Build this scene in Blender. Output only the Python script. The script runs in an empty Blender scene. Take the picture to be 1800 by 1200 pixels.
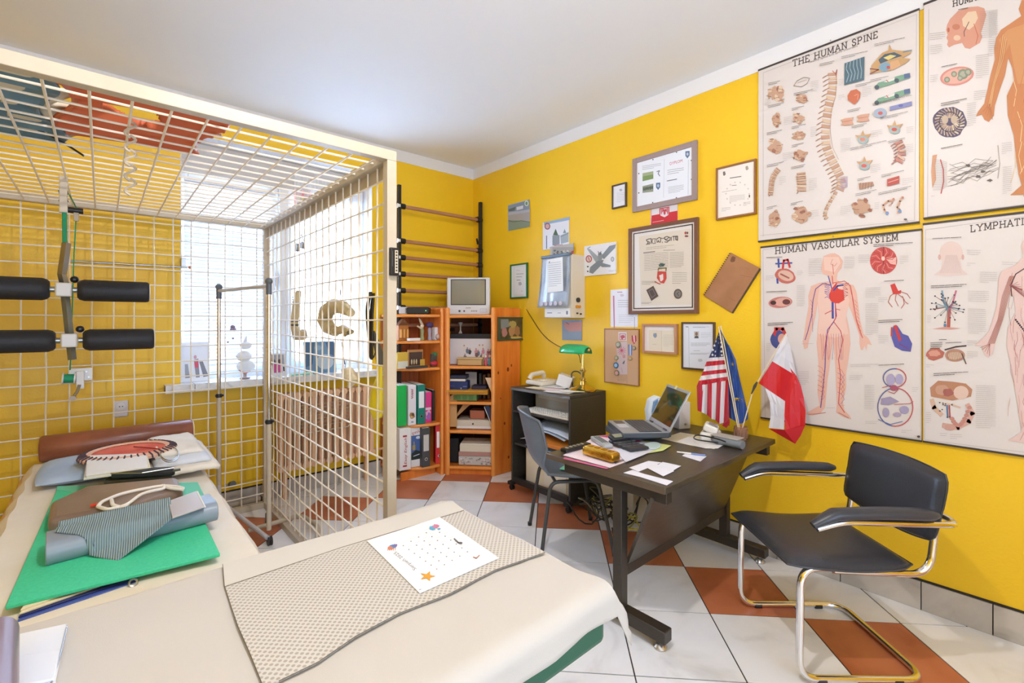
import bpy, bmesh, math, random
from mathutils import Vector, Matrix, Euler, noise
R = math.radians
random.seed(7)
scene = bpy.context.scene
COL = scene.collection

# ---------------------------------------------------------------- camera
F, Y0, YAW, H = 818.87, 563.3, R(41.394), 1.3
SN, CS = math.sin(YAW), math.cos(YAW)
cam = bpy.data.cameras.new('camera'); cam_o = bpy.data.objects.new('camera', cam); COL.objects.link(cam_o)
cam.sensor_fit = 'HORIZONTAL'; cam.sensor_width = 36; cam.lens = 36 * F / 1800
cam.shift_y = -(600 - Y0) / 1800; cam.clip_start = .05
cam_o.location = (0, 0, H); cam_o.rotation_euler = (R(90), 0, -YAW)
scene.camera = cam_o
# ---------------------------------------------------------------- world, lights, exposure
w = bpy.data.worlds.new('world'); scene.world = w; w.use_nodes = True
bg = w.node_tree.nodes['Background']; bg.inputs[0].default_value = (.52, .69, 1, 1); bg.inputs[1].default_value = 2.4
scene.view_settings.view_transform = 'Standard'; scene.view_settings.look = 'None'
scene.view_settings.exposure = 0.56; scene.view_settings.gamma = 1
def area(name, loc, rot, sx, sy, power, col):
    l = bpy.data.lights.new(name, 'AREA'); l.shape = 'RECTANGLE'; l.size = sx; l.size_y = sy; l.energy = power; l.color = col
    o = bpy.data.objects.new(name, l); o.location = loc; o.rotation_euler = rot; COL.objects.link(o); return o
area('daylight', (1.05, 4.45, 1.55), (R(-102), 0, 0), 1.6, 1.8, 200, (.48, .66, 1))       # sky light behind the window
area('fill_rear', (-.2, -2.35, 1.3), (R(118), 0, 0), 2.4, 2.0, 45, (.55, .71, 1))   # unseen fill light added behind the camera to brighten the room from the front

# ---------------------------------------------------------------- pixel -> room helpers (measured from the photograph once)
XW, YB, ZC = 2.775, 3.7326, 2.80
def ray(px, py):
    u = (px - 900) / F; return (SN + u * CS, CS - u * SN, (Y0 - py) / F)
def oX(px, py, X=XW):
    r = ray(px, py); t = X / r[0]; return Vector((X, r[1] * t, H + r[2] * t))
def oY(px, py, Y=YB):
    r = ray(px, py); t = Y / r[1]; return Vector((r[0] * t, Y, H + r[2] * t))
def oZ(px, py, Z=0.):
    r = ray(px, py); t = (Z - H) / r[2]; return Vector((r[0] * t, r[1] * t, Z))

# ---------------------------------------------------------------- materials
def lin(c):
    if isinstance(c, str):
        c = [int(c[i:i+2], 16) / 255 for i in (0, 2, 4)]
    return tuple((x / 12.92 if x <= .04045 else ((x + .055) / 1.055) ** 2.4) for x in c[:3])
MATS = {}
def M(name, col='ffffff', rough=.5, metal=0., noise_s=0, col2=None, bump=0, bscale=None, trans=0, alpha=1, emit=0, coat=0, stretch=None, contrast=(.35, .65), world=False, sheen=0, ior=None):
    if name in MATS: return MATS[name]
    m = bpy.data.materials.new(name); m.use_nodes = True; MATS[name] = m
    nt = m.node_tree; b = nt.nodes['Principled BSDF']
    b.inputs['Base Color'].default_value = (*lin(col), 1); b.inputs['Roughness'].default_value = rough; b.inputs['Metallic'].default_value = metal
    if trans: b.inputs['Transmission Weight'].default_value = trans
    if coat: b.inputs['Coat Weight'].default_value = coat
    if sheen: b.inputs['Sheen Weight'].default_value = sheen
    if ior: b.inputs['IOR'].default_value = ior
    if alpha < 1: b.inputs['Alpha'].default_value = alpha
    if emit: b.inputs['Emission Color'].default_value = (*lin(col), 1); b.inputs['Emission Strength'].default_value = emit
    if noise_s or bump:
        if world:
            g = nt.nodes.new('ShaderNodeNewGeometry'); src = g.outputs['Position']
        else:
            g = nt.nodes.new('ShaderNodeTexCoord'); src = g.outputs['Object']
        mp = nt.nodes.new('ShaderNodeMapping'); nt.links.new(src, mp.inputs[0])
        if stretch: mp.inputs['Scale'].default_value = stretch
        if noise_s:
            n = nt.nodes.new('ShaderNodeTexNoise'); n.inputs['Scale'].default_value = noise_s; n.inputs['Detail'].default_value = 5
            nt.links.new(mp.outputs[0], n.inputs['Vector'])
            r = nt.nodes.new('ShaderNodeValToRGB'); r.color_ramp.elements[0].position = contrast[0]; r.color_ramp.elements[1].position = contrast[1]
            r.color_ramp.elements[0].color = (*lin(col), 1); r.color_ramp.elements[1].color = (*lin(col2 or col), 1)
            nt.links.new(n.outputs['Fac'], r.inputs[0]); nt.links.new(r.outputs[0], b.inputs['Base Color'])
        if bump:
            n2 = nt.nodes.new('ShaderNodeTexNoise'); n2.inputs['Scale'].default_value = bscale or 60; n2.inputs['Detail'].default_value = 3
            nt.links.new(mp.outputs[0], n2.inputs['Vector'])
            bp = nt.nodes.new('ShaderNodeBump'); bp.inputs['Strength'].default_value = bump; bp.inputs['Distance'].default_value = .004
            nt.links.new(n2.outputs['Fac'], bp.inputs['Height']); nt.links.new(bp.outputs[0], b.inputs['Normal'])
    return m
yellow = M('yellow_paint', 'f1c31c', .45, bump=.25, bscale=90, noise_s=1.3, col2='edbe18', world=True)
white_paint = M('white_paint', 'e4e2e0', .8, bump=.1, bscale=70)
ceil_m = M('ceiling_paint', 'f0f2f3', .9)
grout = M('grout', '3a3632', .9)
cream_metal = M('cream_enamel', 'c4b69f', .4, noise_s=9, col2='bcae96')
wire_m = M('wire_enamel', 'efe5d2', .35)
chrome = M('chrome', 'e6e4e2', .12, 1)
steel = M('steel', 'a9a9a6', .3, .9)
dark_metal = M('dark_metal', '2e2d2c', .4, .3)
tube_grey = M('grey_tube', '4b4c4c', .35, .4)
blackwood = M('black_ash', '4a4238', .3, noise_s=14, col2='3c352c', stretch=(1, 8, 8))
blackcab = M('black_laminate', '2e2b27', .4, noise_s=120, col2='3b3732')
pine = M('pine', 'ea8a36', .38, noise_s=5, col2='d87022', stretch=(4, 4, .5), coat=.2)
pine_l = M('pine_edge', 'f29c48', .35, noise_s=4, col2='e88f3c', coat=.2)
black_leather = M('black_leather', '35373d', .34, bump=.15, bscale=260)
foam_black = M('black_foam', '222226', .55, bump=.25, bscale=200)
black_pl = M('black_plastic', '1c1c1e', .35)
grey_pl = M('grey_plastic', '68717c', .32)
silver_pl = M('silver_plastic', 'c9c9c9', .35)
white_pl = M('white_plastic', 'e4e0d8', .4)
beige_pl = M('beige_plastic', 'ded3bd', .45)
sheet_m = M('cotton_sheet', 'c6c0b6', .9, bump=.12, bscale=500, sheen=.2)
sheet2_m = M('cream_sheet', 'e9dfcc', .9, bump=.2, bscale=40, noise_s=4, col2='eee7da')
brown_leather = M('brown_leather', '96593f', .3, noise_s=6, col2='7d4832', bump=.1, bscale=120)
taupe_leather = M('taupe_leather', '7c6759', .34, noise_s=5, col2='8c7768')
green_foam = M('green_foam', '3cc795', .7, noise_s=120, col2='46cf9d')
green_pad = M('green_vinyl', '1f5a44', .5)
paper = M('paper', 'eeeeec', .75)
paper_y = M('paper_cream', 'ece0bd', .75)
kraft = M('cardboard', 'd3ab78', .8)
glass_clear = M('glass', 'ffffff', .02, trans=1, ior=1.45)
brass = M('brass', 'd8bd78', .18, 1)
# marble and terracotta tiles with per tile offset
def tile_mat(name, cols, scale, rough, vein):
    m = bpy.data.materials.new(name); m.use_nodes = True; nt = m.node_tree; b = nt.nodes['Principled BSDF']
    b.inputs['Roughness'].default_value = rough
    g = nt.nodes.new('ShaderNodeNewGeometry'); oi = nt.nodes.new('ShaderNodeObjectInfo')
    mu = nt.nodes.new('ShaderNodeMath'); mu.operation = 'MULTIPLY'; mu.inputs[1].default_value = 23; nt.links.new(oi.outputs['Random'], mu.inputs[0])
    ad = nt.nodes.new('ShaderNodeVectorMath'); nt.links.new(g.outputs['Position'], ad.inputs[0]); nt.links.new(mu.outputs[0], ad.inputs[1])
    n = nt.nodes.new('ShaderNodeTexNoise'); n.inputs['Scale'].default_value = scale; n.inputs['Detail'].default_value = 7; n.inputs['Distortion'].default_value = vein
    nt.links.new(ad.outputs[0], n.inputs['Vector'])
    r = nt.nodes.new('ShaderNodeValToRGB'); e = r.color_ramp.elements
    e[0].position = .28; e[0].color = (*lin(cols[0]), 1); e[1].position = .6; e[1].color = (*lin(cols[-1]), 1)
    if len(cols) > 2: k = e.new(.42); k.color = (*lin(cols[1]), 1)
    nt.links.new(n.outputs['Fac'], r.inputs[0]); nt.links.new(r.outputs[0], b.inputs['Base Color'])
    return m
marble = tile_mat('marble_tile', ['dddad6', 'eceae7', 'f1efed'], 2.6, .24, 1.8)
terra = tile_mat('terracotta_tile', ['a65636', 'b76844', 'c2734d'], 5, .4, .3)
skirt_m = tile_mat('skirting_tile', ['9c9388', 'b5aca0', 'c0b7ab'], 5, .3, 1.5)
print_m = bpy.data.materials.new('print'); print_m.use_nodes = True
_a = print_m.node_tree.nodes.new('ShaderNodeVertexColor'); _a.layer_name = 'Col'
print_m.node_tree.links.new(_a.outputs[0], print_m.node_tree.nodes['Principled BSDF'].inputs['Base Color'])
print_m.node_tree.nodes['Principled BSDF'].inputs['Roughness'].default_value = .55
cloth_print = bpy.data.materials.new('printed_cloth'); cloth_print.use_nodes = True
_a = cloth_print.node_tree.nodes.new('ShaderNodeVertexColor'); _a.layer_name = 'Col'
cloth_print.node_tree.links.new(_a.outputs[0], cloth_print.node_tree.nodes['Principled BSDF'].inputs['Base Color'])
cloth_print.node_tree.nodes['Principled BSDF'].inputs['Roughness'].default_value = .5

# ---------------------------------------------------------------- things, parts
WL = {}
def T(name, label, cat, loc=(0, 0, 0), rz=0, group=None):
    o = bpy.data.objects.new(name, None); COL.objects.link(o); o.empty_display_size = .05
    o.location = loc; o.rotation_euler = (0, 0, rz); o['label'] = label; o['category'] = cat
    if group: o['group'] = group
    WL[o.name] = Vector(loc) if rz == 0 else None
    return o
def tag(o, label, cat, group=None):
    o['label'] = label; o['category'] = cat
    if group: o['group'] = group
    return o
def struct(o): o['kind'] = 'structure'; return o
def fillet(pts, r, n=5):
    P = [Vector(p) for p in pts]; out = [P[0]]
    for i in range(1, len(P) - 1):
        a, b, c = P[i-1], P[i], P[i+1]; d1 = (a - b); d2 = (c - b); rr = min(r, d1.length * .48, d2.length * .48)
        p0 = b + d1.normalized() * rr; p2 = b + d2.normalized() * rr
        for k in range(n + 1):
            t = k / n; out.append(p0 * (1-t)**2 + b * 2 * t * (1-t) + p2 * t * t)
    out.append(P[-1]); return out
class MB:
    def __init__(s): s.v = []; s.f = []; s.c = []
    def add(s, vs, fs):
        n = len(s.v); s.v += [Vector(v) for v in vs]; s.f += [[i + n for i in f] for f in fs]; return s
    def box(s, c, d, rz=0, rx=0, ry=0):
        m = Euler((rx, ry, rz)).to_matrix(); c = Vector(c)
        vs = [c + m @ Vector((x * d[0] / 2, y * d[1] / 2, z * d[2] / 2)) for x in (-1, 1) for y in (-1, 1) for z in (-1, 1)]
        return s.add(vs, [(0, 1, 3, 2), (4, 6, 7, 5), (0, 4, 5, 1), (2, 3, 7, 6), (0, 2, 6, 4), (1, 5, 7, 3)])
    def bb(s, a, b):
        return s.box([(a[i] + b[i]) / 2 for i in range(3)], [abs(a[i] - b[i]) for i in range(3)])
    def tube(s, pts, r, n=8, closed=False, flat=1):
        P = [Vector(p) for p in pts]; N = len(P); rings = []; up = None
        for i in range(N):
            if closed: t = P[(i+1) % N] - P[i-1]
            else: t = P[min(i+1, N-1)] - P[max(i-1, 0)]
            t = t.normalized() if t.length > 1e-9 else Vector((0, 0, 1))
            if up is None:
                up = Vector((0, 0, 1)) if abs(t.z) < .9 else Vector((1, 0, 0))
            x = t.cross(up).normalized(); y = x.cross(t).normalized(); up = y
            rr = r[i] if isinstance(r, (list, tuple)) else r
            rings.append([P[i] + x * rr * math.cos(2*math.pi*k/n) + y * rr * flat * math.sin(2*math.pi*k/n) for k in range(n)])
        vs = [v for q in rings for v in q]; fs = []
        for i in range(N if closed else N - 1):
            j = (i + 1) % N
            for k in range(n): fs.append((i*n+k, i*n+(k+1) % n, j*n+(k+1) % n, j*n+k))
        if not closed: fs += [tuple(range(n))[::-1], tuple(range((N-1)*n, N*n))]
        return s.add(vs, fs)
    def cyl(s, a, b, r, n=16): return s.tube([a, b], r, n)
    def lathe(s, prof, c=(0, 0, 0), n=20, cap=True):
        c = Vector(c); vs = []; fs = []
        for r, z in prof:
            for k in range(n): vs.append(c + Vector((r * math.cos(2*math.pi*k/n), r * math.sin(2*math.pi*k/n), z)))
        for i in range(len(prof) - 1):
            for k in range(n): fs.append((i*n+k, i*n+(k+1) % n, (i+1)*n+(k+1) % n, (i+1)*n+k))
        if cap: fs += [tuple(range(n))[::-1], tuple(range((len(prof)-1)*n, len(prof)*n))]
        return s.add(vs, fs)
    def prism(s, poly, d):      # poly of 3D points extruded by vector d
        n = len(poly); P = [Vector(p) for p in poly]; d = Vector(d)
        return s.add(P + [p + d for p in P], [tuple(range(n))[::-1], tuple(range(n, 2*n))] + [(i, (i+1) % n, n+(i+1) % n, n+i) for i in range(n)])
    def grid(s, nu, nv, fn):
        vs = [fn(i / nu, j / nv) for j in range(nv + 1) for i in range(nu + 1)]
        return s.add(vs, [(j*(nu+1)+i, j*(nu+1)+i+1, (j+1)*(nu+1)+i+1, (j+1)*(nu+1)+i) for j in range(nv) for i in range(nu)])
    def ball(s, c, r, n=10, m=8, sc=(1, 1, 1)):
        c = Vector(c); prof = [(math.sin(math.pi*i/m) * r + 1e-5, -math.cos(math.pi*i/m) * r) for i in range(m+1)]; k0 = len(s.v); s.lathe(prof, (0, 0, 0), n)
        for i in range(k0, len(s.v)): v = s.v[i]; s.v[i] = c + Vector((v.x*sc[0], v.y*sc[1], v.z*sc[2]))
        return s
    def rot(s, c, e):
        m = Euler(e).to_matrix(); c = Vector(c); s.v = [c + m @ (v - c) for v in s.v]; return s
    def build(s, name, mat, parent=None, bev=0, seg=2, smooth=True, solid=0, sub=0, ang=35, world=True):
        me = bpy.data.meshes.new(name); vs = s.v
        off = Vector((0, 0, 0)); pw = None
        if parent is not None:
            pw = WL.get(parent.name)
            if pw is not None and world: off = pw
        me.from_pydata([tuple(v - off) for v in vs], [], s.f); me.update()
        o = bpy.data.objects.new(name, me); COL.objects.link(o); me.materials.append(mat)
        bm = bmesh.new(); bm.from_mesh(me); bmesh.ops.recalc_face_normals(bm, faces=bm.faces); bm.to_mesh(me); bm.free()
        if parent is not None: o.parent = parent
        WL[o.name] = pw if parent is not None else Vector((0, 0, 0))
        if smooth:
            me.shade_smooth(); me.set_sharp_from_angle(angle=R(ang))
        if sub: md = o.modifiers.new('s', 'SUBSURF'); md.levels = md.render_levels = sub
        if solid: md = o.modifiers.new('t', 'SOLIDIFY'); md.thickness = solid
        if bev: md = o.modifiers.new('b', 'BEVEL'); md.width = bev; md.segments = seg; md.limit_method = 'ANGLE'; md.harden_normals = False
        return o
def box(name, a, b, mat, parent=None, bev=0, **k): return MB().bb(a, b).build(name, mat, parent, bev, **k)
def clone(o, loc, rz=None, label=None, group=None):
    r = o.copy(); COL.objects.link(r); r.location = loc
    if rz is not None: r.rotation_euler = (0, 0, rz)
    if label: r['label'] = label
    if group: r['group'] = group
    for ch in list(o.children):
        q = ch.copy(); COL.objects.link(q); q.parent = r
        for g in ch.children: h = g.copy(); COL.objects.link(h); h.parent = q
    return r
def part_copy(o, loc):
    q = o.copy(); COL.objects.link(q); q.location = loc; return q

# ---------------------------------------------------------------- flat print: coloured figures lying on a surface
FC = bpy.data.curves.new('f', 'FONT'); FO = bpy.data.objects.new('f', FC)
_gc = {}
def glyphs(txt, shear=0):
    if (txt, shear) in _gc: return _gc[(txt, shear)]
    FC.body = txt; FC.size = 1; FC.shear = shear; FC.resolution_u = 2
    me = FO.to_mesh(); vs = [(v.co.x, v.co.y) for v in me.vertices]; fs = [tuple(p.vertices) for p in me.polygons]; FO.to_mesh_clear()
    x0 = min(v[0] for v in vs); x1 = max(v[0] for v in vs)
    _gc[(txt, shear)] = ([((x - x0) / (x1 - x0), y) for x, y in vs], fs, x1 - x0); return _gc[(txt, shear)]
SF = {  # slab serif strokes: polylines, then serif feet
 'H': ([[(.15, 0), (.15, 1)], [(.85, 0), (.85, 1)], [(.15, .5), (.85, .5)]], [(.15, 0), (.15, 1), (.85, 0), (.85, 1)], 1),
 'U': ([[(.15, 1), (.15, .3), (.25, .08), (.5, 0), (.75, .08), (.85, .3), (.85, 1)]], [(.15, 1), (.85, 1)], 1),
 'M': ([[(.12, 0), (.12, 1), (.5, .15), (.88, 1), (.88, 0)]], [(.12, 0), (.12, 1), (.88, 1), (.88, 0)], 1.15),
 'A': ([[(.08, 0), (.5, 1), (.92, 0)], [(.25, .36), (.75, .36)]], [(.08, 0), (.92, 0)], 1),
 'N': ([[(.15, 0), (.15, 1), (.85, 0), (.85, 1)]], [(.15, 0), (.15, 1), (.85, 1)], 1),
 'T': ([[(.5, 0), (.5, 1)], [(.08, .82), (.08, 1), (.92, 1), (.92, .82)]], [(.5, 0)], .9),
 'E': ([[(.18, 0), (.18, 1)], [(.1, 1), (.85, 1), (.85, .8)], [(.18, .52), (.62, .52)], [(.1, 0), (.88, 0), (.88, .22)]], [(.18, 0)], .85),
 'S': ([[(.82, .75), (.72, .95), (.45, 1), (.2, .9), (.15, .72), (.3, .56), (.7, .44), (.86, .27), (.78, .08), (.5, 0), (.22, .07), (.14, .28)]], [], .85),
 'P': ([[(.18, 0), (.18, 1), (.65, 1), (.85, .88), (.85, .62), (.65, .48), (.18, .48)]], [(.18, 0), (.14, 1)], .9),
 'I': ([[(.5, 0), (.5, 1)]], [(.5, 0), (.5, 1)], .5),
 'V': ([[(.08, 1), (.5, 0), (.92, 1)]], [(.08, 1), (.92, 1)], 1),
 'C': ([[(.85, .72), (.75, .93), (.5, 1), (.22, .88), (.12, .5), (.22, .12), (.5, 0), (.75, .08), (.86, .26)]], [], .95),
 'L': ([[(.18, 0), (.18, 1)], [(.1, 0), (.85, 0), (.85, .25)]], [(.18, 1)], .85),
 'R': ([[(.18, 0), (.18, 1), (.65, 1), (.85, .88), (.85, .64), (.65, .5), (.18, .5)], [(.5, .5), (.9, 0)]], [(.18, 0), (.14, 1), (.9, 0)], .95),
 'Y': ([[(.08, 1), (.5, .5), (.92, 1)], [(.5, .5), (.5, 0)]], [(.08, 1), (.92, 1), (.5, 0)], 1),
 'O': ([[(.5, 1), (.22, .88), (.12, .5), (.22, .12), (.5, 0), (.78, .12), (.88, .5), (.78, .88), (.5, 1)]], [], .95),
 ' ': ([], [], .55)}
class Cv:
    """flat print; mp maps (x, y, layer offset) of the drawing to a point on the surface"""
    def __init__(s, mp, eps=1.2e-5, start=3e-4): s.mp = mp; s.v = []; s.f = []; s.c = []; s.h = start; s.eps = eps
    def poly(s, pts, col):
        s.h += s.eps; n = len(s.v); s.v += [s.mp(x, y, s.h) for x, y in pts]; s.f.append(tuple(range(n, n + len(pts)))); s.c.append(col); return s
    def rect(s, x0, y0, x1, y1, col): return s.poly([(x0, y0), (x1, y0), (x1, y1), (x0, y1)], col)
    def ell(s, cx, cy, rx, ry, col, a=0, n=16, jit=0, seed=0):
        rn = random.Random(seed); ca, sa = math.cos(a), math.sin(a); P = []
        for k in range(n):
            t = 2*math.pi*k/n; q = 1 + jit * (rn.random() - .5); x = rx*q*math.cos(t); y = ry*q*math.sin(t); P.append((cx + x*ca - y*sa, cy + x*sa + y*ca))
        return s.poly(P, col)
    def line(s, pts, w, col):
        s.h += s.eps
        for i in range(len(pts) - 1):
            (x0, y0), (x1, y1) = pts[i], pts[i+1]; L = math.hypot(x1-x0, y1-y0) or 1; dx, dy = (x1-x0)/L, (y1-y0)/L; nx, ny = -dy*w/2, dx*w/2; e = w * .35
            n = len(s.v); s.v += [s.mp(x, y, s.h) for x, y in [(x0-dx*e+nx, y0-dy*e+ny), (x1+dx*e+nx, y1+dy*e+ny), (x1+dx*e-nx, y1+dy*e-ny), (x0-dx*e-nx, y0-dy*e-ny)]]
            s.f.append((n, n+1, n+2, n+3)); s.c.append(col)
        return s
    def text(s, txt, p0, p1, size, col, shear=0, up=(0, -1)):
        vs, fs, W = glyphs(txt, shear); s.h += s.eps; n = len(s.v)
        for x, y in vs:
            s.v.append(s.mp(p0[0] + (p1[0]-p0[0])*x + up[0]*y*size, p0[1] + (p1[1]-p0[1])*x + up[1]*y*size, s.h))
        for f in fs: s.f.append(tuple(i + n for i in f)); s.c.append(col)
        return s
    def slab(s, txt, p0, p1, hgt, w, col):
        tot = sum(SF[ch][2] for ch in txt); x = 0; dx, dy = p1[0]-p0[0], p1[1]-p0[1]
        q = lambda a, b: (p0[0] + dx * a, p0[1] + dy * a - hgt * b)
        for ch in txt:
            st, se, wd = SF[ch]; k = wd / tot
            for pl in st: s.line([q(x + k * (a * .86 + .05), b) for a, b in pl], w, col)
            for a, b in se:
                c = x + k * (a * .86 + .05); d = .16 / tot; b2 = b + (.03 if b < .5 else -.03); s.line([q(c - d, b2), q(c + d, b2)], w * .75, col)
            x += k
        return s
    def micro(s, x0, y0, x1, n, dy, slope=0, w=1.4, col='8d8782', seed=1):
        rn = random.Random(seed)
        for i in range(n):
            xe = x1 if i < n - 1 else x0 + (x1 - x0) * rn.uniform(.4, .9); x = x0; y = y0 + dy * i
            while x < xe - 2:
                L = min(rn.uniform(.08, .25) * abs(x1 - x0) + 2, xe - x); s.line([(x, y + (x-x0)*slope), (x + L, y + (x+L-x0)*slope)], w, col); x += L + max(1.2, .02 * abs(x1-x0))
        return s
    def build(s, name, parent, mat=None, solid=0, smooth=False):
        me = bpy.data.meshes.new(name); off = WL.get(parent.name) if parent is not None else None; off = off if off is not None else Vector((0, 0, 0))
        me.from_pydata([tuple(Vector(v) - off) for v in s.v], [], s.f); me.update()
        ca = me.color_attributes.new('Col', 'FLOAT_COLOR', 'CORNER'); cc = {}
        buf = []
        for p, c in zip(me.polygons, s.c):
            if c not in cc: cc[c] = (*[x_ * .86 for x_ in lin(c)], 1)
            buf += list(cc[c]) * p.loop_total
        ca.data.foreach_set('color', buf)
        me.materials.append(mat or print_m); o = bpy.data.objects.new(name, me); COL.objects.link(o)
        if parent is not None: o.parent = parent
        WL[o.name] = off
        if solid: md = o.modifiers.new('t', 'SOLIDIFY'); md.thickness = solid; md.offset = -1
        return o

# ================================================================ THE ROOM
XL, YR = -1.35, -1.9
ox, oy, td, ts = -.8847, 3.7243, -.8053, .3973
fl = box('floor', (XL, YR, -.12), (XW + .15, YB + .15, -.003), grout); struct(fl)
def clip(poly, f):
    out = []
    for i in range(len(poly)):
        a, b = poly[i-1], poly[i]; fa, fb = f(a), f(b)
        if (fa >= 0) != (fb >= 0): t = fa / (fa - fb); out.append((a[0] + (b[0]-a[0])*t, a[1] + (b[1]-a[1])*t))
        if fb >= 0: out.append(b)
    return out
ct, st_ = math.cos(td), math.sin(td); shared = {}
for i in range(-14, 18):
    for j in range(-16, 20):
        g = .0028
        c = [(ox + ts*(j+a), oy - ts*(i+b)) for a, b in ((g/ts, g/ts), (1-g/ts, g/ts), (1-g/ts, 1-g/ts), (g/ts, 1-g/ts))]
        P = [(a*ct - b*st_, a*st_ + b*ct) for a, b in c]; full = list(P)
        if min(p[0] for p in P) > XW or max(p[0] for p in P) < XL or min(p[1] for p in P) > YB or max(p[1] for p in P) < YR: continue
        m = terra if (i - j == -1 or i + j == -1) else marble
        for f in (lambda p: XW - .012 - p[0], lambda p: YB - .012 - p[1], lambda p: p[0] - XL, lambda p: p[1] - YR):
            P = clip(P, f)
            if len(P) < 3: break
        if len(P) < 3: continue
        cx, cy = full[0]
        if len(P) == 4 and all(abs(P[k][0]-full[k][0]) + abs(P[k][1]-full[k][1]) < 1e-9 for k in range(4)) and m.name in shared:
            o = shared[m.name].copy(); COL.objects.link(o); o.location = (cx, cy, 0)
        else:
            isf = len(P) == 4 and all(any(abs(p[0]-q[0]) + abs(p[1]-q[1]) < 1e-9 for q in full) for p in P)
            mb = MB().prism([(p[0]-cx, p[1]-cy, -.0028) for p in (full if isf else P)], (0, 0, .0028)); o = mb.build('tile', m, None, smooth=False); o.location = (cx, cy, 0)
            if isf: shared[m.name] = o
        o.parent = fl
wr = struct(box('wall_right', (XW, YR - .15, -.1), (XW + .15, YB + .15, ZC + .05), yellow))
# back wall around the window niche
NX0, NX1, NZ0, NZ1 = .39, 1.715, .885, 2.545
mb = MB()
mb.bb((XL - .15, YB, -.1), (NX0, YB + .32, ZC + .05)); mb.bb((NX1, YB, -.1), (XW + .15, YB + .32, ZC + .05))
mb.bb((NX0, YB, -.1), (NX1, YB + .32, NZ0)); mb.bb((NX0, YB, NZ1), (NX1, YB + .32, ZC + .05))
struct(mb.build('wall_back', yellow, smooth=False))
struct(box('wall_left', (XL - .15, YR - .15, -.1), (XL, YB + .15, ZC + .05), yellow))
mb = MB(); mb.bb((XL - .15, YR - .15, -.1), (-1.3, YR, ZC)); mb.bb((1.3, YR - .15, -.1), (XW + .15, YR, ZC)); mb.bb((-1.3, YR - .15, 2.45), (1.3, YR, ZC)); mb.bb((-1.3, YR - .15, -.1), (1.3, YR, .35))  # wide opening invented to let the frontal fill light in
struct(mb.build('wall_front', yellow, smooth=False))
struct(box('ceiling', (XL - .15, YR - .15, ZC), (XW + .15, YB + .15, ZC + .12), ceil_m))
struct(box('trim_1', (XW - .004, YR, 2.70), (XW, YB, ZC), white_paint)); struct(box('trim_2', (XL, YB - .004, 2.70), (XW - .004, YB, ZC), white_paint))
# niche lining
mb = MB(); d = .004
mb.bb((NX0, YB - .001, NZ0), (NX0 + d, YB + .3, NZ1)); mb.bb((NX1 - d, YB - .001, NZ0), (NX1, YB + .3, NZ1)); mb.bb((NX0, YB - .001, NZ1 - d), (NX1, YB + .3, NZ1))
struct(mb.build('trim_3', white_paint))
# tiled window sill
sl = struct(box('trim_4', (.303, YB - .10, .845), (1.80, YB + .2, .884), M('sill_core', '8c8882', .7)))
sill_t = tile_mat('sill_tile', ['b9b6b0', 'dcdad5', 'e4e2de'], 9, .25, 1.5)
xs = [.30, .455, .72, .985, 1.25, 1.515, 1.80]
for a, b in zip(xs[:-1], xs[1:]):
    box('tile', (a + .002, YB - .108, .84), (b - .002, YB - .10, .884), sill_t, sl)
    box('tile', (a + .002, YB - .108, .8845), (b - .002, YB + .198, .889), sill_t, sl)
# skirting tiles
bs = struct(box('baseboard_right', (XW - .004, YR, 0), (XW - .0005, YB, .136), M('skirting_bed', '2c2622', .8)))
y = YB - .1
k = 0
edges = [YB - .02, 3.35, 2.95, 2.55, 2.15, 1.75, 1.35, .95, .66, .355, .13, -.27, -.67, -1.07, -1.47, YR]
for a, b in zip(edges[:-1], edges[1:]):
    box('tile', (XW - .012, b + .002, .0005), (XW - .004, a - .002, .126), skirt_m, bs)
bb_ = struct(box('baseboard_back', (XL, YB - .004, 0), (XW - .013, YB - .0005, .12), M('skirting_bed', '2c2622', .8)))
x = XL
while x < XW - .05:
    box('tile', (x + .002, YB - .012, .0005), (min(x + .395, XW - .014), YB - .004, .11), skirt_m, bb_); x += .397
# window
frame_m = M('window_frame', 'c9c4bf', .5); pvc = M('white_pvc', 'e6e8ea', .4)
wy = YB + .17
w1 = struct(T('window_1', 'white framed double window set back in the niche, left sash behind venetian blind', 'window', (1.05, wy, .89)))
del w1['category']; del w1['label']
fw = .055
def sash(x0, x1, z0, z1):
    mb = MB(); mb.bb((x0, wy, z0), (x0 + fw, wy + .06, z1)); mb.bb((x1 - fw, wy, z0), (x1, wy + .06, z1)); mb.bb((x0 + fw, wy, z0), (x1 - fw, wy + .06, z0 + fw)); mb.bb((x0 + fw, wy, z1 - fw), (x1 - fw, wy + .06, z1)); return mb
mb = MB(); mb.bb((NX0 + .004, wy - .01, 2.33), (NX1 - .004, wy + .09, NZ1 - .004)); mb.build('shutter_box', frame_m, w1, bev=.004)
sash(NX0 + .004, 1.03, .93, 2.33).build('window_frame', pvc, w1, bev=.006)
sash(1.10, NX1 - .004, .93, 2.33).build('window_frame', pvc, w1, bev=.006)
box('mullion', (1.03, wy - .015, .93), (1.10, wy + .08, 2.33), pvc, w1, bev=.006)
box('bottom_rail', (NX0 + .004, wy, .889), (NX1 - .004, wy + .08, .93), pvc, w1)
pane_m = M('window_glass', 'ffffff', .02, trans=1, ior=1.1)
milk = M('sheer_curtain', 'ffffff', .9, alpha=.45)
box('pane', (NX0 + .06, wy + .028, .985), (.975, wy + .032, 2.275), pane_m, w1); box('pane', (1.155, wy + .028, .985), (NX1 - .06, wy + .032, 2.275), pane_m, w1)
hn = MB(); hn.box((.995, wy - .012, 1.62), (.02, .02, .11)); hn.build('handle', frame_m, w1, bev=.004)
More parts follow.
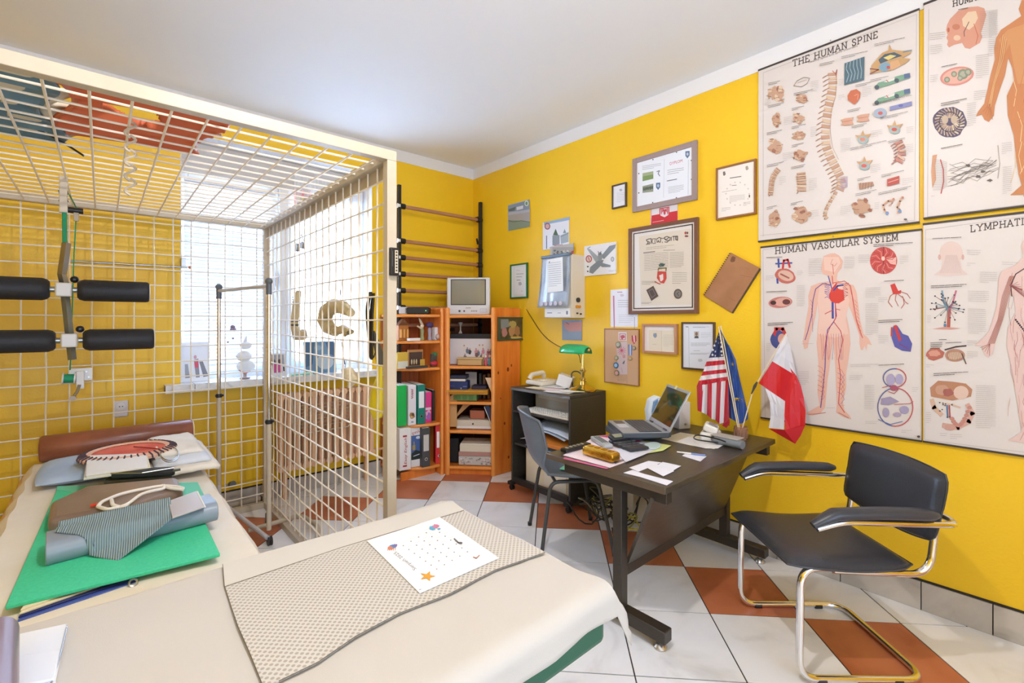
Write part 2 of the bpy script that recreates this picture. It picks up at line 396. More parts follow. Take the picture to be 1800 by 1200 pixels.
# blinds: every slat a part
blind_m = M('blind_slat', 'eef1f4', .5, trans=.0)
_b = blind_m.node_tree; _p = _b.nodes['Principled BSDF']; _tl = _b.nodes.new('ShaderNodeBsdfTranslucent'); _tl.inputs[0].default_value = (.93, .96, 1, 1)
_mx = _b.nodes.new('ShaderNodeMixShader'); _mx.inputs[0].default_value = .12; _b.links.new(_p.outputs[0], _mx.inputs[1]); _b.links.new(_tl.outputs[0], _mx.inputs[2]); _b.links.new(_mx.outputs[0], _b.nodes['Material Output'].inputs[0])
def blind(x0, x1, z0, z1, label):
    t = T('venetian_blind', label, 'blind', ((x0 + x1) / 2, wy - .03, z1), 0)
    box('head_rail', (x0, wy - .045, z1), (x1, wy - .02, z1 + .03), pvc, t)
    first = None; z = z1 - .012; zz = z1 - .012
    while z > z0:
        if first is None:
            first = MB().box(((x0+x1)/2, wy - .03, z), (x1 - x0, .030, .0012), rx=R(64)).build('slat', blind_m, t, smooth=False)
        else: q = part_copy(first, (0, 0, z - zz)); q.parent = t
        z -= .026
    for xx in (x0 + .08, x1 - .08): MB().tube([(xx, wy - .045, z1), (xx, wy - .045, z0)], .001, 4).build('cord', pvc, t)
    box('bottom_bar', (x0, wy - .038, z0 - .02), (x1, wy - .024, z0 - .008), pvc, t)
    return t
blind(.425, 1.0, 1.0, 2.26, 'white venetian blind lowered over the left window sash behind the cage')
# sheer curtain on the right sash
mb = MB(); mb.grid(60, 2, lambda u, v: Vector((1.13 + .56 * u, wy - .03 + .012 * math.sin(u * 60), 2.44 - 1.45 * v)))
tag(mb.build('sheer_curtain', milk, None), 'thin white sheer curtain over the right half of the window', 'curtain')
# yellow paint above niche etc. handled by wall; ceiling lamp (outside the frame, its light is seen)
t = T('ceiling_lamp', 'round frosted ceiling lamp above the massage couch', 'lamp', (.60, .62, ZC))
MB().lathe([(.02, 0), (.09, 0), (.09, -.03), (.02, -.035)], (.60, .62, ZC)).build('canopy', white_pl, t)
MB().cyl((.60, .62, ZC - .03), (.60, .62, ZC - .12), .012).build('stem', brass, t)
L = bpy.data.lights.new('lamp_bulb', 'POINT'); L.energy = 58; L.color = (.95, .91, .93); L.shadow_soft_size = .035
Lo = bpy.data.objects.new('lamp_bulb', L); Lo.location = (0, 0, -.15); COL.objects.link(Lo); Lo.parent = t
MB().lathe([(.10, -.12), (.1, -.125), (.10, -.13), (.03, -.12)], (.60, .62, ZC)).build('lamp_ring', brass, t)

# radiator under the window
rad_m = M('radiator_enamel', 'e8bd96', .4, noise_s=4, col2='dba87e')
t = T('radiator', 'peach enamelled column radiator under the window sill', 'radiator', (1.3, 3.65, .2))
sec = None
for k in range(13):
    x = .965 + k * .057
    if sec is None:
        mb = MB()
        for yy in (3.60, 3.655):
            mb.tube([(x, yy, .235), (x, yy, .76)], .019, 8)
        mb.tube([(x, 3.585, .235), (x, 3.67, .235)], .026, 8); mb.tube([(x, 3.585, .75), (x, 3.67, .75)], .026, 8)
        sec = mb.build('column', rad_m, t)
    else: q = part_copy(sec, (k * .057, 0, 0)); q.parent = t
MB().cyl((.94, 3.63, .235), (1.69, 3.63, .235), .012).build('pipe', rad_m, t)
MB().cyl((.94, 3.63, .75), (1.69, 3.63, .75), .012).build('pipe', rad_m, t)
MB().cyl((1.69, 3.63, .235), (1.77, 3.63, .235), .01).cyl((1.77, 3.63, .235), (1.77, 3.63, 0), .01).build('feed_pipe', rad_m, t)
for x in (1.0, 1.62): (box('bracket', (x - .012, 3.64, .45), (x + .012, YB - .002, .48), rad_m, t), box('foot', (x - .015, 3.62, 0), (x + .015, 3.65, .22), rad_m, t))
# drying rack hung on the radiator
t = T('drying_rack', 'white wire drying rack hung in front of the peach radiator', 'rack', (1.2, 3.55, .7))
MB().tube(fillet([(1.03, 3.55, .70), (1.03, 3.54, .48), (1.45, 3.54, .48), (1.45, 3.55, .70)], .04), .005, 6).build('frame', cream_metal, t)
r0 = None
for k in range(7):
    z = .52 + k * .027
    if r0 is None: r0 = MB().tube([(1.03, 3.547, z), (1.45, 3.547, z)], .0022, 5).build('wire', cream_metal, t)
    else: q = part_copy(r0, (0, 0, k * .027)); q.parent = t
for x in (1.03, 1.45): MB().tube([(x, 3.55, .70), (x, 3.56, .785), (x, 3.60, .785)], .004, 6).build('hook', cream_metal, t)
# wall socket
t = T('wall_socket', 'double white wall socket on the yellow wall above the couch', 'socket', (.09, YB, .76))
box('plate', (.055, YB - .012, .71), (.125, YB, .81), M('socket_white', 'dcd6d6', .4), t, bev=.008)
MB().cyl((.09, YB - .014, .775), (.09, YB - .011, .775), .022).build('outlet', white_pl, t)
MB().cyl((.083, YB - .016, .775), (.083, YB - .0135, .775), .003).cyl((.097, YB - .016, .775), (.097, YB - .0135, .775), .003).build('holes', black_pl, t)
# ================================================================ THE CAGE
CX0, CX1, CY0, CY1, CZ = -1.12, .885, 1.70, 3.60, 1.975
t = T('suspension_cage', 'cream metal mesh therapy cage with open front around the couch', 'cage', (CX1 - .02, CY0, 0))
q = .04
for (x, y) in ((CX1 - q, CY0), (CX1 - q, CY1 - q), (CX0, CY0), (CX0, CY1 - q)): box('post', (x, y, .0), (x + q, y + q, CZ - q), cream_metal, t, bev=.002)
box('top_rail', (CX0, CY0, CZ - q), (CX1, CY0 + q, CZ), cream_metal, t, bev=.002)
box('top_rail', (CX0, CY1 - q, CZ - q), (CX1, CY1, CZ), cream_metal, t, bev=.002)
box('top_rail', (CX1 - q, CY0 + q, CZ - q), (CX1, CY1 - q, CZ), cream_metal, t, bev=.002)
box('top_rail', (CX0, CY0 + q, CZ - q), (CX0 + q, CY1 - q, CZ), cream_metal, t, bev=.002)
box('bottom_rail', (CX1 - q, CY0 + q, .0), (CX1, CY1 - q, .04), cream_metal, t, bev=.002)
box('bottom_rail', (CX0 + q, CY1 - q, .0), (CX1 - q, CY1, .04), cream_metal, t, bev=.002)
# flat inner flange of the side panel under the top rail
box('flange', (CX1 - .008, CY0 + q, CZ - q - .055), (CX1 - .004, CY1 - q, CZ - q), cream_metal, t)
def wires(p, q_, step, n, r, wob=0):
    f = None
    for k in range(n):
        if f is None or wob:
            A, B = Vector(p), Vector(q_); pts = [A + (B - A) * (i / 10) + Vector([noise.noise(Vector((i * .7, k * 3.1 + step[j], j))) * wob for j in range(3)]) * (0 if i in (0, 10) else 1) for i in range(11)] if wob else [A, B]
            o = MB().tube(pts, r, 6).build('wire', wire_m, t)
            if f is None: f = o
            if wob: o.location = Vector(step) * k
        else: o = part_copy(f, Vector(step) * k); o.parent = t
wr_ = .0040
ze = .0046
# side panel (X = .865): uprights on the outside, crossbars inside
wires((.868, 1.838, .04), (.868, 1.838, CZ - q), (0, .0927, 0), 19, wr_, .006)
wires((.862, CY0 + q, .075), (.862, CY1 - q, .075), (0, 0, .0945), 20, wr_, .006)
# back panel
wires((-.98, CY1 - .018, .04), (-.98, CY1 - .018, CZ - q), (.094, 0, 0), 20, wr_, .006)
wires((CX0 + q, CY1 - .024, .10), (CX1 - q, CY1 - .024, .10), (0, 0, .0945), 20, wr_, .006)
# top panel
wires((-1.062, CY0 + q, CZ - .030), (-1.062, CY1 - q, CZ - .030), (.0942, 0, 0), 21, wr_, .002)
wires((CX0 + q, 1.83, CZ - .024), (CX1 - q, 1.83, CZ - .024), (0, .0927, 0), 19, wr_, .002)

# inflatable mattress and bag lying on the cage
orange_v = M('orange_vinyl', 'e0784e', .4, noise_s=3, col2='d0663f')
blue_v = M('blue_vinyl', '56788c', .38, noise_s=4, col2='7593a0')
t = T('air_mattress', 'folded orange ribbed air mattress lying on top of the cage', 'mattress', (.1, 2.1, 1.99))
hole = Vector((.09, 1.985))
mb = MB()
def am(u, v):
    x = -.10 + .41 * u; y = 1.80 + .51 * v + (.08 * (1 - u) - .03)
    x += .03 * math.sin(v * 6)
    z = 1.985 + .03 * abs(math.sin(u * 0 + v * math.pi * 6)) ** .6 * (min(1, min(u, 1-u) * 9) ** .5)
    return Vector((x, y, z))
nu, nv = 60, 90
mb.grid(nu, nv, am)
keep = []
for f in mb.f:
    c = sum((mb.v[i] for i in f), Vector()) / 4
    if ((c.x - .085) / .085) ** 2 + ((c.y - 2.01) / .055) ** 2 > 1: keep.append(f)
mb.f = keep; mb.build('ribbed_body', orange_v, t, solid=-.012)
MB().tube([(.30, 2.02, 1.995), (.335, 2.03, 1.993)], .007, 6).build('valve', M('valve_grey', '7c5a50', .5), t)
t = T('beach_mat', 'folded blue and cream inflatable beach mat on the cage beside the orange one', 'mat', (-.3, 2.1, 1.99))
cream_v = M('cream_vinyl', 'e2d8c0', .4)
mb = MB()
def bm_(u, v):
    x = -.72 + .60 * u + .03 * math.sin(v * 9); y = 1.80 + .68 * v; z = 1.984 + .045 * abs(math.sin(v * math.pi * 5)) ** .6 * (min(1, min(u, 1-u) * 9) ** .5)
    return Vector((x, y, z))
mb.grid(24, 50, bm_).build('ribbed_body', blue_v, t, solid=-.012)
for k in range(5):
    y0 = 1.81 + k * .136
    mb = MB().grid(8, 6, lambda u, v: Vector((-.24 + .19 * u * (1 - .8 * abs(v - .5)), y0 + .13 * v, 1.979 + .03 * math.sin(v * math.pi)))); mb.build('cream_end', cream_v, t, solid=-.01)
MB().tube([(-.17, 2.40, 1.99), (-.10, 2.45, 1.97), (-.05, 2.44, 1.935)], .008, 5, flat=.4).build('strap', black_pl, t)

# chain of S hooks
t = T('hook_chain', 'chain of bent white wire S hooks hanging from the cage top', 'hook', (.115, 2.2, 1.94))
for k in range(5):
    z = 1.965 - k * .048; x = .072; y = 2.0; pts = []
    for i in range(13):
        a = i / 12; pts.append((x + .014 * math.sin(a * 2 * math.pi), y + .004 * math.cos(a * 7), z - .056 * a))
    MB().tube(pts, .0045, 6).build('hook', cream_metal, t)

# leg roller trainer on the green rope
LX, LY = -.13, 2.93
t = T('leg_roller_hanger', 'hanging steel bar with four black foam rollers on a green rope', 'exercise equipment', (LX, LY, 1.9))
def at(px, py, Y=LY): return oY(px, py, Y)
b = [at(118, 425), at(112, 480), at(116, 520), at(124, 600), at(127, 630)]
fr = Vector((0, -.012, 0))
MB().tube([at(117, 427), at(109, 482), at(113, 498)], .018, 4, flat=.9).build('upper_bar', steel, t, smooth=False)
MB().tube([at(112, 495), at(127, 632)], .017, 4, flat=.9).build('lower_bar', M('dull_steel', '85877a', .4, .6), t, smooth=False)
for py, x0 in ((509, -5), (598, 2)):
    c = at(112 if py < 550 else 122, py)
    MB().box(c, (.055, .05, .062)).build('clamp', white_pl, t, bev=.006)
    MB().cyl(c + Vector((.03, 0, 0)), c + Vector((.05, 0, 0)), .013).cyl(c - Vector((.05, 0, 0)), c - Vector((.03, 0, 0)), .013).build('axle', steel, t)
    for sg in (-1, 1):
        a0 = c + Vector((sg * .045, 0, 0)); a1 = c + Vector((sg * (.305 if sg > 0 else .33), 0, 0)); dx = Vector((sg * .008, 0, 0)); rr = .05
        MB().tube([a0, a0 + dx, a0 + dx * 3, a1 - dx * 1.5, a1 - dx * .5, a1], [rr*.7, rr*.88, rr, rr, rr * .97, rr * .9], 20).build('foam_roller', foam_black, t)
        MB().cyl(a1, a1 + dx * .5, rr * .82).build('end_cap', white_pl, t)
    MB().ball(c + Vector((.035, .03, .05)), .016).build('knob', black_pl, t)
top = at(110, 330); cr = cream_metal
box('pulley_plate', at(104, 373) + Vector((0, -.012, 0)), at(119, 310) + Vector((0, .012, 0)), cr, t, bev=.002)
gr = M('green_rope', '1e9c6e', .6)
MB().tube([at(113, 338), at(114, 428)], .0085, 8).build('rope', gr, t)
MB().cyl(at(103, 338), at(120, 338), .01).cyl(at(103, 353), at(120, 353), .006).build('bolt', dark_metal, t)
MB().tube([at(122, 342), oY(134, 365, 3.40)], .003, 6).build('rope', gr, t)
MB().tube([oY(134, 380, 3.45), oY(130, 450, 3.5), oY(124, 632, 3.5), oY(123, 650, 3.52)], .0032, 6).build('rope', gr, t)
c = oY(133, 370, 3.42); MB().cyl(c - Vector((.03, 0, 0)), c + Vector((.03, 0, 0)), .016).build('pulley', dark_metal, t); box('pulley_block', oY(129, 388, 3.42) - Vector((0, .01, 0)), oY(139, 366, 3.42) + Vector((0, .01, 0)), cr, t, bev=.003)
# winch
WY = 3.545
t = T('rope_winch', 'small white hand winch with green rope spool on the back mesh', 'winch', oY(140, 672, WY))
def wp(px, py, dy=0): return oY(px, py, WY) + Vector((0, dy, 0))
box('mount_plate', wp(120, 648, .005), wp(163, 668, .022), white_pl, t, bev=.003)
MB().cyl(wp(112, 665), wp(130, 665), .024).build('spool', gr, t)
MB().cyl(wp(109, 665), wp(112, 665), .032).cyl(wp(130, 665), wp(133, 665), .032).build('flange', white_pl, t)
box('bracket', wp(134, 652, -.02), wp(148, 682, .01), white_pl, t, bev=.003)
MB().tube([wp(140, 675, -.03), wp(136, 687, -.035), wp(131, 694, -.035)], .007, 8).build('crank', steel, t)
MB().cyl(wp(129, 698, -.06), wp(129, 698, -.03), .014).build('crank_knob', cream_metal, t)
[MB().cyl(wp(a_, b_, 0), wp(a_, b_, .006), .004).build('screw', steel, t) for a_, b_ in ((152, 653), (156, 663))]
# sliding rod seen on the back panel
t = T('curtain_rod', 'thin grey metal rod with an orange tip in front of the yellow wall', 'rod', oY(225, 463, 3.66))
MB().cyl(oY(122, 459, 3.66), oY(330, 470, 3.66), .006).build('rod', steel, t); MB().ball(oY(334, 470, 3.66), .01).build('tip', M('orange_tip', 'c9703f', .5), t)
c = oY(322, 462, 3.69); box('wall_bracket', c - Vector((.012, .03, .03)), c + Vector((.012, .05, .03)), steel, t)

# ---------------------------------------------------------------- folded clothes rail inside the cage
t = T('clothes_rail', 'folded clothes rail with two chrome posts standing in the cage corner', 'clothes rail', (.72, 3.0, 0))
A = Vector((.722, 2.93, 0)); B = Vector((.565, 3.48, 0))
rail_grey = M('rail_grey', 'c8c6c6', .4, .3)
MB().cyl(A + Vector((0, 0, .10)), A + Vector((0, 0, .72)), .0135).build('lower_post', cream_metal, t)
MB().cyl(A + Vector((0, 0, .72)), A + Vector((0, 0, 1.52)), .0115).build('chrome_post', chrome, t)
MB().cyl(B + Vector((0, 0, .25)), B + Vector((0, 0, .82)), .0135).build('lower_post', cream_metal, t)
MB().cyl(B + Vector((0, 0, .82)), B + Vector((0, 0, 1.49)), .0115).build('chrome_post', chrome, t)
tipm = M('joint_grey', '5d6165', .4)
MB().cyl(A + Vector((0, 0, 1.50)), B + Vector((0, 0, 1.49)), .0115).build('top_bar', rail_grey, t)
for P, z in ((A, 1.45), (B, 1.44)): MB().cyl(P + Vector((0, 0, z)), P + Vector((0, 0, z + .07)), .0155).ball(P + Vector((0, 0, z + .075)), .021).build('joint', tipm, t)
for P, z in ((A, .72), (B, .82)): MB().cyl(P + Vector((-.0, 0, z - .012)), P + Vector((0, 0, z + .012)), .0175).cyl(P + Vector((-.02, 0, z)), P + Vector((.025, 0, z)), .008).build('clamp_knob', black_pl, t)
p = [B + Vector((0, 0, .27)), B + Vector((0, 0, .16)), oZ(470, 940, .06)]
MB().tube(fillet([B + Vector((0, 0, .30)), B + Vector((.0, 0, .15)), oZ(470, 945, .05)], .06), .0125, 10).build('bent_leg', rail_grey, t)
MB().tube(fillet([oZ(436, 932, .05), oZ(530, 905, .05), oZ(560, 925, .05), oZ(556, 960, .05)], .05), .013, 10).build('base_bar', cream_metal, t)
MB().tube(fillet([oZ(393, 853, .16), oZ(452, 837, .16), oZ(464, 845, .12), oZ(462, 870, .06)], .06), .013, 10).build('base_bar', cream_metal, t)
box('foot_plate', oZ(402, 893, .02), oZ(458, 872, .05), cream_metal, t, bev=.003)
def caster(c, parent, r=.022):
    c = Vector(c); MB().cyl(c + Vector((-.012, 0, r)), c + Vector((-.003, 0, r)), r).cyl(c + Vector((.003, 0, r)), c + Vector((.012, 0, r)), r).build('caster', black_pl, parent)
    MB().cyl(c + Vector((0, 0, r)), c + Vector((0, 0, 2.2 * r)), .006).build('caster_stem', steel, parent)
caster(oZ(474, 958, 0), t, .026); caster(oZ(462, 882, 0), t, .026)
MB().cyl(oZ(472, 918, .035), oZ(472, 903, .065), .02).build('joint', tipm, t); MB().cyl(oZ(402, 852, .145), oZ(410, 850, .175), .02).build('joint', tipm, t)

# ---------------------------------------------------------------- things hanging on the side panel (X ~ .88)
SX = .905
def sp(px, py, X=SX): return oX(px, py, X)
bone = M('bone_plastic', 'd9c9a0', .5, noise_s=12, col2='c4b388')
t = T('flute_bone', 'pale curved bone shaped massager with a hook foot hanging on the mesh', 'massager', sp(520, 590))
MB().tube([sp(525, 512), sp(522, 530), sp(518, 560), sp(518, 575), sp(523, 590), sp(532, 590), sp(533, 580)], [.016, .022, .024, .024, .03, .028, .018], 12).build('body', bone, t)
MB().tube([sp(518, 563), sp(518, 565)], .0255, 12).tube([sp(518, 570), sp(518, 572)], .0255, 12).build('black_band', black_pl, t)
for k in range(9): MB().ball(sp(516.5 - k * .1, 522 + k * 4.2, SX + .0) + Vector((0, .02, 0)), .0035, 6, 4).build('stud', black_pl, t)
MB().tube([sp(527, 478), sp(526, 512)], .0015, 5).build('string', black_pl, t)
t = T('neck_collar', 'pale foam neck traction collar with grey strings hanging on the mesh', 'collar', sp(590, 560))
SX = .915
MB().tube([sp(617, 550), sp(603, 540), sp(588, 537), sp(574, 547), sp(571, 562), sp(577, 575), sp(590, 583)], [.022, .034, .038, .04, .04, .036, .026], 12).build('pad', bone, t)
MB().tube([sp(590, 583), sp(603, 578), sp(616, 584), sp(606, 587)], [.02, .022, .02, .014], 12).build('pad', bone, t)
MB().tube([sp(585, 535), sp(584, 517), sp(570, 490), sp(575, 472), sp(597, 460)], .002, 5).build('string', dark_metal, t)
MB().tube([sp(598, 455), sp(598, 540), sp(600, 600), sp(606, 640)], .0022, 5).build('string', dark_metal, t)
MB().tube([sp(604, 470), sp(596, 540), sp(592, 590), sp(600, 622)], .0018, 5).build('string', steel, t)
t = T('wire_loop_pulley', 'small grey pulley block with a wire loop near the mesh top', 'pulley', sp(527, 425))
MB().cyl(sp(522, 435) + Vector((-.008, 0, 0)), sp(522, 435) + Vector((.008, 0, 0)), .026).build('wheel', steel, t)
MB().cyl(sp(532, 431) + Vector((-.008, 0, 0)), sp(532, 431) + Vector((.008, 0, 0)), .022).build('wheel', steel, t)
MB().tube([sp(521, 425), sp(530, 412), sp(536, 428)], .003, 6).build('loop', steel, t)
t = T('cable_bundle', 'looped black cable bundle hanging beside the front mesh post', 'cable', sp(650, 520, .9))
for k in range(4): MB().tube(fillet([sp(650 + k, 513, .90), sp(643 + k * 1.5, 540, .9), sp(646 + k * 1.5, 590 + k * 3, .9), sp(651 + k, 632, .9), sp(655, 628, .9), sp(649 + k * 2, 560, .9), sp(655 + k, 515, .9)], .06), .0035, 6).build('loop', black_pl, t)
# yellow tennis-like racket massager / watering bottle
yel = M('yellow_plastic', 'e9d321', .35)
t = T('massage_hammer', 'yellow guitar shaped massager with dark ribbed handle hanging by the front post', 'massager', sp(668, 690, .82))
X8 = .915
MB().tube([sp(668, 640, X8), sp(667, 665, X8), sp(663, 690, X8), sp(661, 715, X8), sp(664, 735, X8)], [.016, .022, .045, .055, .03], 16, flat=.55).build('body', yel, t)
MB().tube([sp(656, 583, X8), sp(661, 600, X8), sp(667, 622, X8), sp(668, 641, X8)], [.008, .014, .018, .016], 12).build('handle', M('olive_grip', '54503f', .5), t)
MB().tube([sp(660, 712, X8), sp(668, 690, X8)], .018, 8, flat=.3).build('grip_inlay', black_pl, t)
MB().tube([sp(655, 600, X8), sp(650, 615, X8), sp(657, 628, X8), sp(662, 612, X8)], .003, 6).build('strap', black_pl, t)
t = T('shell_ornament', 'pale seashell ornament tied to the side mesh', 'ornament', sp(615, 665))
MB().tube([sp(602, 650), sp(612, 655), sp(622, 668), sp(614, 680)], [.008, .03, .03, .008], 12).build('shell', M('shell', 'efe4c4', .45, noise_s=30, col2='d8c69c'), t); MB().tube([sp(596, 592), sp(610, 620), sp(606, 652)], .0015, 5).build('string', steel, t)
# remote holder on the front post
t = T('intercom_panel', 'small black keypad panel fixed on the outer face of the front cage post', 'panel', (CX1, 1.72, 1.4))
c = oY(692, 460, CY0 - .006)
box('case', (c.x - .018, CY0 - .018, c.z - .055), (c.x + .018, CY0 + .001, c.z + .055), black_pl, t, bev=.003)
box('label_strip', (c.x - .001, CY0 - .0195, c.z - .045), (c.x + .012, CY0 - .0175, c.z + .045), M('label_tan', 'c9bda4', .5), t)
cv = Cv(lambda x, y, h: Vector((c.x + x, CY0 - .0195 - h, c.z + y)))
for k in range(7): cv.ell(.0055, .037 - k * .012, .004, .004, '4a4038'); cv.line([(-.012, .04), (-.012, -.02)], .0015, '777777')
cv.build('print', t)

# ================================================================ COUCH ONE inside the cage
B1X0, B1X1, B1Y0, B1Y1, B1Z = -.27, .40, 1.44, 3.42, .555
t = T('treatment_couch', 'treatment couch with cream sheet and wooden frame standing inside the cage', 'couch', (.07, 2.4, 0))
box('mattress', (B1X0 + .02, B1Y0, B1Z - .10), (B1X1 - .01, B1Y1, B1Z - .012), brown_leather, t, bev=.02)
wood_b = M('beech', 'd7a465', .5, noise_s=6, col2='c99251', stretch=(8, .6, 8))
for a, b in (((B1X0 - .03, B1Y0, B1Z - .15), (B1X0, B1Y1, B1Z - .04)), ((B1X1 - .03, B1Y0, B1Z - .16), (B1X1 - .005, B1Y1, B1Z - .10)), ((B1X0, B1Y0, B1Z - .16), (B1X1 - .03, B1Y0 + .03, B1Z - .10)), ((B1X0, B1Y1 - .03, B1Z - .16), (B1X1 - .03, B1Y1, B1Z - .10))): box('frame_rail', a, b, wood_b, t, bev=.003)
for x in (B1X0 + .0, B1X1 - .06):
    for y in (B1Y0 + .35, B1Y1 - .12): box('leg', (x, y, 0), (x + .05, y + .05, B1Z - .10), wood_b, t, bev=.004)
# sheet
mb = MB()
def s1(u, v):
    x = B1X0 - .03 + (B1X1 - B1X0 + .045) * u; y = B1Y0 + .0 + (B1Y1 - B1Y0 - .01) * v
    n = noise.noise(Vector((x * 5, y * 4, 1))) ; z = B1Z + .009 * n + .004
    e = min(u, 1 - u); 
    if e < .06: z -= (.06 - e) ** 1.4 * (4.5 if u > .5 else 3.2) * (1 + .4 * noise.noise(Vector((0, y * 9, 0))))
    x += .012 * noise.noise(Vector((3, y * 6, u * 2))) * (1 if e < .1 else .0)
    return Vector((x, y, z))
mb.grid(50, 110, s1)
tag(mb.build('bed_sheet', sheet2_m, None, solid=-.003), 'crumpled cream sheet covering the couch inside the cage', 'sheet')
# bolster
t = T('bolster', 'brown leather bolster roll across the far end of the couch', 'bolster', (.1, 3.47, .62))
p0, p1 = Vector((-.24, 3.43, .632)), Vector((.415, 3.43, .632)); d = (p1 - p0).normalized()
MB().tube([p0 - d*.004, p0, p0 + d * .01, p1 - d * .01, p1, p1 + d * .004], [.03, .062, .069, .069, .062, .03], 24).build('roll', brown_leather, t)
MB().tube([p1 + d * .004 + Vector((0, .055*math.cos(a), .055*math.sin(a))) for a in [k * math.pi / 8 for k in range(17)]], .003, 5).build('piping', paper_y, t)
# things on the couch; surface about z=.565
S = B1Z + .008
def pad(name, pts, z0, th, mat, label, cat, bev=.012, tilt=None, parent=None):
    P = [(p[0], p[1], z0) for p in pts]; o = MB().prism(P, (0, 0, th)).build(name, mat, parent, bev=bev, seg=3)
    if label: tag(o, label, cat)
    return o
def P2(px, py, z): v = oZ(px, py, z); return (v.x, v.y)
blue_c = M('pale_blue_cotton', 'a9c0dc', .9, noise_s=6, col2='bccde2', bump=.3, bscale=30)
t = T('pillow', 'pale blue cotton pillow at the far end of the couch', 'pillow', (.05, 3.1, S))
c = Vector((.045, 3.07, S))
def pil(s):
    def f(u, v):
        a = (u * 2 - 1); b = (v * 2 - 1); k = (max(0, 1 - a**4) * max(0, 1 - b**4)) ** .5
        return Vector((c.x + a * .27 * (1 - .05 * b*b), c.y + b * .24 * (1 - .05 * a*a), c.z + .028 + s * (.028 * k) + .004 * noise.noise(Vector((a*4, b*4, 2))) * k))
    return f
MB().grid(24, 20, pil(1)).grid(24, 20, pil(-1)).build('cover', blue_c, t)
S2 = S + .058
t = T('folded_towels', 'pile of folded cream towels on the right edge of the couch', 'towel', (.3, 2.95, S))
for k, (x0, x1, y0, y1) in enumerate([(.17, .425, 2.62, 3.22), (.19, .40, 2.70, 3.25), (.20, .385, 2.82, 3.27)]):
    mb = MB().grid(12, 16, lambda u, v: Vector((x0 + (x1-x0)*u, y0 + (y1-y0)*v, S + .03 + k * .02 + .006 * noise.noise(Vector((u*5, v*5, k))) - .02 * max(0, abs(u-.5)*2 - .85) * 3)))
    mb.build('towel_layer', [sheet2_m, M('bluish_towel', 'dfe4ea', .9), sheet2_m][k], t, solid=-.02)
# round red dish
t = T('round_basket_cushion', 'round red cloth cushion with a ruffled dark edge lying on the pillow', 'cushion', (.10, 2.98, S2))
c = Vector((.105, 2.98, S2 + .012)); red_c = M('red_cloth', 'd0503a', .8, noise_s=8, col2='e2745a', bump=.4, bscale=25); ruf = M('ruffle', 'e9b79a', .85)
MB().lathe([(.02, 0), (.15, 0), (.155, .02), (.148, .026), (.10, .018), (.001, .016)], c, 40).build('cushion_body', red_c, t)
MB().lathe([(.150, .004), (.188, .01), (.19, .022), (.16, .034), (.142, .028)], c, 40, cap=False).build('rim', ruf, t)
lac = M('lacing', '50424f', .8); f0 = None
for k in range(44):
    a = 2 * math.pi * k / 44; d = Vector((math.cos(a), math.sin(a), 0)); MB().tube([c + d * .160 + Vector((0, 0, .037)), c + d * .187 + Vector((0, 0, .027)), c + d * .192 + Vector((0, 0, .012))], .0035, 5).build('lacing_loop', lac, t)
for px in range(1):
    MB().tube([c + Vector((.02, .10, .02)), c + Vector((.05, .02, .028)), c + Vector((.12, -.05, .02))], .003, 5).build('fold', M('red_dark', '9c2f22', .8), t)
t = T('wire_coil', 'thin grey wire coil on the white towels beside the red cushion', 'wire', (.27, 3.1, S2))
for k in range(2): MB().tube([oZ(298 + 16*math.cos(a), 795 + 14*math.sin(a) + k*3, S2 + .03 + .01*k) for a in [2*math.pi*i/24 for i in range(24)]], .0022, 5, closed=True).build('loop', steel, t)
# papers, case, cushion, mats
z = S2 + .035
t = T('paper_stack', 'stack of cream envelopes and papers on the red cushion', 'papers', oZ(220, 825, z))
Q = [P2(156, 802, z), P2(258, 799, z), P2(262, 822, z), P2(150, 838, z)]
for k in range(4):
    MB().prism([(p[0] + random.uniform(-.006, .006), p[1] + random.uniform(-.006, .006), z - .012 + k * .005) for p in Q], (0, 0, .004)).build('sheet_of_paper', paper_y if k % 2 == 0 else paper, t, smooth=False)
zc = S + .03
t = T('black_zip_case', 'flat black zip case on a grey tray behind the brown cushion', 'case', oZ(240, 845, S + .06))
pts = [P2(182, 845, z - .03), P2(303, 836, z - .03), P2(300, 822, z - .03), P2(205, 826, z - .03)]
MB().prism([(p[0], p[1], S + .012) for p in pts], (0, 0, .05)).build('tray', M('taupe_tray', '4a4238', .5), t, bev=.004)
pts = [P2(195, 832, z), P2(308, 826, z), P2(305, 819, z), P2(192, 824, z)]
MB().prism([(p[0], p[1], z - .025) for p in pts], (0, 0, .025)).build('pouch', M('black_nylon', '25272b', .6), t, bev=.008)
MB().tube([oZ(195, 832, z + .004), oZ(250, 831, z + .006), oZ(306, 822, z + .004)], .003, 5).build('zip', steel, t); box('zip_pull', oZ(310, 826, z) - Vector((.012, .006, .004)), oZ(310, 826, z) + Vector((.014, .006, .004)), M('pull_olive', '4c4a38', .5), t)
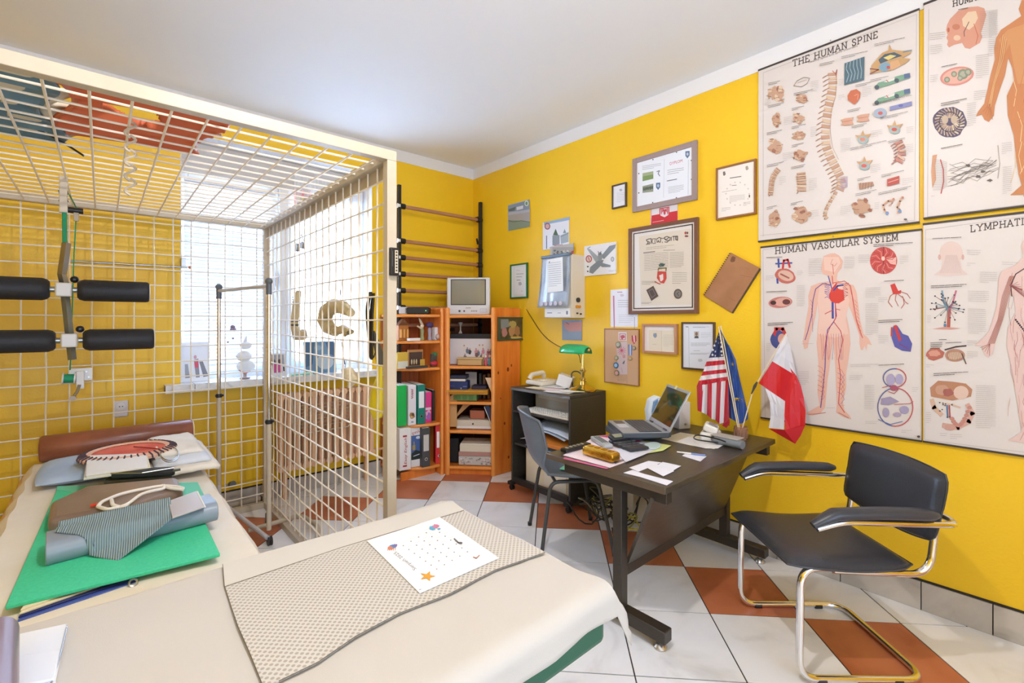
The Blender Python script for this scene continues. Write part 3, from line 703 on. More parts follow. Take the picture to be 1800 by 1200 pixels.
# brown cushion
t = T('brown_cushion', 'flat brown leather cushion with a coiled white rope on the couch', 'cushion', (.07, 2.5, S + .05))
zt = S + .085
Q = [P2(88, 880, zt), P2(152, 851, zt), P2(312, 836, zt), P2(323, 858, zt), P2(240, 884, zt), P2(84, 912, zt)]
MB().prism([(p[0], p[1], S + .028) for p in Q], (0, 0, .055)).build('leather_pad', taupe_leather, t, bev=.02, seg=4)
rope_m = M('white_rope', 'ece6da', .8)
t = T('white_rope', 'looped white rope with a red tip lying on the brown cushion', 'rope', oZ(230, 880, zt + .01))
zr = zt + .006
def rp(l, r=.006, nm='strand', m=rope_m): MB().tube(fillet([oZ(x, y, zr + .004 * (i % 2)) for i, (x, y) in enumerate(l)], .05), r, 8).build(nm, m, t)
rp([(172, 890), (178, 882), (215, 866), (285, 853), (310, 855), (322, 858)]); rp([(172, 890), (190, 896), (222, 888), (250, 866), (290, 858), (288, 853)]); rp([(196, 878), (198, 888), (216, 892), (225, 886)]); rp([(285, 853), (300, 858), (322, 860)]); rp([(160, 889), (170, 886)], .0055, 'red_tip', M('red_tape', 'd4412c', .5))
# green mats
t = T('green_foam_mat', 'large bright green foam exercise mat near the open end of the couch', 'mat', (.05, 2.1, S))
zg = S + .022
Q = [P2(92, 850, zg), P2(386, 905, zg), P2(387, 975, zg), P2(8, 1065, zg)]
MB().prism([(a, b, S + .020) for a, b in [P2(100, 860, S + .03), P2(352, 900, S + .03), P2(387, 973, S + .03), P2(9, 1066, S + .03)]], (0, 0, .012)).build('foam_sheet', green_foam, t, bev=.003)
t = T('small_green_mat', 'smaller green foam mat with its corner showing beyond the brown cushion', 'mat', (.1, 2.7, S))
MB().prism([(a, b, S + .006) for a, b in [P2(100, 852, zg), P2(348, 845, zg), P2(365, 880, zg), P2(95, 880, zg)]], (0, 0, .012)).build('foam_sheet', M('mint_foam', '6fcfae', .8), t, bev=.003)
# grey wedge rolls
grey_v = M('grey_vinyl', '8b98a5', .35); grey_d = M('grey_vinyl_dark', '565754', .45)
t = T('grey_roll_cushion', 'flat grey vinyl roll cushion lying across the green mat', 'cushion', (.1, 2.1, S + .06))
a0, a1 = oZ(80, 964, S + .06), oZ(375, 890, S + .065)
d = (a1 - a0).normalized()
def slab_roll(p, q_, r, wd):      # stadium profile swept p->q
    ax = (q_ - p).normalized(); side = Vector((-ax.y, ax.x, 0)); n = 12; prof = []
    for k in range(n + 1): a = -math.pi/2 + math.pi * k / n; prof.append(side * (wd + r * math.cos(a)) + Vector((0, 0, r * math.sin(a))))
    for k in range(n + 1): a = math.pi/2 + math.pi * k / n; prof.append(side * (-wd + r * math.cos(a)) + Vector((0, 0, r * math.sin(a))))
    m = len(prof); mb = MB(); mb.add([p + v for v in prof] + [q_ + v for v in prof], [tuple(range(m))[::-1], tuple(range(m, 2*m))] + [(i, (i+1) % m, m + (i+1) % m, m + i) for i in range(m)]); return mb
slab_roll(a0, a1, .034, .045).build('roll_body', grey_v, t, bev=.003)
t2 = T('folded_grey_board', 'thin shiny grey folder resting on the grey roll cushion', 'folder', oZ(330, 890, S + .1))
MB().prism([tuple(oZ(x, y, S + .098)) for x, y in ((296, 882), (346, 864), (360, 892), (303, 912))], (0, 0, .004)).build('board', M('warm_grey_card', 'b3aaa2', .4), t2, bev=.001)
MB().prism([tuple(oZ(x, y, S + .1023)) for x, y in ((345, 864), (348, 863), (362, 891), (360, 892))], (0, 0, .001)).build('edge_strip', paper, t2)
# ribbed mat draped over the roll
rib = M('ribbed_mat', '8fa6ae', .7)
nt = rib.node_tree; b_ = nt.nodes['Principled BSDF']; tc = nt.nodes.new('ShaderNodeTexCoord'); wv = nt.nodes.new('ShaderNodeTexWave'); wv.inputs['Scale'].default_value = 55; wv.bands_direction = 'X'
mpn = nt.nodes.new('ShaderNodeMapping'); mpn.inputs['Rotation'].default_value = (0, 0, R(4)); nt.links.new(tc.outputs['Object'], mpn.inputs[0]); nt.links.new(mpn.outputs[0], wv.inputs[0])
rr_ = nt.nodes.new('ShaderNodeValToRGB'); rr_.color_ramp.elements[0].color = (*lin('74909c'), 1); rr_.color_ramp.elements[1].color = (*lin('a9bcc0'), 1); nt.links.new(wv.outputs[0], rr_.inputs[0]); nt.links.new(rr_.outputs[0], b_.inputs[0])
bp = nt.nodes.new('ShaderNodeBump'); bp.inputs['Distance'].default_value = .003; nt.links.new(wv.outputs[0], bp.inputs['Height']); nt.links.new(bp.outputs[0], b_.inputs['Normal'])
zt2 = S + .104
pa, pb, pc, pd, pe = [oZ(*q) for q in ((104, 917, zt2), (300, 874, zt2), (303, 911, zt2 - .01), (207, 986, S + .03), (96, 966, zt2 - .06))]
mb = MB()
def ribf(u, v):
    top = pa.lerp(pb, u)
    if u < .55: bot = pe.lerp(pd, u / .55)
    else: bot = pd.lerp(pc, (u - .55) / .45)
    p = top.lerp(bot, v); zz = p.z
    ax = (a1 - a0).normalized(); side = Vector((-ax.y, ax.x, 0)); s_ = (p - a0).dot(side)
    roof = S + .06 + (.037 if abs(s_) < .045 else (max(0, .037**2 - (abs(s_) - .045)**2) ** .5)) if abs(s_) < .082 else S + .028
    return Vector((p.x, p.y, max(zz, roof) + .002))
mb.grid(40, 30, ribf)
tag(mb.build('ribbed_mat', rib, None, solid=.003), 'blue grey ribbed mat draped over the grey roll cushion', 'mat')
# binders at the open end
t = T('blue_folder', 'blue ring folder with cream papers lying under the green mat edge', 'folder', oZ(130, 1060, S))
blue_f = M('folder_blue', '4a5fae', .4)
for k, (yy, m, h) in enumerate([(1086, blue_f, .02), (1079, M('folder_navy', '1f2b66', .4), .012), (1073, paper_y, .014), (1066, paper_y, .012)]):
    zz = S + .001 + k * .005
    a, b = oZ(30 + k * 2, yy + 8, zz), oZ(238 - k * 8, yy - 60 + k, zz); sd = Vector((.02, .09, 0))
    MB().prism([tuple(a), tuple(b), tuple(b + sd), tuple(a + sd)], (0, 0, .0048)).build(['cover', 'cover', 'papers', 'papers'][k], m, t, bev=.001)
c = oZ(234, 1024, S + .012); MB().tube([c + Vector((0, 0, 0)) + Vector((.009 * math.cos(a), .009 * math.sin(a) * .5, .008 * math.sin(a))) for a in [k * math.pi / 6 for k in range(12)]], .003, 5, closed=True).build('ring_clip', steel, t)
# dark box left of the couch
t = T('wooden_step', 'dark brown wooden step standing on the floor left of the couch', 'step', (-.55, 2.6, 0))
dkw = M('dark_wood', '5d3b2a', .5, noise_s=6, col2='4c2f21'); box('top', (-.75, 2.35, .30), (-.34, 3.1, .33), dkw, t, bev=.004)
for x in (-.73, -.40): box('side', (x, 2.38, 0), (x + .03, 3.07, .30), dkw, t)

# ================================================================ COUCH TWO in the foreground
t = T('massage_couch', 'massage couch with green vinyl pad and metal legs in the foreground', 'couch', (.2, 1.0, 0))
box('vinyl_pad', (-1.35, .67, .548), (.885, 1.335, .675), green_pad, t, bev=.018, seg=3)
box('under_frame', (-1.25, .74, .50), (.80, 1.27, .548), dark_metal, t, bev=.004)
for x in (-1.1, .62):
    for y in (.78, 1.22): MB().cyl((x, y, 0), (x, y, .50), .02).build('leg', M('leg_tan', '8a7350', .4, .4), t)
    MB().cyl((x, .78, .12), (x, 1.22, .12), .012).build('crossbar', dark_metal, t)
mb = MB()
def s2(u, v):     # u along X to the right, v from the far edge to the near hem
    x0, x1 = -1.40, .945; far, near = 1.352, .668
    L = near_len = (far - near); tot = .05 + L + .066
    sdist = v * tot
    n = noise.noise(Vector((u * 9, v * 5, 4)))
    hem = 0
    X = x0 + (x1 - x0) * u
    if sdist < .05: y = far; z = .685 - (.05 - sdist)
    elif sdist < .05 + L - .018: y = far - (sdist - .05); z = .686
    else:
        q_ = sdist - (.05 + L - .018); a = min(q_ / .032, 1) * math.pi / 2; y = near + .018 - .021 * math.sin(a) ; z = .686 - .021 * (1 - math.cos(a))
        if q_ > .032: hang = q_ - .032; z -= hang * (1 + .22 * noise.noise(Vector((X * 5, 0, 7))) + .08*math.sin(X*22)); y -= .012 + .018 * noise.noise(Vector((X * 8, 3, 1))) * hang * 10
        else: y -= .012 * (q_ / .032)
    if sdist >= .05: z += .0022 * n + .004 * max(0, (X - .55)) * noise.noise(Vector((X * 6 + y * 9, X * 20 - y * 5, 2))) * 3 + .0025 * noise.noise(Vector((X * 14, y * 6, 0)))
    e = X - .880                     # drop over the right end
    if e > 0:
        fl_ = 0.07
        z -= min(e, .05) * .9 * (.9 + .2 * noise.noise(Vector((0, y * 7, 0)))) ; 
        X = .880 + e * (.75 if z > .6 else .9)
        if v > .82: X += .03 * (v - .82) * 4; z -= e * (v - .82) * 5
    return Vector((X, y, z))
mb.grid(110, 70, s2)
tag(mb.build('couch_sheet', sheet_m, None, solid=-.002), 'large plain cream cotton sheet draped over the foreground couch', 'sheet')
# perforated runner
perf = M('perforated_fabric', 'd6cfc1', .85)
nt = perf.node_tree; b_ = nt.nodes['Principled BSDF']; tc = nt.nodes.new('ShaderNodeTexCoord'); vo = nt.nodes.new('ShaderNodeTexVoronoi'); vo.voronoi_dimensions = '2D'; vo.inputs['Scale'].default_value = 100; vo.inputs['Randomness'].default_value = 0
mp_ = nt.nodes.new('ShaderNodeMapping'); mp_.inputs['Rotation'].default_value = (0, 0, R(45)); nt.links.new(tc.outputs['Object'], mp_.inputs[0]); nt.links.new(mp_.outputs[0], vo.inputs['Vector']); rr_ = nt.nodes.new('ShaderNodeValToRGB'); rr_.color_ramp.elements[0].position = .25; rr_.color_ramp.elements[0].color = (*lin('a79e91'), 1); rr_.color_ramp.elements[1].position = .42; rr_.color_ramp.elements[1].color = (*lin('ccc7bd'), 1)
nt.links.new(vo.outputs['Distance'], rr_.inputs[0]); nt.links.new(rr_.outputs[0], b_.inputs[0])
t = T('perforated_runner', 'cream perforated anti slip runner with dark piping along the foreground couch', 'runner', (.5, 1.1, .69))
zr = .6925
nearp = [(395, 996), (404, 1040), (425, 1110), (455, 1200), (480, 1290)]
far_l, far_r = oZ(395, 1030, zr), oZ(812, 897, zr)
cl = [oZ(x, y, zr) for x, y in ((395, 1030), (404, 1058), (418, 1100), (440, 1150), (462, 1205))]
lowr = [oZ(x, y, zr) for x, y in ((490, 1199), (560, 1165), (625, 1120), (700, 1080), (790, 1045), (870, 1003), (958, 972))]
poly = [oZ(812, 897, zr), oZ(395, 1030, zr)] + [oZ(x, y, zr) for x, y in ((404, 1058), (418, 1100), (440, 1150), (462, 1205))] + lowr
MB().prism([tuple(p) for p in poly], (0, 0, .0025)).build('perforated_cloth', perf, t, smooth=False)
band = [oZ(x, y, zr) for x, y in ((392, 992), (795, 881), (815, 897), (395, 1031))]
band[0].y = min(band[0].y, 1.36); MB().prism([tuple(p) for p in band], (0, 0, .0028)).build('plain_band', M('band_fabric', 'd0cbc0', .85), t, smooth=False)
pip = M('dark_piping', '6a6256', .7)
MB().tube([p + Vector((0, 0, .0012)) for p in [oZ(392, 992, zr), oZ(395, 1030, zr)] + [oZ(x, y, zr) for x, y in ((404, 1058), (418, 1100), (440, 1150), (462, 1205))]], .0011, 5).build('piping', pip, t)
MB().tube([p + Vector((0, 0, .002)) for p in lowr], .0011, 5).build('piping', pip, t); MB().tube([oZ(395, 1031, zr + .003), oZ(600, 962, zr + .003), oZ(815, 897, zr + .003)], .001, 5).build('seam', pip, t)
# calendar sheet
t = T('calendar_sheet', 'white August calendar sheet with starfish and shells lying on the runner', 'calendar', oZ(760, 975, .697))
Zc = .6965
K = [oZ(x, y, Zc) for x, y in ((645, 951), (773, 909), (877, 981), (738, 1043))]
MB().prism([tuple(p) for p in K], (0, 0, .0012)).build('card', paper, t, smooth=False)
cv = Cv(lambda x, y, h: oZ(x, y, Zc + .0014) + Vector((0, 0, h)), start=0)
# crop5 coordinates: scale 2.432, origin 380,860
c5 = lambda x, y: (380 + x / 2.432, 860 + y / 2.432)
A_, B_, C_ = c5(770, 262), c5(845, 335), None
# handwriting title reads upside down along the left short edge
cv.text('Sierpień 2025', c5(856, 338), c5(766, 262), 9, '6b6b70', .3, up=(-.55, .75))
o0, ex, ey = c5(800, 240), (c5(905, 182)[0] - c5(800, 240)[0], c5(905, 182)[1] - c5(800, 240)[1]), (c5(950, 345)[0] - c5(800, 240)[0], c5(950, 345)[1] - c5(800, 240)[1])
for a in range(5):
    for b in range(7):
        x = o0[0] + ex[0] * a / 3.2 + ey[0] * b / 6.3; y = o0[1] + ex[1] * a / 3.2 + ey[1] * b / 6.3
        cv.ell(x, y, 1.3, .9, '9a9a9e')
        cv.line([(x - 3, y - 4), (x + 5, y - 7)], .25, 'cfcfd2')
for (x, y, col, r) in ((755, 245, '4f8fc4', 6), (745, 252, 'e38a6a', 5), (765, 240, '7a6fae', 4), (925, 165, '62b3d6', 6), (940, 158, 'd98aa8', 6), (952, 170, '7fb8dc', 3)):
    cv.ell(*c5(x, y), r, r * .6, col, jit=.4, seed=x)
for k in range(5): cv.line([c5(735 + k * 8, 250), c5(733 + k * 8, 262)], .8, 'd9793f')
sx, sy = c5(903, 372); st5 = []
for k in range(10): a = -math.pi/2 + k * math.pi / 5 + .3; r = 15 if k % 2 == 0 else 6; st5.append((sx + r * math.cos(a), sy + r * .62 * math.sin(a)))
cv.poly(st5, 'eda93c')
cv.line([c5(1018, 212), c5(1035, 228), c5(1048, 230)], 2.4, '7a7a7e'); cv.ell(*c5(1045, 230), 3.5, 2, '6f6f73'); cv.line([c5(1100, 290), c5(1112, 295), c5(1125, 283)], 1.8, 'c98d7c'); cv.line([c5(868, 430), c5(876, 428)], .8, '8a8a8a')
cv.build('print', t)
# folded cloth and lilac roll in the lower left corner
t = T('folded_paper_towel', 'folded white disposable towel on the near left of the foreground couch', 'towel', oZ(60, 1160, .69))
def q3(*l): return [tuple(oZ(x, y, .6905)) for x, y in l]
MB().prism(q3((-10, 1128), (118, 1100), (98, 1200), (96, 1230), (-10, 1230)), (0, 0, .006)).build('layer', M('bluish_white', 'e4e8ee', .85), t, bev=.002)
MB().prism([(a, b, c + .006) for a, b, c in q3((-10, 1168), (106, 1152), (96, 1204), (-10, 1225))], (0, 0, .005)).build('layer', M('bluish_white', 'e4e8ee', .85), t, bev=.002)
MB().tube([oZ(118, 1101, .698), oZ(106, 1152, .7), oZ(90, 1200, .698)], .0015, 5).build('stitched_edge', steel, t)
t = T('lilac_bolster', 'lilac vinyl bolster end at the lower left edge of the picture', 'bolster', oZ(10, 1160, .72))
a0, a1 = oZ(-8, 1112, .74), oZ(-20, 1250, .74)
MB().tube([a0, a0 + (a1-a0)*.03, a1], [.02, .03, .03], 16).build('roll', M('lilac_vinyl', '84707c', .3), t)
# ================================================================ LADDER BARS
t = T('wall_bars', 'wooden exercise bars between two dark posts on the back wall', 'wall bars', (2.3, 3.62, 1.2))
bar_w = M('bar_wood', 'b3805a', .5, noise_s=6, col2='a87450')
for x, z1 in ((1.888, 2.447), (2.752, 2.445)): box('post', (x - .014, 3.57, .5), (x + .014, 3.60, z1), dark_metal, t, bev=.002)
for k, z in enumerate((2.27, 1.975, 1.835, 1.695, 1.555, 1.41, 1.26, 1.12)):
    MB().cyl((1.93, 3.585, z), (2.72, 3.585, z), .0165, 14).build('bar', bar_w, t)
    MB().cyl((1.892, 3.585, z), (1.94, 3.585, z), .024, 14).build('rubber_sleeve', black_pl, t); MB().cyl((2.71, 3.585, z), (2.765, 3.585, z), .024, 14).build('rubber_sleeve', black_pl, t)
    MB().cyl((1.872, 3.585, z), (1.892, 3.585, z), .02, 14).build('white_cap', white_pl, t)
for x in (1.888, 2.752):
    for z in (2.3, 1.0): box('wall_bracket', (x - .01, 3.60, z - .01), (x + .01, YB - .001, z + .01), dark_metal, t)
MB().tube([(2.752, 3.58, 2.045), (2.70, 3.56, 2.035), (2.66, 3.52, 2.07)], .01, 6).build('hook', dark_metal, t)

# ================================================================ PINE CORNER UNIT
t = T('corner_shelf', 'tall pine corner shelf unit with angled open front in the far corner', 'shelf', (2.5, 3.4, 0))
A = Vector((2.19, 3.325)); B = Vector((2.467, 3.03)); TZ = 1.41
dAB = (B - A).normalized(); nAB = Vector((-dAB.y, dAB.x))   # points away from the room? fixed below
if nAB.dot(Vector((1, 1))) < 0: nAB = -nAB
for x0, y0, x1, y1 in ((A.x - .012, A.y, A.x + .012, YB - .02),): box('side_panel', (x0, y0, 0), (x1, y1, TZ), pine, t, bev=.008)
box('side_panel', (B.x, B.y - .012, 0), (XW - .015, B.y + .012, TZ), pine, t, bev=.006)
for P, nm in ((A + dAB * .012, 'front_post'), (B - dAB * .004, 'front_post')): MB().tube([(P.x, P.y, 0), (P.x, P.y, TZ - .01), (P.x, P.y, TZ)], [.019, .019, .012], 12).build(nm, pine_l, t)
def shelfz(y_px): # z of front edge at the diagonal front
    return H - (y_px - Y0) / F * 3.93
shelf_poly = [(A.x, A.y), (B.x, B.y), (XW - .02, B.y), (XW - .02, YB - .03), (A.x, YB - .03)]
for z in (1.352, .965, .945 - .0, .69, .50, .075):
    pass
SH = {}
for nm, z in (('top', 1.345), ('a', .915), ('b', .615), ('c', .372), ('d', .070)):
    SH[nm] = z
    MB().prism([(p[0], p[1], z - .022) for p in shelf_poly], (0, 0, .022)).build('shelf', pine, t, bev=.004)
    f0, f1 = A + dAB * .03, B - dAB * .02
    MB().cyl((f0.x, f0.y, z - .010), (f1.x, f1.y, z - .010), .0135, 10).build('front_edge', pine_l, t)
MB().prism([(A.x + nAB.x*.02, A.y + nAB.y*.02, 0), (B.x + nAB.x*.02, B.y + nAB.y*.02, 0), (B.x + nAB.x*.04, B.y + nAB.y*.04, 0), (A.x + nAB.x*.04, A.y + nAB.y*.04, 0)], (0, 0, .048)).build('plinth', pine, t)
box('cross_rail', (A.x + .02, YB - .05, 1.20), (2.52, YB - .03, 1.23), M('dark_rail', '3a2415', .5), t)
box('back_panel', (2.5, YB - .03, .1), (XW - .02, YB - .02, 1.33), M('pine_dark', '8a5030', .5, noise_s=5, col2='7c4527'), t); box('back_panel', (XW - .018, B.y + .02, .1), (XW - .008, YB - .035, 1.33), M('pine_dark'), t)
box('shelf_lip', (A.x + .03, A.y + .1, .92), (A.x + .033, A.y + .11, .93), pine_l, t)
for (px, py, rr) in ((893, 649, .013), (876, 655, .009), (899, 642, .008), (887, 744, .009), (894, 803, .009), (905, 690, .006), (884, 575, .007), (901, 771, .006), (880, 700, .005)):
    c = oY(px, py, B.y - .0125); mb = MB().cyl((c.x, B.y - .0126, c.z), (c.x, B.y - .0118, c.z), rr, 12); mb.v = [Vector((v.x, v.y, c.z + (v.z - c.z) * 1.5)) for v in mb.v]; mb.build('knot', M('knot', '7c3212', .5), t)
# left end unit with rounded shelves
t = T('end_shelf', 'pine end shelf unit with rounded fronts beside the corner unit', 'shelf', (1.95, 3.5, 0))
EX0, EX1 = 1.80, 2.172
box('side_panel', (EX1 - .024, 3.345, 0), (EX1, YB - .02, 1.405), pine, t, bev=.009)
MB().tube([(EX1 - .012, 3.345, 0), (EX1 - .012, 3.345, 1.395), (EX1 - .012, 3.345, 1.405)], [.015, .015, .01], 12).build('front_post', pine_l, t)
for k in range(4): box('back_plank', (EX0 - .02 + k * .092, YB - .032, .06), (EX0 + .068 + k * .092, YB - .022, 1.35), M('pine_back', 'b8622c', .45, noise_s=5, col2='9c4d20', stretch=(6, 1, .5)), t, bev=.002)
ES = []
for z in (1.352, 1.133, .908, .443, .09):
    P = [(EX1 - .024, YB - .03), (EX0 - .02, YB - .03), (EX0 - .02, YB - .13)]
    for k in range(8):
        a = math.pi - k / 7 * math.pi / 2; P.append((EX1 - .06 + (EX1 - .04 - EX0) * math.cos(a) , YB - .13 - .235 * math.sin(a)))
    P = [(EX1 - .024, YB - .03), (EX0 - .02, YB - .03), (EX0 - .02, 3.58), (EX0 + .05, 3.47), (EX0 + .15, 3.385), (EX0 + .27, 3.352), (EX1 - .024, 3.352)]
    MB().prism([(p[0], p[1], z - .024) for p in P], (0, 0, .024)).build('shelf', pine_l, t, bev=.008, seg=3); ES.append(z)
box('plinth', (EX0 + .02, 3.42, 0), (EX1 - .03, 3.435, .066), pine, t)

# set-top box and TV
t = T('set_top_box', 'black and silver set top box on the rounded shelf unit', 'set top box', (1.95, 3.5, 1.36))
c = oZ(745, 550, 1.36); m_ = MB().box((0, 0, .03), (.20, .15, .056)).build('case', black_pl, t, bev=.006, world=False); m_.location = (0, 0, 0)
t.location = (2.02, 3.50, 1.353); WL[t.name] = t.location.copy(); t.rotation_euler = (0, 0, R(-38))
f_ = MB().box((-.112, 0, .031), (.07, .15, .058)).build('silver_end', silver_pl, t, bev=.005, world=False)
MB().box((.075, -.0765, .03), (.006, .002, .006)).build('led', M('led_green', '8ff07a', .3, emit=2), t, world=False)
def crt(name, label, loc, rz):
    t = T(name, label, 'television', loc, rz); W_, H_, D_ = .375, .325, .06
    MB().box((0, D_ / 2, H_ / 2), (W_, D_, H_)).build('bezel', M('tv_silver', 'd6d4d0', .4), t, bev=.012, seg=3)
    mb = MB(); mb.add([(-W_/2+.01, D_, .01), (W_/2-.01, D_, .01), (W_/2-.01, D_, H_-.01), (-W_/2+.01, D_, H_-.01), (-.11, .30, .03), (.11, .30, .03), (.11, .30, .24), (-.11, .30, .24)], [(0,1,2,3), (4,7,6,5), (0,4,5,1), (1,5,6,2), (2,6,7,3), (3,7,4,0)]); mb.build('tube_housing', M('tv_silver'), t, bev=.01)
    MB().box((0, -.001, .198), (.305, .006, .222)).build('screen_surround', M('tv_gasket', '2c2c2c', .5), t, bev=.01, seg=3)
    mb = MB(); mb.grid(14, 12, lambda u, v: Vector(((u-.5)*.29, -.0045 - .010 * (1 - (2*u-1)**2) * (1 - (2*v-1)**2) ** 1, .198 + (v-.5)*.208)))
    mb.build('screen', M('crt_glass', '8b8676', .08, coat=.5), t)
    for x, r in ((-.075, .009), (-.035, .007)): MB().cyl((x, -.012, .035), (x, 0, .035), r).build('knob', M('dark_knob', '3c3c40', .4), t)
    for k in range(4): MB().cyl((.03 + k * .014, -.005, .035), (.03 + k * .014, 0, .035), .004).build('button', black_pl, t)
    MB().box((0, -.002, .062), (.045, .003, .009)).build('maker_plate', M('plate_dull', 'aaa79f', .4), t); MB().box((.13, -.004, .04), (.06, .006, .035)).build('sensor_cover', silver_pl, t, bev=.003)
    return t
c = (oZ(835, 552, SH['top']))
tv = crt('television', 'small silver tube television on top of the pine corner unit', (2.375, 3.265, SH['top'] + .0025), R(-41.4 - 3))
t = T('tv_antenna_box', 'flat black recorder on the corner unit behind the television', 'recorder', (2.25, 3.55, SH['top']))
box('case', (2.21, 3.45, SH['top'] + .001), (2.42, 3.66, SH['top'] + .045), black_pl, t, bev=.004)
# framed painting leaning on right side panel
def wallpic_frame(t, mp_quad, fwid, depth, mat, art, matcol='eeeeee', glass=False, back='paper'):
    pass

# ---------------------------------------------------------------- shelf contents
def onshelf_end(px, z, Y): return None
# end shelf binders: placed on shelves of the end unit, facing the room
def binder(x, y, z, rz, w_, h, d, col, label, ring=True, lab='f2f2f0', name='binder', art=None):
    t = T(name, label, 'binder', (x, y, z), rz)
    m = M('binder_' + col, col, .45)
    MB().box((0, d/2, h/2), (w_, d, h)).build('cover', m, t, bev=.002)
    MB().box((0, d/2 + .006, h/2 + .002), (w_ - .012, d - .004, h)).build('pages', paper, t, smooth=False)
    if lab: MB().box((0, -.001, h * .62), (w_ * .66, .002, h * .42)).build('spine_label', M('lab_' + lab, lab, .6), t, smooth=False)
    if ring:
        MB().cyl((0, -.002, h * .2), (0, 0, h * .2), w_ * .19, 16).build('finger_ring', chrome, t); MB().cyl((0, -.003, h * .2), (0, .0, h * .2), w_ * .11, 12).build('finger_hole', black_pl, t)
    if art: 
        cv = Cv(lambda a, b, hh: Vector((a, -.0012 - hh, b)), start=1e-3); art(cv, w_, h); o = cv.build('print', None); o.parent = t
    return t
z2 = ES[3] + .001; z3 = ES[4] + .001
# positions solved from the photograph on a plane Y
def bx(px, Y=3.42): return oY(px, 700, Y).x
rzb = R(-8)
hh = .335
binder(bx(708), 3.43, z2, rzb, .075, .33, .24, '16b24a', 'bright green lever arch binder at the left end of the upper binder row', lab=None, ring=False)
def art_white(cv, w_, h):
    [cv.ell((-.004, .004)[k % 2], h * (.9 - k * .022), .006, .004, 'b5566a', jit=.6, seed=k) for k in range(11)]; cv.ell(0, h * .24, .022, .030, 'b98a52', jit=.4, seed=4); cv.ell(.004, h * .26, .012, .014, '6d5138', jit=.4, seed=2); cv.ell(-.006, h * .21, .01, .01, 'd9b47a'); cv.rect(-.01, h * .06, .01, h * .1, '9aa4b4')
binder(bx(723), 3.405, z2, rzb, .068, .325, .24, 'e9e4e4', 'white binder with a small brown picture between green binders', lab=None, ring=False, art=art_white)
binder(bx(737.5), 3.39, z2, rzb, .068, .325, .26, '14806e', 'teal lever arch binder with white spine label')
def art_pink(cv, w_, h):
    cv.ell(0, h * .28, .024, .04, 'f2b8d8', jit=.5, seed=3); cv.ell(.004, h * .2, .018, .03, 'b06cc4', jit=.5, seed=5); cv.rect(-.025, h * .42, .025, h * .5, 'f6d9e6')
binder(bx(750.5), 3.40, z2, rzb, .052, .255, .2, 'df3f86', 'pink magazine file with floral print', lab=None, ring=False, art=art_pink, name='magazine_file')
binder(bx(757.5), 3.42, z2, rzb, .018, .25, .2, 'c01f3f', 'thin crimson book beside the pink magazine file', lab=None, ring=False, name='book')
for k, (lb, h_) in enumerate((('black book next to the thin crimson book', .26), ('dark green book against the shelf side', .245))): binder(bx(763.5 + k * 6), 3.43, z2, rzb, .022, h_, .19, ['2b2b2d', '2e3328'][k], lb, lab=None, ring=False, name='book')
def art_easy(cv, w_, h):
    for x0 in (-.002,):
        cv.text('Easy English', (.012, h * .14), (.012, h * .78), .03, 'c32f33', .2, up=(-1, 0)); cv.rect(-.02, h * .08, .014, h * .12, 'c32f33'); cv.rect(-.02, h * .8, .014, h * .84, 'c32f33')
binder(bx(716) - .03, 3.40, z3, rzb, .095, .335, .24, 'ece9e2', 'thick white language course binder with red lettering', lab=None, ring=False, art=art_easy)
t = T('course_box', 'white course box with red title and a palace photo on its side', 'box', (bx(731), 3.42, z3), rzb)
MB().box((0, .05, .165), (.085, .10, .33)).build('box', M('course_white', 'ece9e2', .5), t, bev=.002)
cv = Cv(lambda a, b, hh: Vector((a, -.0005 - hh, b)), start=3e-4)
cv.text('Easy', (-.032, .285), (.036, .298), .036, 'c32f33', .2); cv.rect(-.04, .06, .042, .26, '4f6ea6'); cv.poly([(-.04, .06), (.042, .06), (.042, .12), (.0, .14), (-.04, .11)], '23302c'); cv.rect(-.03, .14, -.005, .18, 'c2a55a'); cv.rect(-.02, .18, -.012, .21, 'c2a55a'); cv.ell(.02, .24, .02, .012, 'e6ecf4'); cv.line([(-.02, .09), (.03, .1)], .006, 'dfe3e6')
o = cv.build('print', None); o.parent = t
binder(bx(742.5), 3.36, z3, rzb, .07, .32, .26, '4b4b4d', 'dark grey lever arch binder in the lower row', lab='cfcac2')
binder(bx(767) - .004, 3.37, z3, R(-20), .062, .325, .2, 'd2232a', 'red lever arch binder leaning against the shelf side', lab='f2f2f0')
# small things on upper shelves of the end unit
za, zb = ES[1] + .001, ES[2] + .001
def lump(name, label, cat, px, z, Y, sz, col, shape='box', rz=0, extra=None):
    c = oY(px, 600, Y); t = T(name, label, cat, (c.x, Y, z)); m = M('c_' + col, col, .6, noise_s=14, col2=col)
    c = Vector((c.x, Y, z))
    if shape == 'box': MB().box(c + Vector((0, 0, sz[2] / 2)), sz, rz=rz).build('body', m, t, bev=min(sz) * .08)
    elif shape == 'lathe': MB().lathe([(a * sz[0], b * sz[2]) for a, b in ((.5, 0), (.55, .1), (.35, .4), (.5, .75), (.3, .95), (.1, 1))], c, 16).build('body', m, t)
    if extra: extra(t, c, sz)
    return t
def x_house(t, c, s):
    MB().prism([(c.x - .05, c.y - .03, c.z + .13), (c.x + .05, c.y - .03, c.z + .13), (c.x, c.y - .03, c.z + .18)], (0, .05, 0)).build('roof', M('c_6b3f22', '6b3f22', .5), t)
    for k in range(3): MB().box((c.x - .03 + k * .03, c.y - .034, c.z + .06), (.018, .006, .07)).build('arch', M('c_e0a050', 'e0a050', .5), t)
lump('wooden_shrine', 'small carved wooden house ornament on the upper rounded shelf', 'ornament', 707, za, 3.50, (.09, .05, .13), 'b06c2e', extra=x_house)
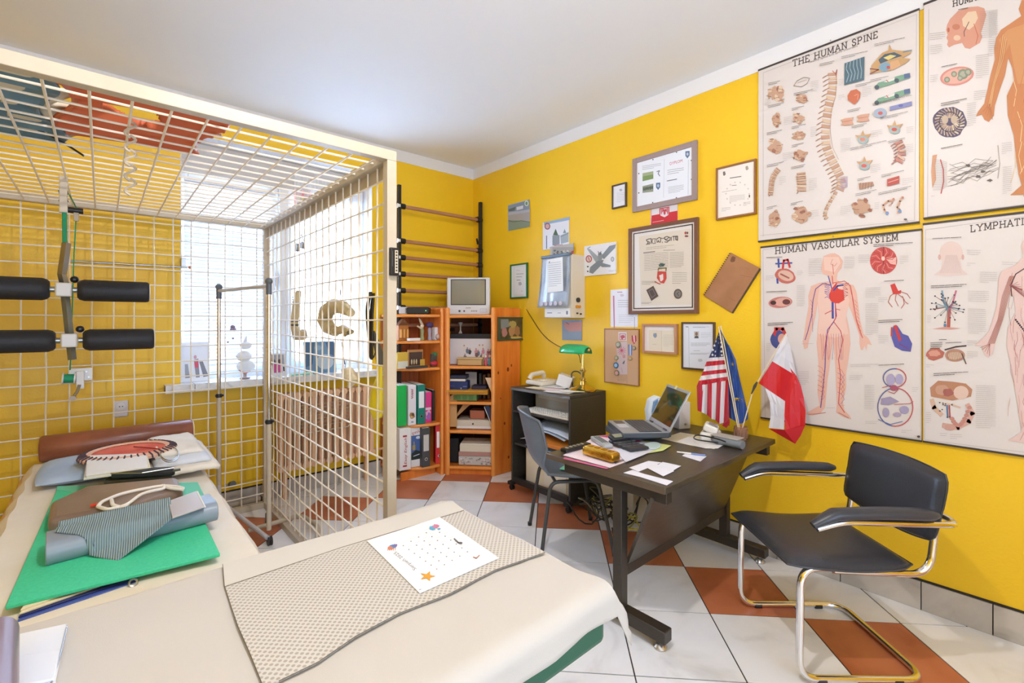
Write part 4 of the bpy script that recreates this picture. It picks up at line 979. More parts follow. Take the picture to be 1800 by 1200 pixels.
def x_ang(t, c, s):
    MB().ball(c + Vector((0, 0, .12)), .016).build('head', M('c_ead9c0', 'ead9c0', .5), t); MB().tube([c + Vector((0, 0, .13)), c + Vector((-.02, 0, .17)), c + Vector((-.03, 0, .185))], [.012, .01, .005], 8).build('wing', M('c_d9c8a8', 'd9c8a8', .5), t); MB().tube([c + Vector((-.01, 0, .1)), c + Vector((-.05, -.01, .12))], [.01, .008], 8).build('arm', M('c_d9c8a8', 'd9c8a8', .5), t)
lump('green_figurine', 'little green and cream figurine beside the wooden ornament', 'figurine', 742, za, 3.46, (.035, .035, .11), '9aa070', 'lathe', extra=x_ang)
def x_vio(t, c, s): MB().ball(c + Vector((0, -.005, .13)), .03, sc=(1.2, .6, .8)).build('flowers', M('c_4b3a6c', '4b3a6c', .6), t)
lump('violet_pot', 'small pot with violet flowers on the upper rounded shelf', 'plant', 755, za, 3.44, (.035, .035, .11), 'a7a0b0', 'lathe', extra=x_vio)
def x_ball(t, c, s): MB().ball(c + Vector((0, -.03, .03)), .024).build('glass_ball', M('c_b8a6a0', 'b8a6a0', .2), t)
lump('white_mug', 'white paper cup at the right end of the upper rounded shelf', 'cup', 766, za, 3.42, (.05, .05, .11), 'd8d4d4', 'box', extra=x_ball)
lump('white_card_box', 'flat white box lying on the upper rounded shelf', 'box', 727, za, 3.42, (.10, .05, .022), 'eeeae6')
lump('yellow_box', 'yellow toy box at the left of the middle rounded shelf', 'box', 706, zb, 3.47, (.11, .06, .13), 'd9b544', extra=lambda t, c, s: MB().box(c + Vector((0, -.031, .03)), (.10, .004, .06)).build('front_label', M('c_dcd8c4', 'dcd8c4', .6), t))
def x_photo(t, c, s):
    MB().box(c + Vector((0, -.008, .075)), (.12, .004, .11)).build('picture', M('c_47352e', '47352e', .5), t)
    for k in range(3): MB().ball(c + Vector((-.04 + .022 * k, -.012, .05)), .014, sc=(.5, .3, 1.6)).build('figure', M('c_cdbb92', 'cdbb92', .5), t)
    MB().box(c + Vector((.055, -.02, .04)), (.045, .01, .055), rz=.2).build('small_frame', M('c_d3ab4c', 'd3ab4c', .5), t)
lump('nativity_frame', 'small framed nativity picture on the middle rounded shelf', 'picture frame', 730, zb, 3.44, (.14, .012, .15), 'b8834e', extra=x_photo)
lump('dark_tray', 'flat dark tray lying at the front of the middle rounded shelf', 'tray', 733, zb, 3.385, (.19, .03, .018), '45423f')
def x_car(t, c, s):
    MB().ball(c + Vector((0, -.01, .03)), .03, sc=(1.2, .8, .7)).build('red_part', M('c_c9303c', 'c9303c', .5), t); MB().ball(c + Vector((.01, 0, .10)), .028, sc=(1.2, .6, .8)).build('green_part', M('c_2f8a55', '2f8a55', .5), t)
lump('toy_figure', 'red and green toy figure leaning at the right of the middle rounded shelf', 'toy', 762, zb, 3.41, (.05, .03, .11), '4c4640', extra=x_car)

# corner unit contents: local frame along the diagonal
def dpt(px, depth, z):   # point at pixel column px, 'depth' metres behind the diagonal front
    r = ray(px, 600); P0 = A + nAB * depth; den = r[0] * nAB.x + r[1] * nAB.y; tt = (P0.x * nAB.x + P0.y * nAB.y) / den
    return Vector((r[0] * tt, r[1] * tt, z))
rzd = math.atan2(dAB.y, dAB.x)
def ditem(name, label, cat, px0, px1, depth, d, z, h, col, tilt=0, part='body', rough=.6, mat=None):
    a, b = dpt(px0, depth, z), dpt(px1, depth, z); c = (a + b) / 2; wd = (b - a).length
    t = T(name, label, cat, (c.x, c.y, z), rzd)
    MB().box((0, d / 2, h / 2), (wd, d, h), ry=tilt).build(part, mat or M('d_' + col, col, rough), t, bev=min(.004, h * .15))
    return t, wd
def shz(ypx, px=830, depth=0): 
    c = dpt(px, depth, 0); b_ = c.x * SN + c.y * CS; return H - (ypx - Y0) / F * b_
za = SH['a'] + .0035
t, wd = ditem('cardboard_box', 'low kraft cardboard box in front of the photo card', 'box', 804, 848, .05, .10, za, .055, 'c9a46a', part='tray'); MB().box((0, .045, .06), (wd * 1.04, .12, .01)).build('lid', M('d_dbb780', 'dbb780', .6), t, bev=.002, world=False)
t, wd = ditem('photo_card', 'large white photo collage card standing at the back of the upper compartment', 'photo card', 789, 868, .13, .012, za, .225, 'd9cfcb')
cv = Cv(lambda a, b, hh: Vector((a, -.0005 - hh, b)), start=3e-4); rn = random.Random(3)
for k in range(16):
    x = -.07 + .24 * rn.random(); y = .06 + .09 * rn.random(); c_ = rn.choice(['b0455a', 'd98a9a', '3d3440', 'e9d9cf', 'c94a6b', '7a5a50', '6c7a86'])
    cv.ell(x, y, .014, .022, c_, jit=.3, seed=k); cv.ell(x, y + .026, .007, .008, 'c9977c')
o = cv.build('print', None); o.parent = t
t, wd = ditem('speaker_box', 'dark audio box behind the photo card', 'box', 790, 868, .20, .10, za, .265, '2f2a28')
t, wd = ditem('glass_candlestick', 'glass candlestick on the dark box in the corner unit', 'candlestick', 806, 812, .22, .02, za + .266, .01, 'b8ae9e'); MB().lathe([(.014, 0), (.006, .02), (.008, .06), (.018, .075), (.02, .09)], (0, .01, .01)).build('stem', M('d_b8ae9e'), t, world=False)
for k, (px, col, lb) in enumerate(((849, '8c6a3c', 'small brown figurine at the right of the cardboard box'), (854, 'c2505c', 'small red doll beside the brown figurine'), (861, '4f8a90', 'small teal doll at the end of the doll row'))):
    c = dpt(px, .05, za); t = T('doll', lb, 'figurine', tuple(c)); MB().lathe([(.012, 0), (.014, .03), (.007, .06), (.006, .065)], c, 10).build('dress', M('d_' + col, col, .6), t); MB().ball(c + Vector((0, 0, .078)), .011).build('head', M('d_e0c0a0', 'e0c0a0', .6), t)
zb = SH['b'] + .0035
t, wd = ditem('green_box', 'green patterned box at the bottom of the second compartment', 'box', 796, 838, .03, .12, zb, .055, '6f9a58')
for k in range(3): MB().box((-.055 + k * .055, -.001, .028), (.038, .002, .038)).build('panel', M('d_5b8548', '5b8548', .6), t, world=False)
t, wd = ditem('yellow_envelope', 'orange yellow padded envelope lying across the green box', 'envelope', 786, 857, .0, .16, zb + .058, .035, 'e09c22')
MB().box((0, .0, .036), (wd * .98, .16, .002)).build('flap', M('d_e8ab3a', 'e8ab3a', .5), t, world=False)
z_ = zb + .096
for k, (p0_, p1_, h, col, lb, pg) in enumerate(((788, 822, .068, '1d2f66', 'thick navy book lying on the yellow envelope', 1), (789, 818, .02, 'ded6c8', 'thin cream booklet on the thick navy book', 0), (788, 820, .03, '20243c', 'dark book topmost of the left pile', 0))):
    t, wd = ditem('book', lb, 'book', p0_, p1_, .03, .12, z_, h, col)
    if pg:
        cv = Cv(lambda a, b, hh: Vector((a, -.0005 - hh, b)), start=3e-4); cv.text('2', (.02, .014), (.034, .014), .035, 'd8dde8'); cv.line([(.045, .026), (.075, .026)], .006, '7f8fc0'); cv.line([(-.07, .03), (-.03, .03)], .008, '5a4a6a'); o = cv.build('print', None); o.parent = t
    z_ += h + .001
t, wd = ditem('book', 'dark purple book lying at the right on the envelope', 'book', 829, 855, .05, .12, zb + .096, .03, '2b2440')
t, wd = ditem('grey_card', 'grey folded card standing behind the books', 'card', 818, 838, .17, .01, zb + .0, .23, 'a79d95')
for k, (px, hgt, col, lb) in enumerate(((844, .22, '2f2a26', 'tall dark book standing at the back of the second compartment'), (851, .21, '6b4630', 'tall brown book standing at the back of the second compartment'), (859, .22, '7a5644', 'tall light brown book standing at the back of the second compartment'))):
    ditem('book', lb, 'book', px - 2.5, px + 2.5, .16, .1, zb, hgt, col)
c = dpt(860, .0, zb); t = T('leaning_board', 'beige card leaning in the right of the second compartment', 'card', tuple(c))
MB().prism([tuple(dpt(853, .02, zb + .20)), tuple(dpt(866, .02, zb + .20)), tuple(dpt(866, .02, zb + .02)), tuple(dpt(863, .02, zb + .08))], (nAB.x * .006, nAB.y * .006, 0)).build('board', M('d_d3b492', 'd3b492', .7), t, smooth=False)
zc = SH['c'] + .0035
t, wd = ditem('white_box_file', 'flat white box file with round hole in the third compartment', 'box', 802, 865, .06, .2, zc, .075, 'd9cdb8'); MB().cyl((-.01, -.002, .042), (-.01, 0, .042), .008).build('finger_hole', M('d_5d4a3c', '5d4a3c', .5), t, world=False)
MB().box((0, -.002, .012), (wd * .98, .003, .02)).build('edge', paper, t, world=False)
t, wd = ditem('terracotta_case', 'terracotta coloured case with black handle on the white box file', 'case', 826, 852, .1, .10, zc + .077, .075, 'b9694a', part='case'); MB().tube(fillet([(-wd/2 - .005, -.004, .04), (-wd/2 - .003, -.006, .078), (wd/2 + .002, -.006, .078), (wd/2 + .004, -.004, .05)], .01), .004, 6).build('handle', black_pl, t, world=False)
for nm, lb, q4, col in (('cardboard_sleeve', 'open cardboard sleeve leaning at the left of the third compartment', ((788, 700), (803, 690), (803, 752), (789, 752)), 'c99a62'), ('kraft_folder', 'kraft folder sloping down from the case in the third compartment', ((790, 751), (806, 732), (826, 713), (815, 711)), 'b98a58'), ('patterned_folder', 'dark folder with white edge leaning at the right of the third compartment', ((851, 715), (858, 711), (866, 722), (866, 752)), '333a58')):
    pts = [dpt(px, .03 if nm != 'kraft_folder' else .045, shz(py)) for px, py in q4]; t = T(nm, lb, 'folder', tuple(pts[0])); MB().prism([tuple(p) for p in pts], (nAB.x * .008, nAB.y * .008, 0)).build('board', M('d_' + col, col, .7), t, smooth=False)
    if nm == 'patterned_folder': MB().tube([tuple(p) for p in (pts[0], pts[3])], .003, 5).build('white_edge', paper, t)
zd = SH['d'] + .0035
z_ = zd
for nm, lb, x0, x1, h, col in (('patterned_box', 'low box with grey floral pattern at the bottom of the corner unit', 806, 866, .075, 'c9c5bd'), ('pink_folder', 'dusty pink folder lying on the patterned box', 806, 866, .035, 'b98a80'), ('cream_box', 'cream flat box lying on the pink folder', 808, 866, .06, 'e3d8c2'), ('cream_card', 'slanted cream lid topmost of the bottom pile', 809, 868, .01, 'ece4d2')):
    t, wd = ditem(nm, lb, 'box', x0, x1, .03, .2, z_, h, col, part='box')
    if nm == 'patterned_box':
        cv = Cv(lambda a, b, hh: Vector((a, -.0005 - hh, b)), start=3e-4); rn = random.Random(5)
        for k in range(36): cv.ell(-.13 + .26 * rn.random(), .01 + .055 * rn.random(), .008, .006, rn.choice(['8f938c', 'd9a7a0', 'e9e6df', 'a9aca2']), jit=.4, seed=k)
        o = cv.build('print', None); o.parent = t
    z_ += h + .001
t, wd = ditem('black_case', 'black case standing at the left of the bottom compartment', 'case', 789, 806, .09, .15, zd, .21, '1d1b1c')

# ================================================================ PRINTER CART
KX0, KX1, KY0, KY1, KZ = 2.372, 2.765, 2.10, 2.705, .79
t = T('printer_cart', 'black laminate printer cart on castors with open front', 'cart', (2.57, 2.4, 0))
box('top', (KX0, KY0, KZ - .022), (KX1, KY1, KZ), blackcab, t, bev=.003)
box('side_panel', (KX0 + .005, KY0, .055), (KX1, KY0 + .018, KZ - .022), blackcab, t, bev=.002); box('side_panel', (KX0 + .005, KY1 - .018, .055), (KX1, KY1, KZ - .022), blackcab, t, bev=.002)
box('keyboard_tray', (KX0 + .0, KY0 + .02, .60), (KX1 - .1, KY1 - .02, .616), blackcab, t, bev=.002)
box('shelf', (KX0 + .02, KY0 + .02, .345), (KX1 - .02, KY1 - .02, .363), blackcab, t, bev=.002)
box('back_panel', (KX1 - .012, KY0 + .018, .12), (KX1 - .002, KY1 - .018, KZ - .022), blackcab, t)
for y in (KY0, KY1 - .03): box('base_bar', (KX0 - .03, y - .01, .045), (KX1 - .01, y + .035, .07), dark_metal, t, bev=.002)
box('front_bar', (KX0 + .0, KY0 + .02, .055), (KX0 + .03, KY1 - .02, .10), dark_metal, t, bev=.002)
for y in (KY0 + .01, KY1 - .015): caster((KX0 + .0, y, 0), t, .02); caster((KX1 - .05, y, 0), t, .02)
box('edge_strip', (KX0 - .002, KY0, KZ - .022), (KX0, KY1, KZ - .004), M('edge_grey', '6e6c68', .5), t)
t = T('computer_keyboard', 'beige computer keyboard on the pull out tray of the printer cart', 'keyboard', (2.45, 2.36, .617))
MB().prism([(2.385, 2.13, .617), (2.385, 2.58, .617), (2.385, 2.58, .632), (2.385, 2.13, .632)], (.14, 0, .0)).build('case', beige_pl, t, bev=.003)
box('key_well', (2.388, 2.135, .632), (2.510, 2.575, .6335), M('key_well_dark', '6a665c', .6), t)
key_m = M('key_cream', 'efe9dc', .5); kk = None
mb = MB()
for r_ in range(5):
    for c_ in range(20):
        x, y = 2.397 + r_ * .024, 2.145 + c_ * .0215; o = (MB().box((x, y, .637), (.015, .0145, .009)).build('key', key_m, t, smooth=False) if kk is None else part_copy(kk, (r_ * .024, c_ * .0215, 0)))
        if kk is None: kk = o
        o.parent = t
t = T('printer', 'grey inkjet printer under the top of the cart behind the keyboard', 'printer', (2.6, 2.4, .617)); box('body', (2.55, 2.16, .617), (2.73, 2.62, .75), M('printer_beige', 'b8b2a4', .5), t, bev=.01); box('lid', (2.545, 2.2, .70), (2.55, 2.58, .74), M('lid_grey', 'd3cdbf', .5), t, bev=.002)
# papers inside the cart
t = T('plastic_paper_tray', 'heap of plastic sleeves and papers on the cart shelf', 'papers', (2.5, 2.4, .364))
for k, (z, col, dy) in enumerate(((.367, '7c93a8', 0), (.40, 'd9e0e8', .05), (.47, 'aab6c2', .02), (.485, 'c9d2da', -.03))):
    MB().grid(6, 8, lambda u, v: Vector((KX0 + .02 + .32 * u, KY0 + .05 + dy + .42 * v, z + .07 * u * (k > 1) + .03 * math.sin(v * 3) * (k > 0)))).build('sleeve', M('sl_' + col, col, .3), t, solid=.003)
t = T('orange_folder', 'orange folder between the papers in the printer cart', 'folder', (2.5, 2.3, .44)); MB().box((2.50, 2.32, .425), (.24, .40, .028), ry=-.12).build('folder', M('or_f', 'd97f2a', .45), t, bev=.004)
t = T('dark_blue_box', 'dark blue and grey box on the lower cart shelf with pink notes', 'box', (2.5, 2.25, .364)); box('box', (KX0 + .03, 2.16, .366), (2.6, 2.36, .405), M('bx_g', '44505c', .5), t, bev=.003); box('sticky_notes', (KX0 + .01, 2.13, .37), (KX0 + .07, 2.18, .40), M('pink_n', 'e884b0', .6), t); box('red_wallet', (KX0 + .01, 2.38, .366), (KX0 + .1, 2.46, .39), M('red_n', 'd0364f', .5), t, bev=.003)
t = T('beige_computer_tower', 'beige computer box at the bottom of the printer cart', 'computer', (2.55, 2.4, .07)); box('case', (KX0 + .06, 2.16, .072), (KX1 - .03, 2.60, .33), M('tower_cream', 'e0cfae', .5), t, bev=.006); box('front_bezel', (KX0 + .054, 2.18, .09), (KX0 + .06, 2.40, .31), beige_pl, t, bev=.002)
# papers, phone, lamp on the cart
zt = KZ + .001
t = T('loose_papers', 'loose letters and papers spread on top of the printer cart', 'papers', (2.5, 2.35, zt))
for k, (x, y, a, w_, l_) in enumerate(((2.47, 2.28, .3, .14, .2), (2.50, 2.42, -.2, .15, .21), (2.45, 2.5, .1, .1, .14), (2.53, 2.22, .9, .12, .16), (2.60, 2.45, .4, .15, .21))):
    MB().box((x, y, zt + .001 + k * .0016), (w_, l_, .0012), rz=a).build('sheet_of_paper', [paper, M('pinkish', 'e9d5d8', .7), paper_y, paper, paper][k], t, smooth=False)
t = T('telephone', 'beige desk telephone with handset on the back of the printer cart', 'telephone', (2.6, 2.6, zt))
bz = zt + .009
MB().prism([(2.50, 2.50, bz), (2.72, 2.50, bz), (2.72, 2.68, bz), (2.50, 2.68, bz)], (0, 0, .035)).build('base', beige_pl, t, bev=.012, seg=3)
MB().tube(fillet([(2.53, 2.66, bz + .045), (2.54, 2.65, bz + .075), (2.67, 2.65, bz + .085), (2.69, 2.66, bz + .05)], .03), [.02] + [.018] * 12 + [.02], 10).build('handset', beige_pl, t)
for r_ in range(4):
    for c_ in range(3): box('key', (2.55 + r_ * .022, 2.53 + c_ * .022, bz + .035), (2.563 + r_ * .022, 2.543 + c_ * .022, bz + .039), key_m, t)
t = T('desk_clutter', 'white paper box and black cable behind the banker lamp', 'box', (2.65, 2.38, zt)); MB().box((2.66, 2.40, zt + .05), (.10, .11, .085), rz=.5, rx=.3).build('box', M('wb', 'e2ddd6', .6), t, bev=.003)
MB().tube(fillet([(2.66, 2.33, zt + .02), (2.68, 2.36, zt + .12), (2.70, 2.30, zt + .13), (2.72, 2.25, zt + .05)], .04), .005, 6).build('cable', black_pl, t)
# banker lamp
lx, ly = 2.625, 2.20
t = T('banker_lamp', 'brass banker desk lamp with green glass shade on the printer cart', 'lamp', (lx, ly, zt))
MB().lathe([(.095, 0), (.098, .012), (.085, .022), (.06, .026), (.05, .035), (.02, .045), (.015, .07), (.024, .085), (.012, .1), (.016, .13), (.026, .145), (.014, .16), (.008, .18), (.008, .27)], (lx, ly, zt), 28).build('base', brass, t)
gg = M('green_shade', '14ad68', .12, coat=.6)
def shade(u, v):
    a = math.pi * (v * 1.05 - .02); y = -.12 + .24 * u; r = .062 * (1 - .3 * (abs(2*u-1) ** 6)); return Vector((lx - .03 - r * math.cos(a) * 1.05, ly + .045 + y * 1.0 , zt + .275 + r * math.sin(a)))
MB().grid(24, 16, shade).build('glass_shade', gg, t, solid=.003)
for sg in (-1, 1): MB().ball((lx - .03, ly + .045 + sg * .125, zt + .30), .012).build('finial', brass, t)
MB().tube([(lx, ly, zt + .25), (lx + .02, ly, zt + .30), (lx + .0, ly + .01, zt + .33)], .005, 6).build('arm', brass, t)
MB().tube(fillet([(lx, ly + .02, zt + .20), (lx + .02, ly + .05, zt + .26), (2.74, 2.45, zt + .27), (2.76, 2.72, zt + .36), (2.765, 2.95, 1.40)], .25, 8), .003, 5).build('power_cord', black_pl, t)

# ================================================================ DESK
t = T('desk', 'black laminate desk with steel T legs and modesty panel', 'desk', (2.15, 1.25, 0))
DX0, DX1, DY0, DY1, DZ = 1.607, 2.721, .943, 1.575, .663
box('desktop', (DX0, DY0, DZ - .026), (DX1, DY1, DZ), blackwood, t, bev=.003)
box('edge_band', (DX0 - .0015, DY0 + .002, DZ - .025), (DX0, DY1 - .002, DZ - .002), M('edge_worn', '5b4c3c', .5), t)
box('apron', (DX0 + .02, DY0 + .006, DZ - .072), (DX0 + .06, DY1 - .10, DZ - .027), M('bronze_metal', '3d362e', .4, .3), t, bev=.002)
box('apron', (DX1 - .10, DY0 + .006, DZ - .072), (DX1 - .06, DY1 - .10, DZ - .027), M('bronze_metal'), t, bev=.002)
dm = M('bronze_metal')
for x in (1.64, 2.635):
    box('leg_column', (x, 1.165, .085), (x + .045, 1.21, DZ - .027), dm, t, bev=.003)
    box('foot_bar', (x, .965, .035), (x + .055, 1.50, .085), dm, t, bev=.004)
    for y in (1.0, 1.46): MB().lathe([(.026, 0), (.027, .006), (.018, .018), (.008, .024), (.008, .036)], (x + .0275, y, 0)).build('levelling_foot', M('foot_nickel', 'c9c4bc', .25, .8), t)
box('cross_beam', (1.685, 1.175, .205), (2.635, 1.20, .25), dm, t, bev=.003)
MB().prism([(1.70, 1.175, .25), (2.635, 1.175, .25), (2.50, .99, .625), (1.617, 1.0, .60)], (0, .013, .005)).build('modesty_panel', blackwood, t, bev=.001)
D = DZ + .001
# laptop raised on a flat dock
t = T('laptop_dock', 'flat grey docking tray under the laptop', 'tray', (2.03, 1.37, D)); 
MB().prism([tuple(oZ(x, y, D)) for x, y in ((1064, 757), (1092, 777), (1180, 768), (1165, 752), (1105, 746))], (0, 0, .032)).build('tray', M('dock_grey', '4d5459', .45), t, bev=.003)
LZ = D + .033; Lrz = math.atan2(-.62, .78)
lc = Vector((2.185, 1.452, LZ)); t = T('laptop', 'open silver grey laptop computer with dark screen on the desk', 'laptop', tuple(lc), Lrz)
lap = M('laptop_silver', 'a5a9ad', .35, .3)
MB().box((0, 0, .014), (.245, .305, .026)).build('base', M('laptop_dark', '3e4246', .4), t, bev=.005)
MB().box((0, 0, .0285), (.24, .30, .003)).build('palm_rest', lap, t, bev=.002)
MB().box((-.075, .01, .0305), (.055, .075, .0012)).build('touchpad', M('tpad', 'c6c9cb', .3), t); MB().box((-.07, .10, .0305), (.05, .07, .0012)).build('sticker', M('stick', '6a5f58', .5), t); MB().box((.03, 0, .0302), (.115, .28, .0012)).build('key_well', M('kwell', '2b2d31', .5), t)
kk = None
for r_ in range(6):
    for c_ in range(15):
        if kk is None: kk = MB().box((-.02, -.13, .033), (.0155, .0155, .004)).build('key', M('lap_key', '4a4c52', .45), t, smooth=False)
        else: o = part_copy(kk, (r_ * .0185, c_ * .0185, 0)); o.parent = t
# lid
lid = T('lid', '', ''); del lid['label']; del lid['category']; lid.parent = t; lid.location = (.118, 0, .03); lid.rotation_euler = (0, R(28), 0); WL[lid.name] = None
MB().box((.004, 0, .118), (.008, .305, .236)).build('shell', lap, lid, bev=.004); MB().box((-.0008, 0, .122), (.0016, .272, .195)).build('screen', M('lcd', '2e2f28', .07, coat=.6), lid); MB().box((-.002, .02, .232), (.004, .016, .02)).build('sticky_note', M('note_y', 'e2d79a', .7), lid)
MB().cyl((.0, -.12, .0), (.0, -.08, .0), .007).cyl((0, .08, 0), (0, .12, 0), .007).build('hinge', M('laptop_dark'), lid)
# router behind
t = T('blue_router', 'rounded blue and white router standing behind the laptop', 'router', (2.50, 1.515, D)); c = Vector((2.50, 1.515, D))
def rtr(s, k):
    return [(c.x + a * s, c.y - .5 * a * s, c.z + b) for a, b in k]
P = [(-.048, 0), (.048, 0), (.056, .10), (.042, .165), (.0, .185), (-.042, .165), (-.056, .10)]
MB().prism(rtr(1, P), (.03, .05, 0)).build('white_shell', M('rt_w', 'd5dde2', .35), t, bev=.012, seg=3)
MB().prism([(x - .003, y - .008, z) for x, y, z in rtr(.72, [(a, b * .93) for a, b in P])], (.01, .012, 0)).build('blue_face', M('rt_b', '6f93b4', .25), t, bev=.004)
MB().box(c + Vector((-.002, -.012, .145)), (.018, .01, .05), rz=-.46).build('antenna_block', M('rt_w'), t, bev=.003); MB().box(c + Vector((0, -.012, .085)), (.05, .006, .022), rz=-.46).build('display', M('rt_d', '3d3d52', .2), t)
t = T('white_speaker', 'white plastic speaker box behind the laptop screen', 'speaker', (2.575, 1.405, D)); MB().box((2.575, 1.405, D + .08), (.08, .064, .16), rz=-.4, ry=.0).build('case', M('wb2', 'cfc6bb', .5), t, bev=.006); MB().cyl((2.560, 1.370, D + .03), (2.561, 1.373, D + .03), .006).build('power_button', steel, t)
# papers / mats on the desk
def flat(name, label, cat, pts, z, mat, th=.0012, part='sheet_of_paper', bev=0):
    P = [oZ(x, y, z) for x, y in pts]; t = T(name, label, cat, tuple(P[0])); MB().prism([tuple(p) for p in P], (0, 0, th)).build(part, mat, t, smooth=False, bev=bev); return t
t = flat('pink_sheet', 'pink and white printed desk sheet under the calculator and remotes', 'paper', ((990, 800), (1048, 766), (1077, 764), (1130, 774), (1158, 786), (1100, 812), (1072, 822)), D, M('pinkp', 'f0dfe6', .5))
cv = Cv(lambda x, y, h: oZ(x, y, D + .0013 + h), start=1e-4)
cv.poly([(1048, 766), (1075, 764), (1140, 777), (1120, 778), (1075, 770)], 'd94a7c'); cv.poly([(992, 803), (1070, 822), (1066, 824), (990, 806)], 'd96a94'); cv.poly([(1135, 774), (1180, 783), (1166, 792), (1145, 786)], 'b9cf2e') ; cv.build('print', t)
flat('green_edged_leaflet', 'leaflet with lime green edge beside the calculator', 'paper', ((1128, 774), (1180, 783), (1165, 792), (1118, 800)), D + .0025, M('limep', 'd7e08a', .6))
flat('white_letter', 'folded white letter lying under the black calculator', 'paper', ((1080, 790), (1130, 775), (1162, 786), (1130, 800), (1100, 812)), D + .005, M('lilac_p', 'dcdde8', .6))
t = flat('clear_lens', 'clear glass lens disc lying on the leaflets', 'lens', [(1148 + 14 * math.cos(a), 783 + 6 * math.sin(a)) for a in [k * math.pi / 8 for k in range(16)]], D + .009, M('lensg', 'd6ebe8', .1), .003, 'disc')
def handset(name, label, cat, p0, p1, wd, th, mat, z=D + .004, nk=(6, 3), km=None, lift=0):
    a, b = oZ(*p0, z), oZ(*p1, z); b.z += lift; c = (a + b) / 2; d = b - a; L = d.length; rz = math.atan2(d.y, d.x); t = T(name, label, cat, tuple(c), rz)
    MB().box((0, 0, th / 2), (L, wd, th)).build('case', mat, t, bev=min(th, wd) * .3, seg=3)
    k0 = None
    for i in range(nk[0]):
        for j in range(nk[1]):
            x = -L * .36 + i * L * .6 / max(1, nk[0] - 1); y = (j - (nk[1] - 1) / 2) * wd * .25
            if k0 is None: k0 = MB().box((x, y, th + .0005), (L * .06, wd * .16, .002)).build('button', km or key_m, t, smooth=False); kx, ky = x, y
            else: o = part_copy(k0, (x - kx, y - ky, 0)); o.parent = t
    return t, L
handset('remote_control', 'black remote control at the left end of the desk', 'remote', (990, 795), (1034, 783), .042, .018, black_pl, km=M('rkey', 'b9b4a6', .5), nk=(5, 2))
handset('silver_phone', 'silver grey remote with dark buttons beside the black one', 'remote', (1045, 772), (1070, 788), .048, .02, M('sgrey', 'a8adad', .4), km=M('dkey', '5b6266', .5), nk=(7, 3))
t, L_ = handset('calculator', 'black desk calculator with tilted grey display', 'calculator', (1085, 776), (1125, 792), .11, .014, M('calc_b', '2e3135', .4), z=D + .010, nk=(4, 5), km=M('ckey', '55585e', .5))
MB().box((-L_ * .40, 0, .026), (L_ * .26, .11, .02), ry=R(20)).build('display_hood', M('calc_b'), t, bev=.004); MB().box((-L_ * .38, 0, .038), (L_ * .16, .08, .002), ry=R(20)).build('lcd', M('lcd_g', '8c8f78', .2), t)
t = T('red_wallet', 'red oval purse lying behind the calculator', 'purse', tuple(oZ(1082, 768, D))); MB().ball(oZ(1083, 769, D + .014), .013, sc=(2.4, 1.6, .9)).build('body', M('redw', 'c51f3c', .4), t)
# gold spectacle case
gold = M('gold_leaf', 'd8a93a', .25, .85, noise_s=18, col2='a87a1e', bump=.5, bscale=40)
a, b = oZ(1030, 797, D + .004), oZ(1084, 813, D + .004); c = (a + b) / 2; d = b - a; rz = math.atan2(d.y, d.x); t = T('gold_case', 'shiny gold ornate spectacle case with a broad oval lid pattern', 'case', tuple(c), rz); L = d.length
MB().box((0, 0, .022), (L, .062, .040)).build('body', gold, t, bev=.012, seg=4)
MB().box((0, 0, .041), (L * .9, .045, .005)).build('lid', M('gold_l', 'e6c05a', .25, .8), t, bev=.002)
for k in range(3): MB().tube([(-L*.3 + L * .3 * k + .026 * math.cos(q_), -.032, .018 + .013 * math.sin(q_)) for q_ in [i * math.pi / 8 for i in range(9)]], .002, 5).build('ornament', gold, t)
for k in range(4): MB().box((-L*.33 + k * L * .22, 0, .0445), (L * .12, .02, .002)).build('relief', gold, t)
t = flat('metal_pin', 'thin steel nail file beside the gold case', 'nail file', ((1078, 812), (1102, 805), (1103, 807), (1082, 815)), D + .002, steel, .002, 'blade')
# note papers
for lb, pts, dz in (('long white note slip in front of the gold case', ((1106, 822), (1140, 810), (1163, 813), (1122, 829)), 0), ('square white note beside the long slip', ((1137, 822), (1155, 816), (1185, 828), (1166, 837)), .0012), ('small white note overlapping the square one', ((1155, 818), (1165, 812), (1197, 819), (1183, 827)), .0024), ('creased white note nearest the front edge of the desk', ((1096, 831), (1112, 826), (1132, 833), (1183, 846), (1172, 853), (1125, 838)), 0)):
    flat('paper_note', lb, 'note', pts, D + dz, M('note_w', 'e6e6ee', .7))
t = flat('name_card', 'white card in the middle of the desk under a pen', 'card', ((1199, 801), (1205, 797), (1242, 802), (1231, 811)), D, M('note_w'))
t = T('pen', 'white and blue pen lying on the card', 'pen', tuple(oZ(1215, 797, D))); MB().tube([oZ(1190, 794, D + .005), oZ(1215, 797, D + .006)], .004, 8).build('barrel', white_pl, t); MB().tube([oZ(1215, 797, D + .006), oZ(1240, 800, D + .005)], .0042, 8).build('blue_grip', M('penb', '6f86b8', .4), t)
flat('letter_sheets', 'cream letters spread beside the blood pressure monitor', 'papers', ((1162, 771), (1196, 760), (1245, 768), (1276, 781), (1255, 789), (1215, 783)), D, paper_y); flat('printed_form', 'white printed form on top of the cream letters', 'papers', ((1190, 776), (1210, 768), (1275, 780), (1262, 788), (1240, 788)), D + .0015, paper)
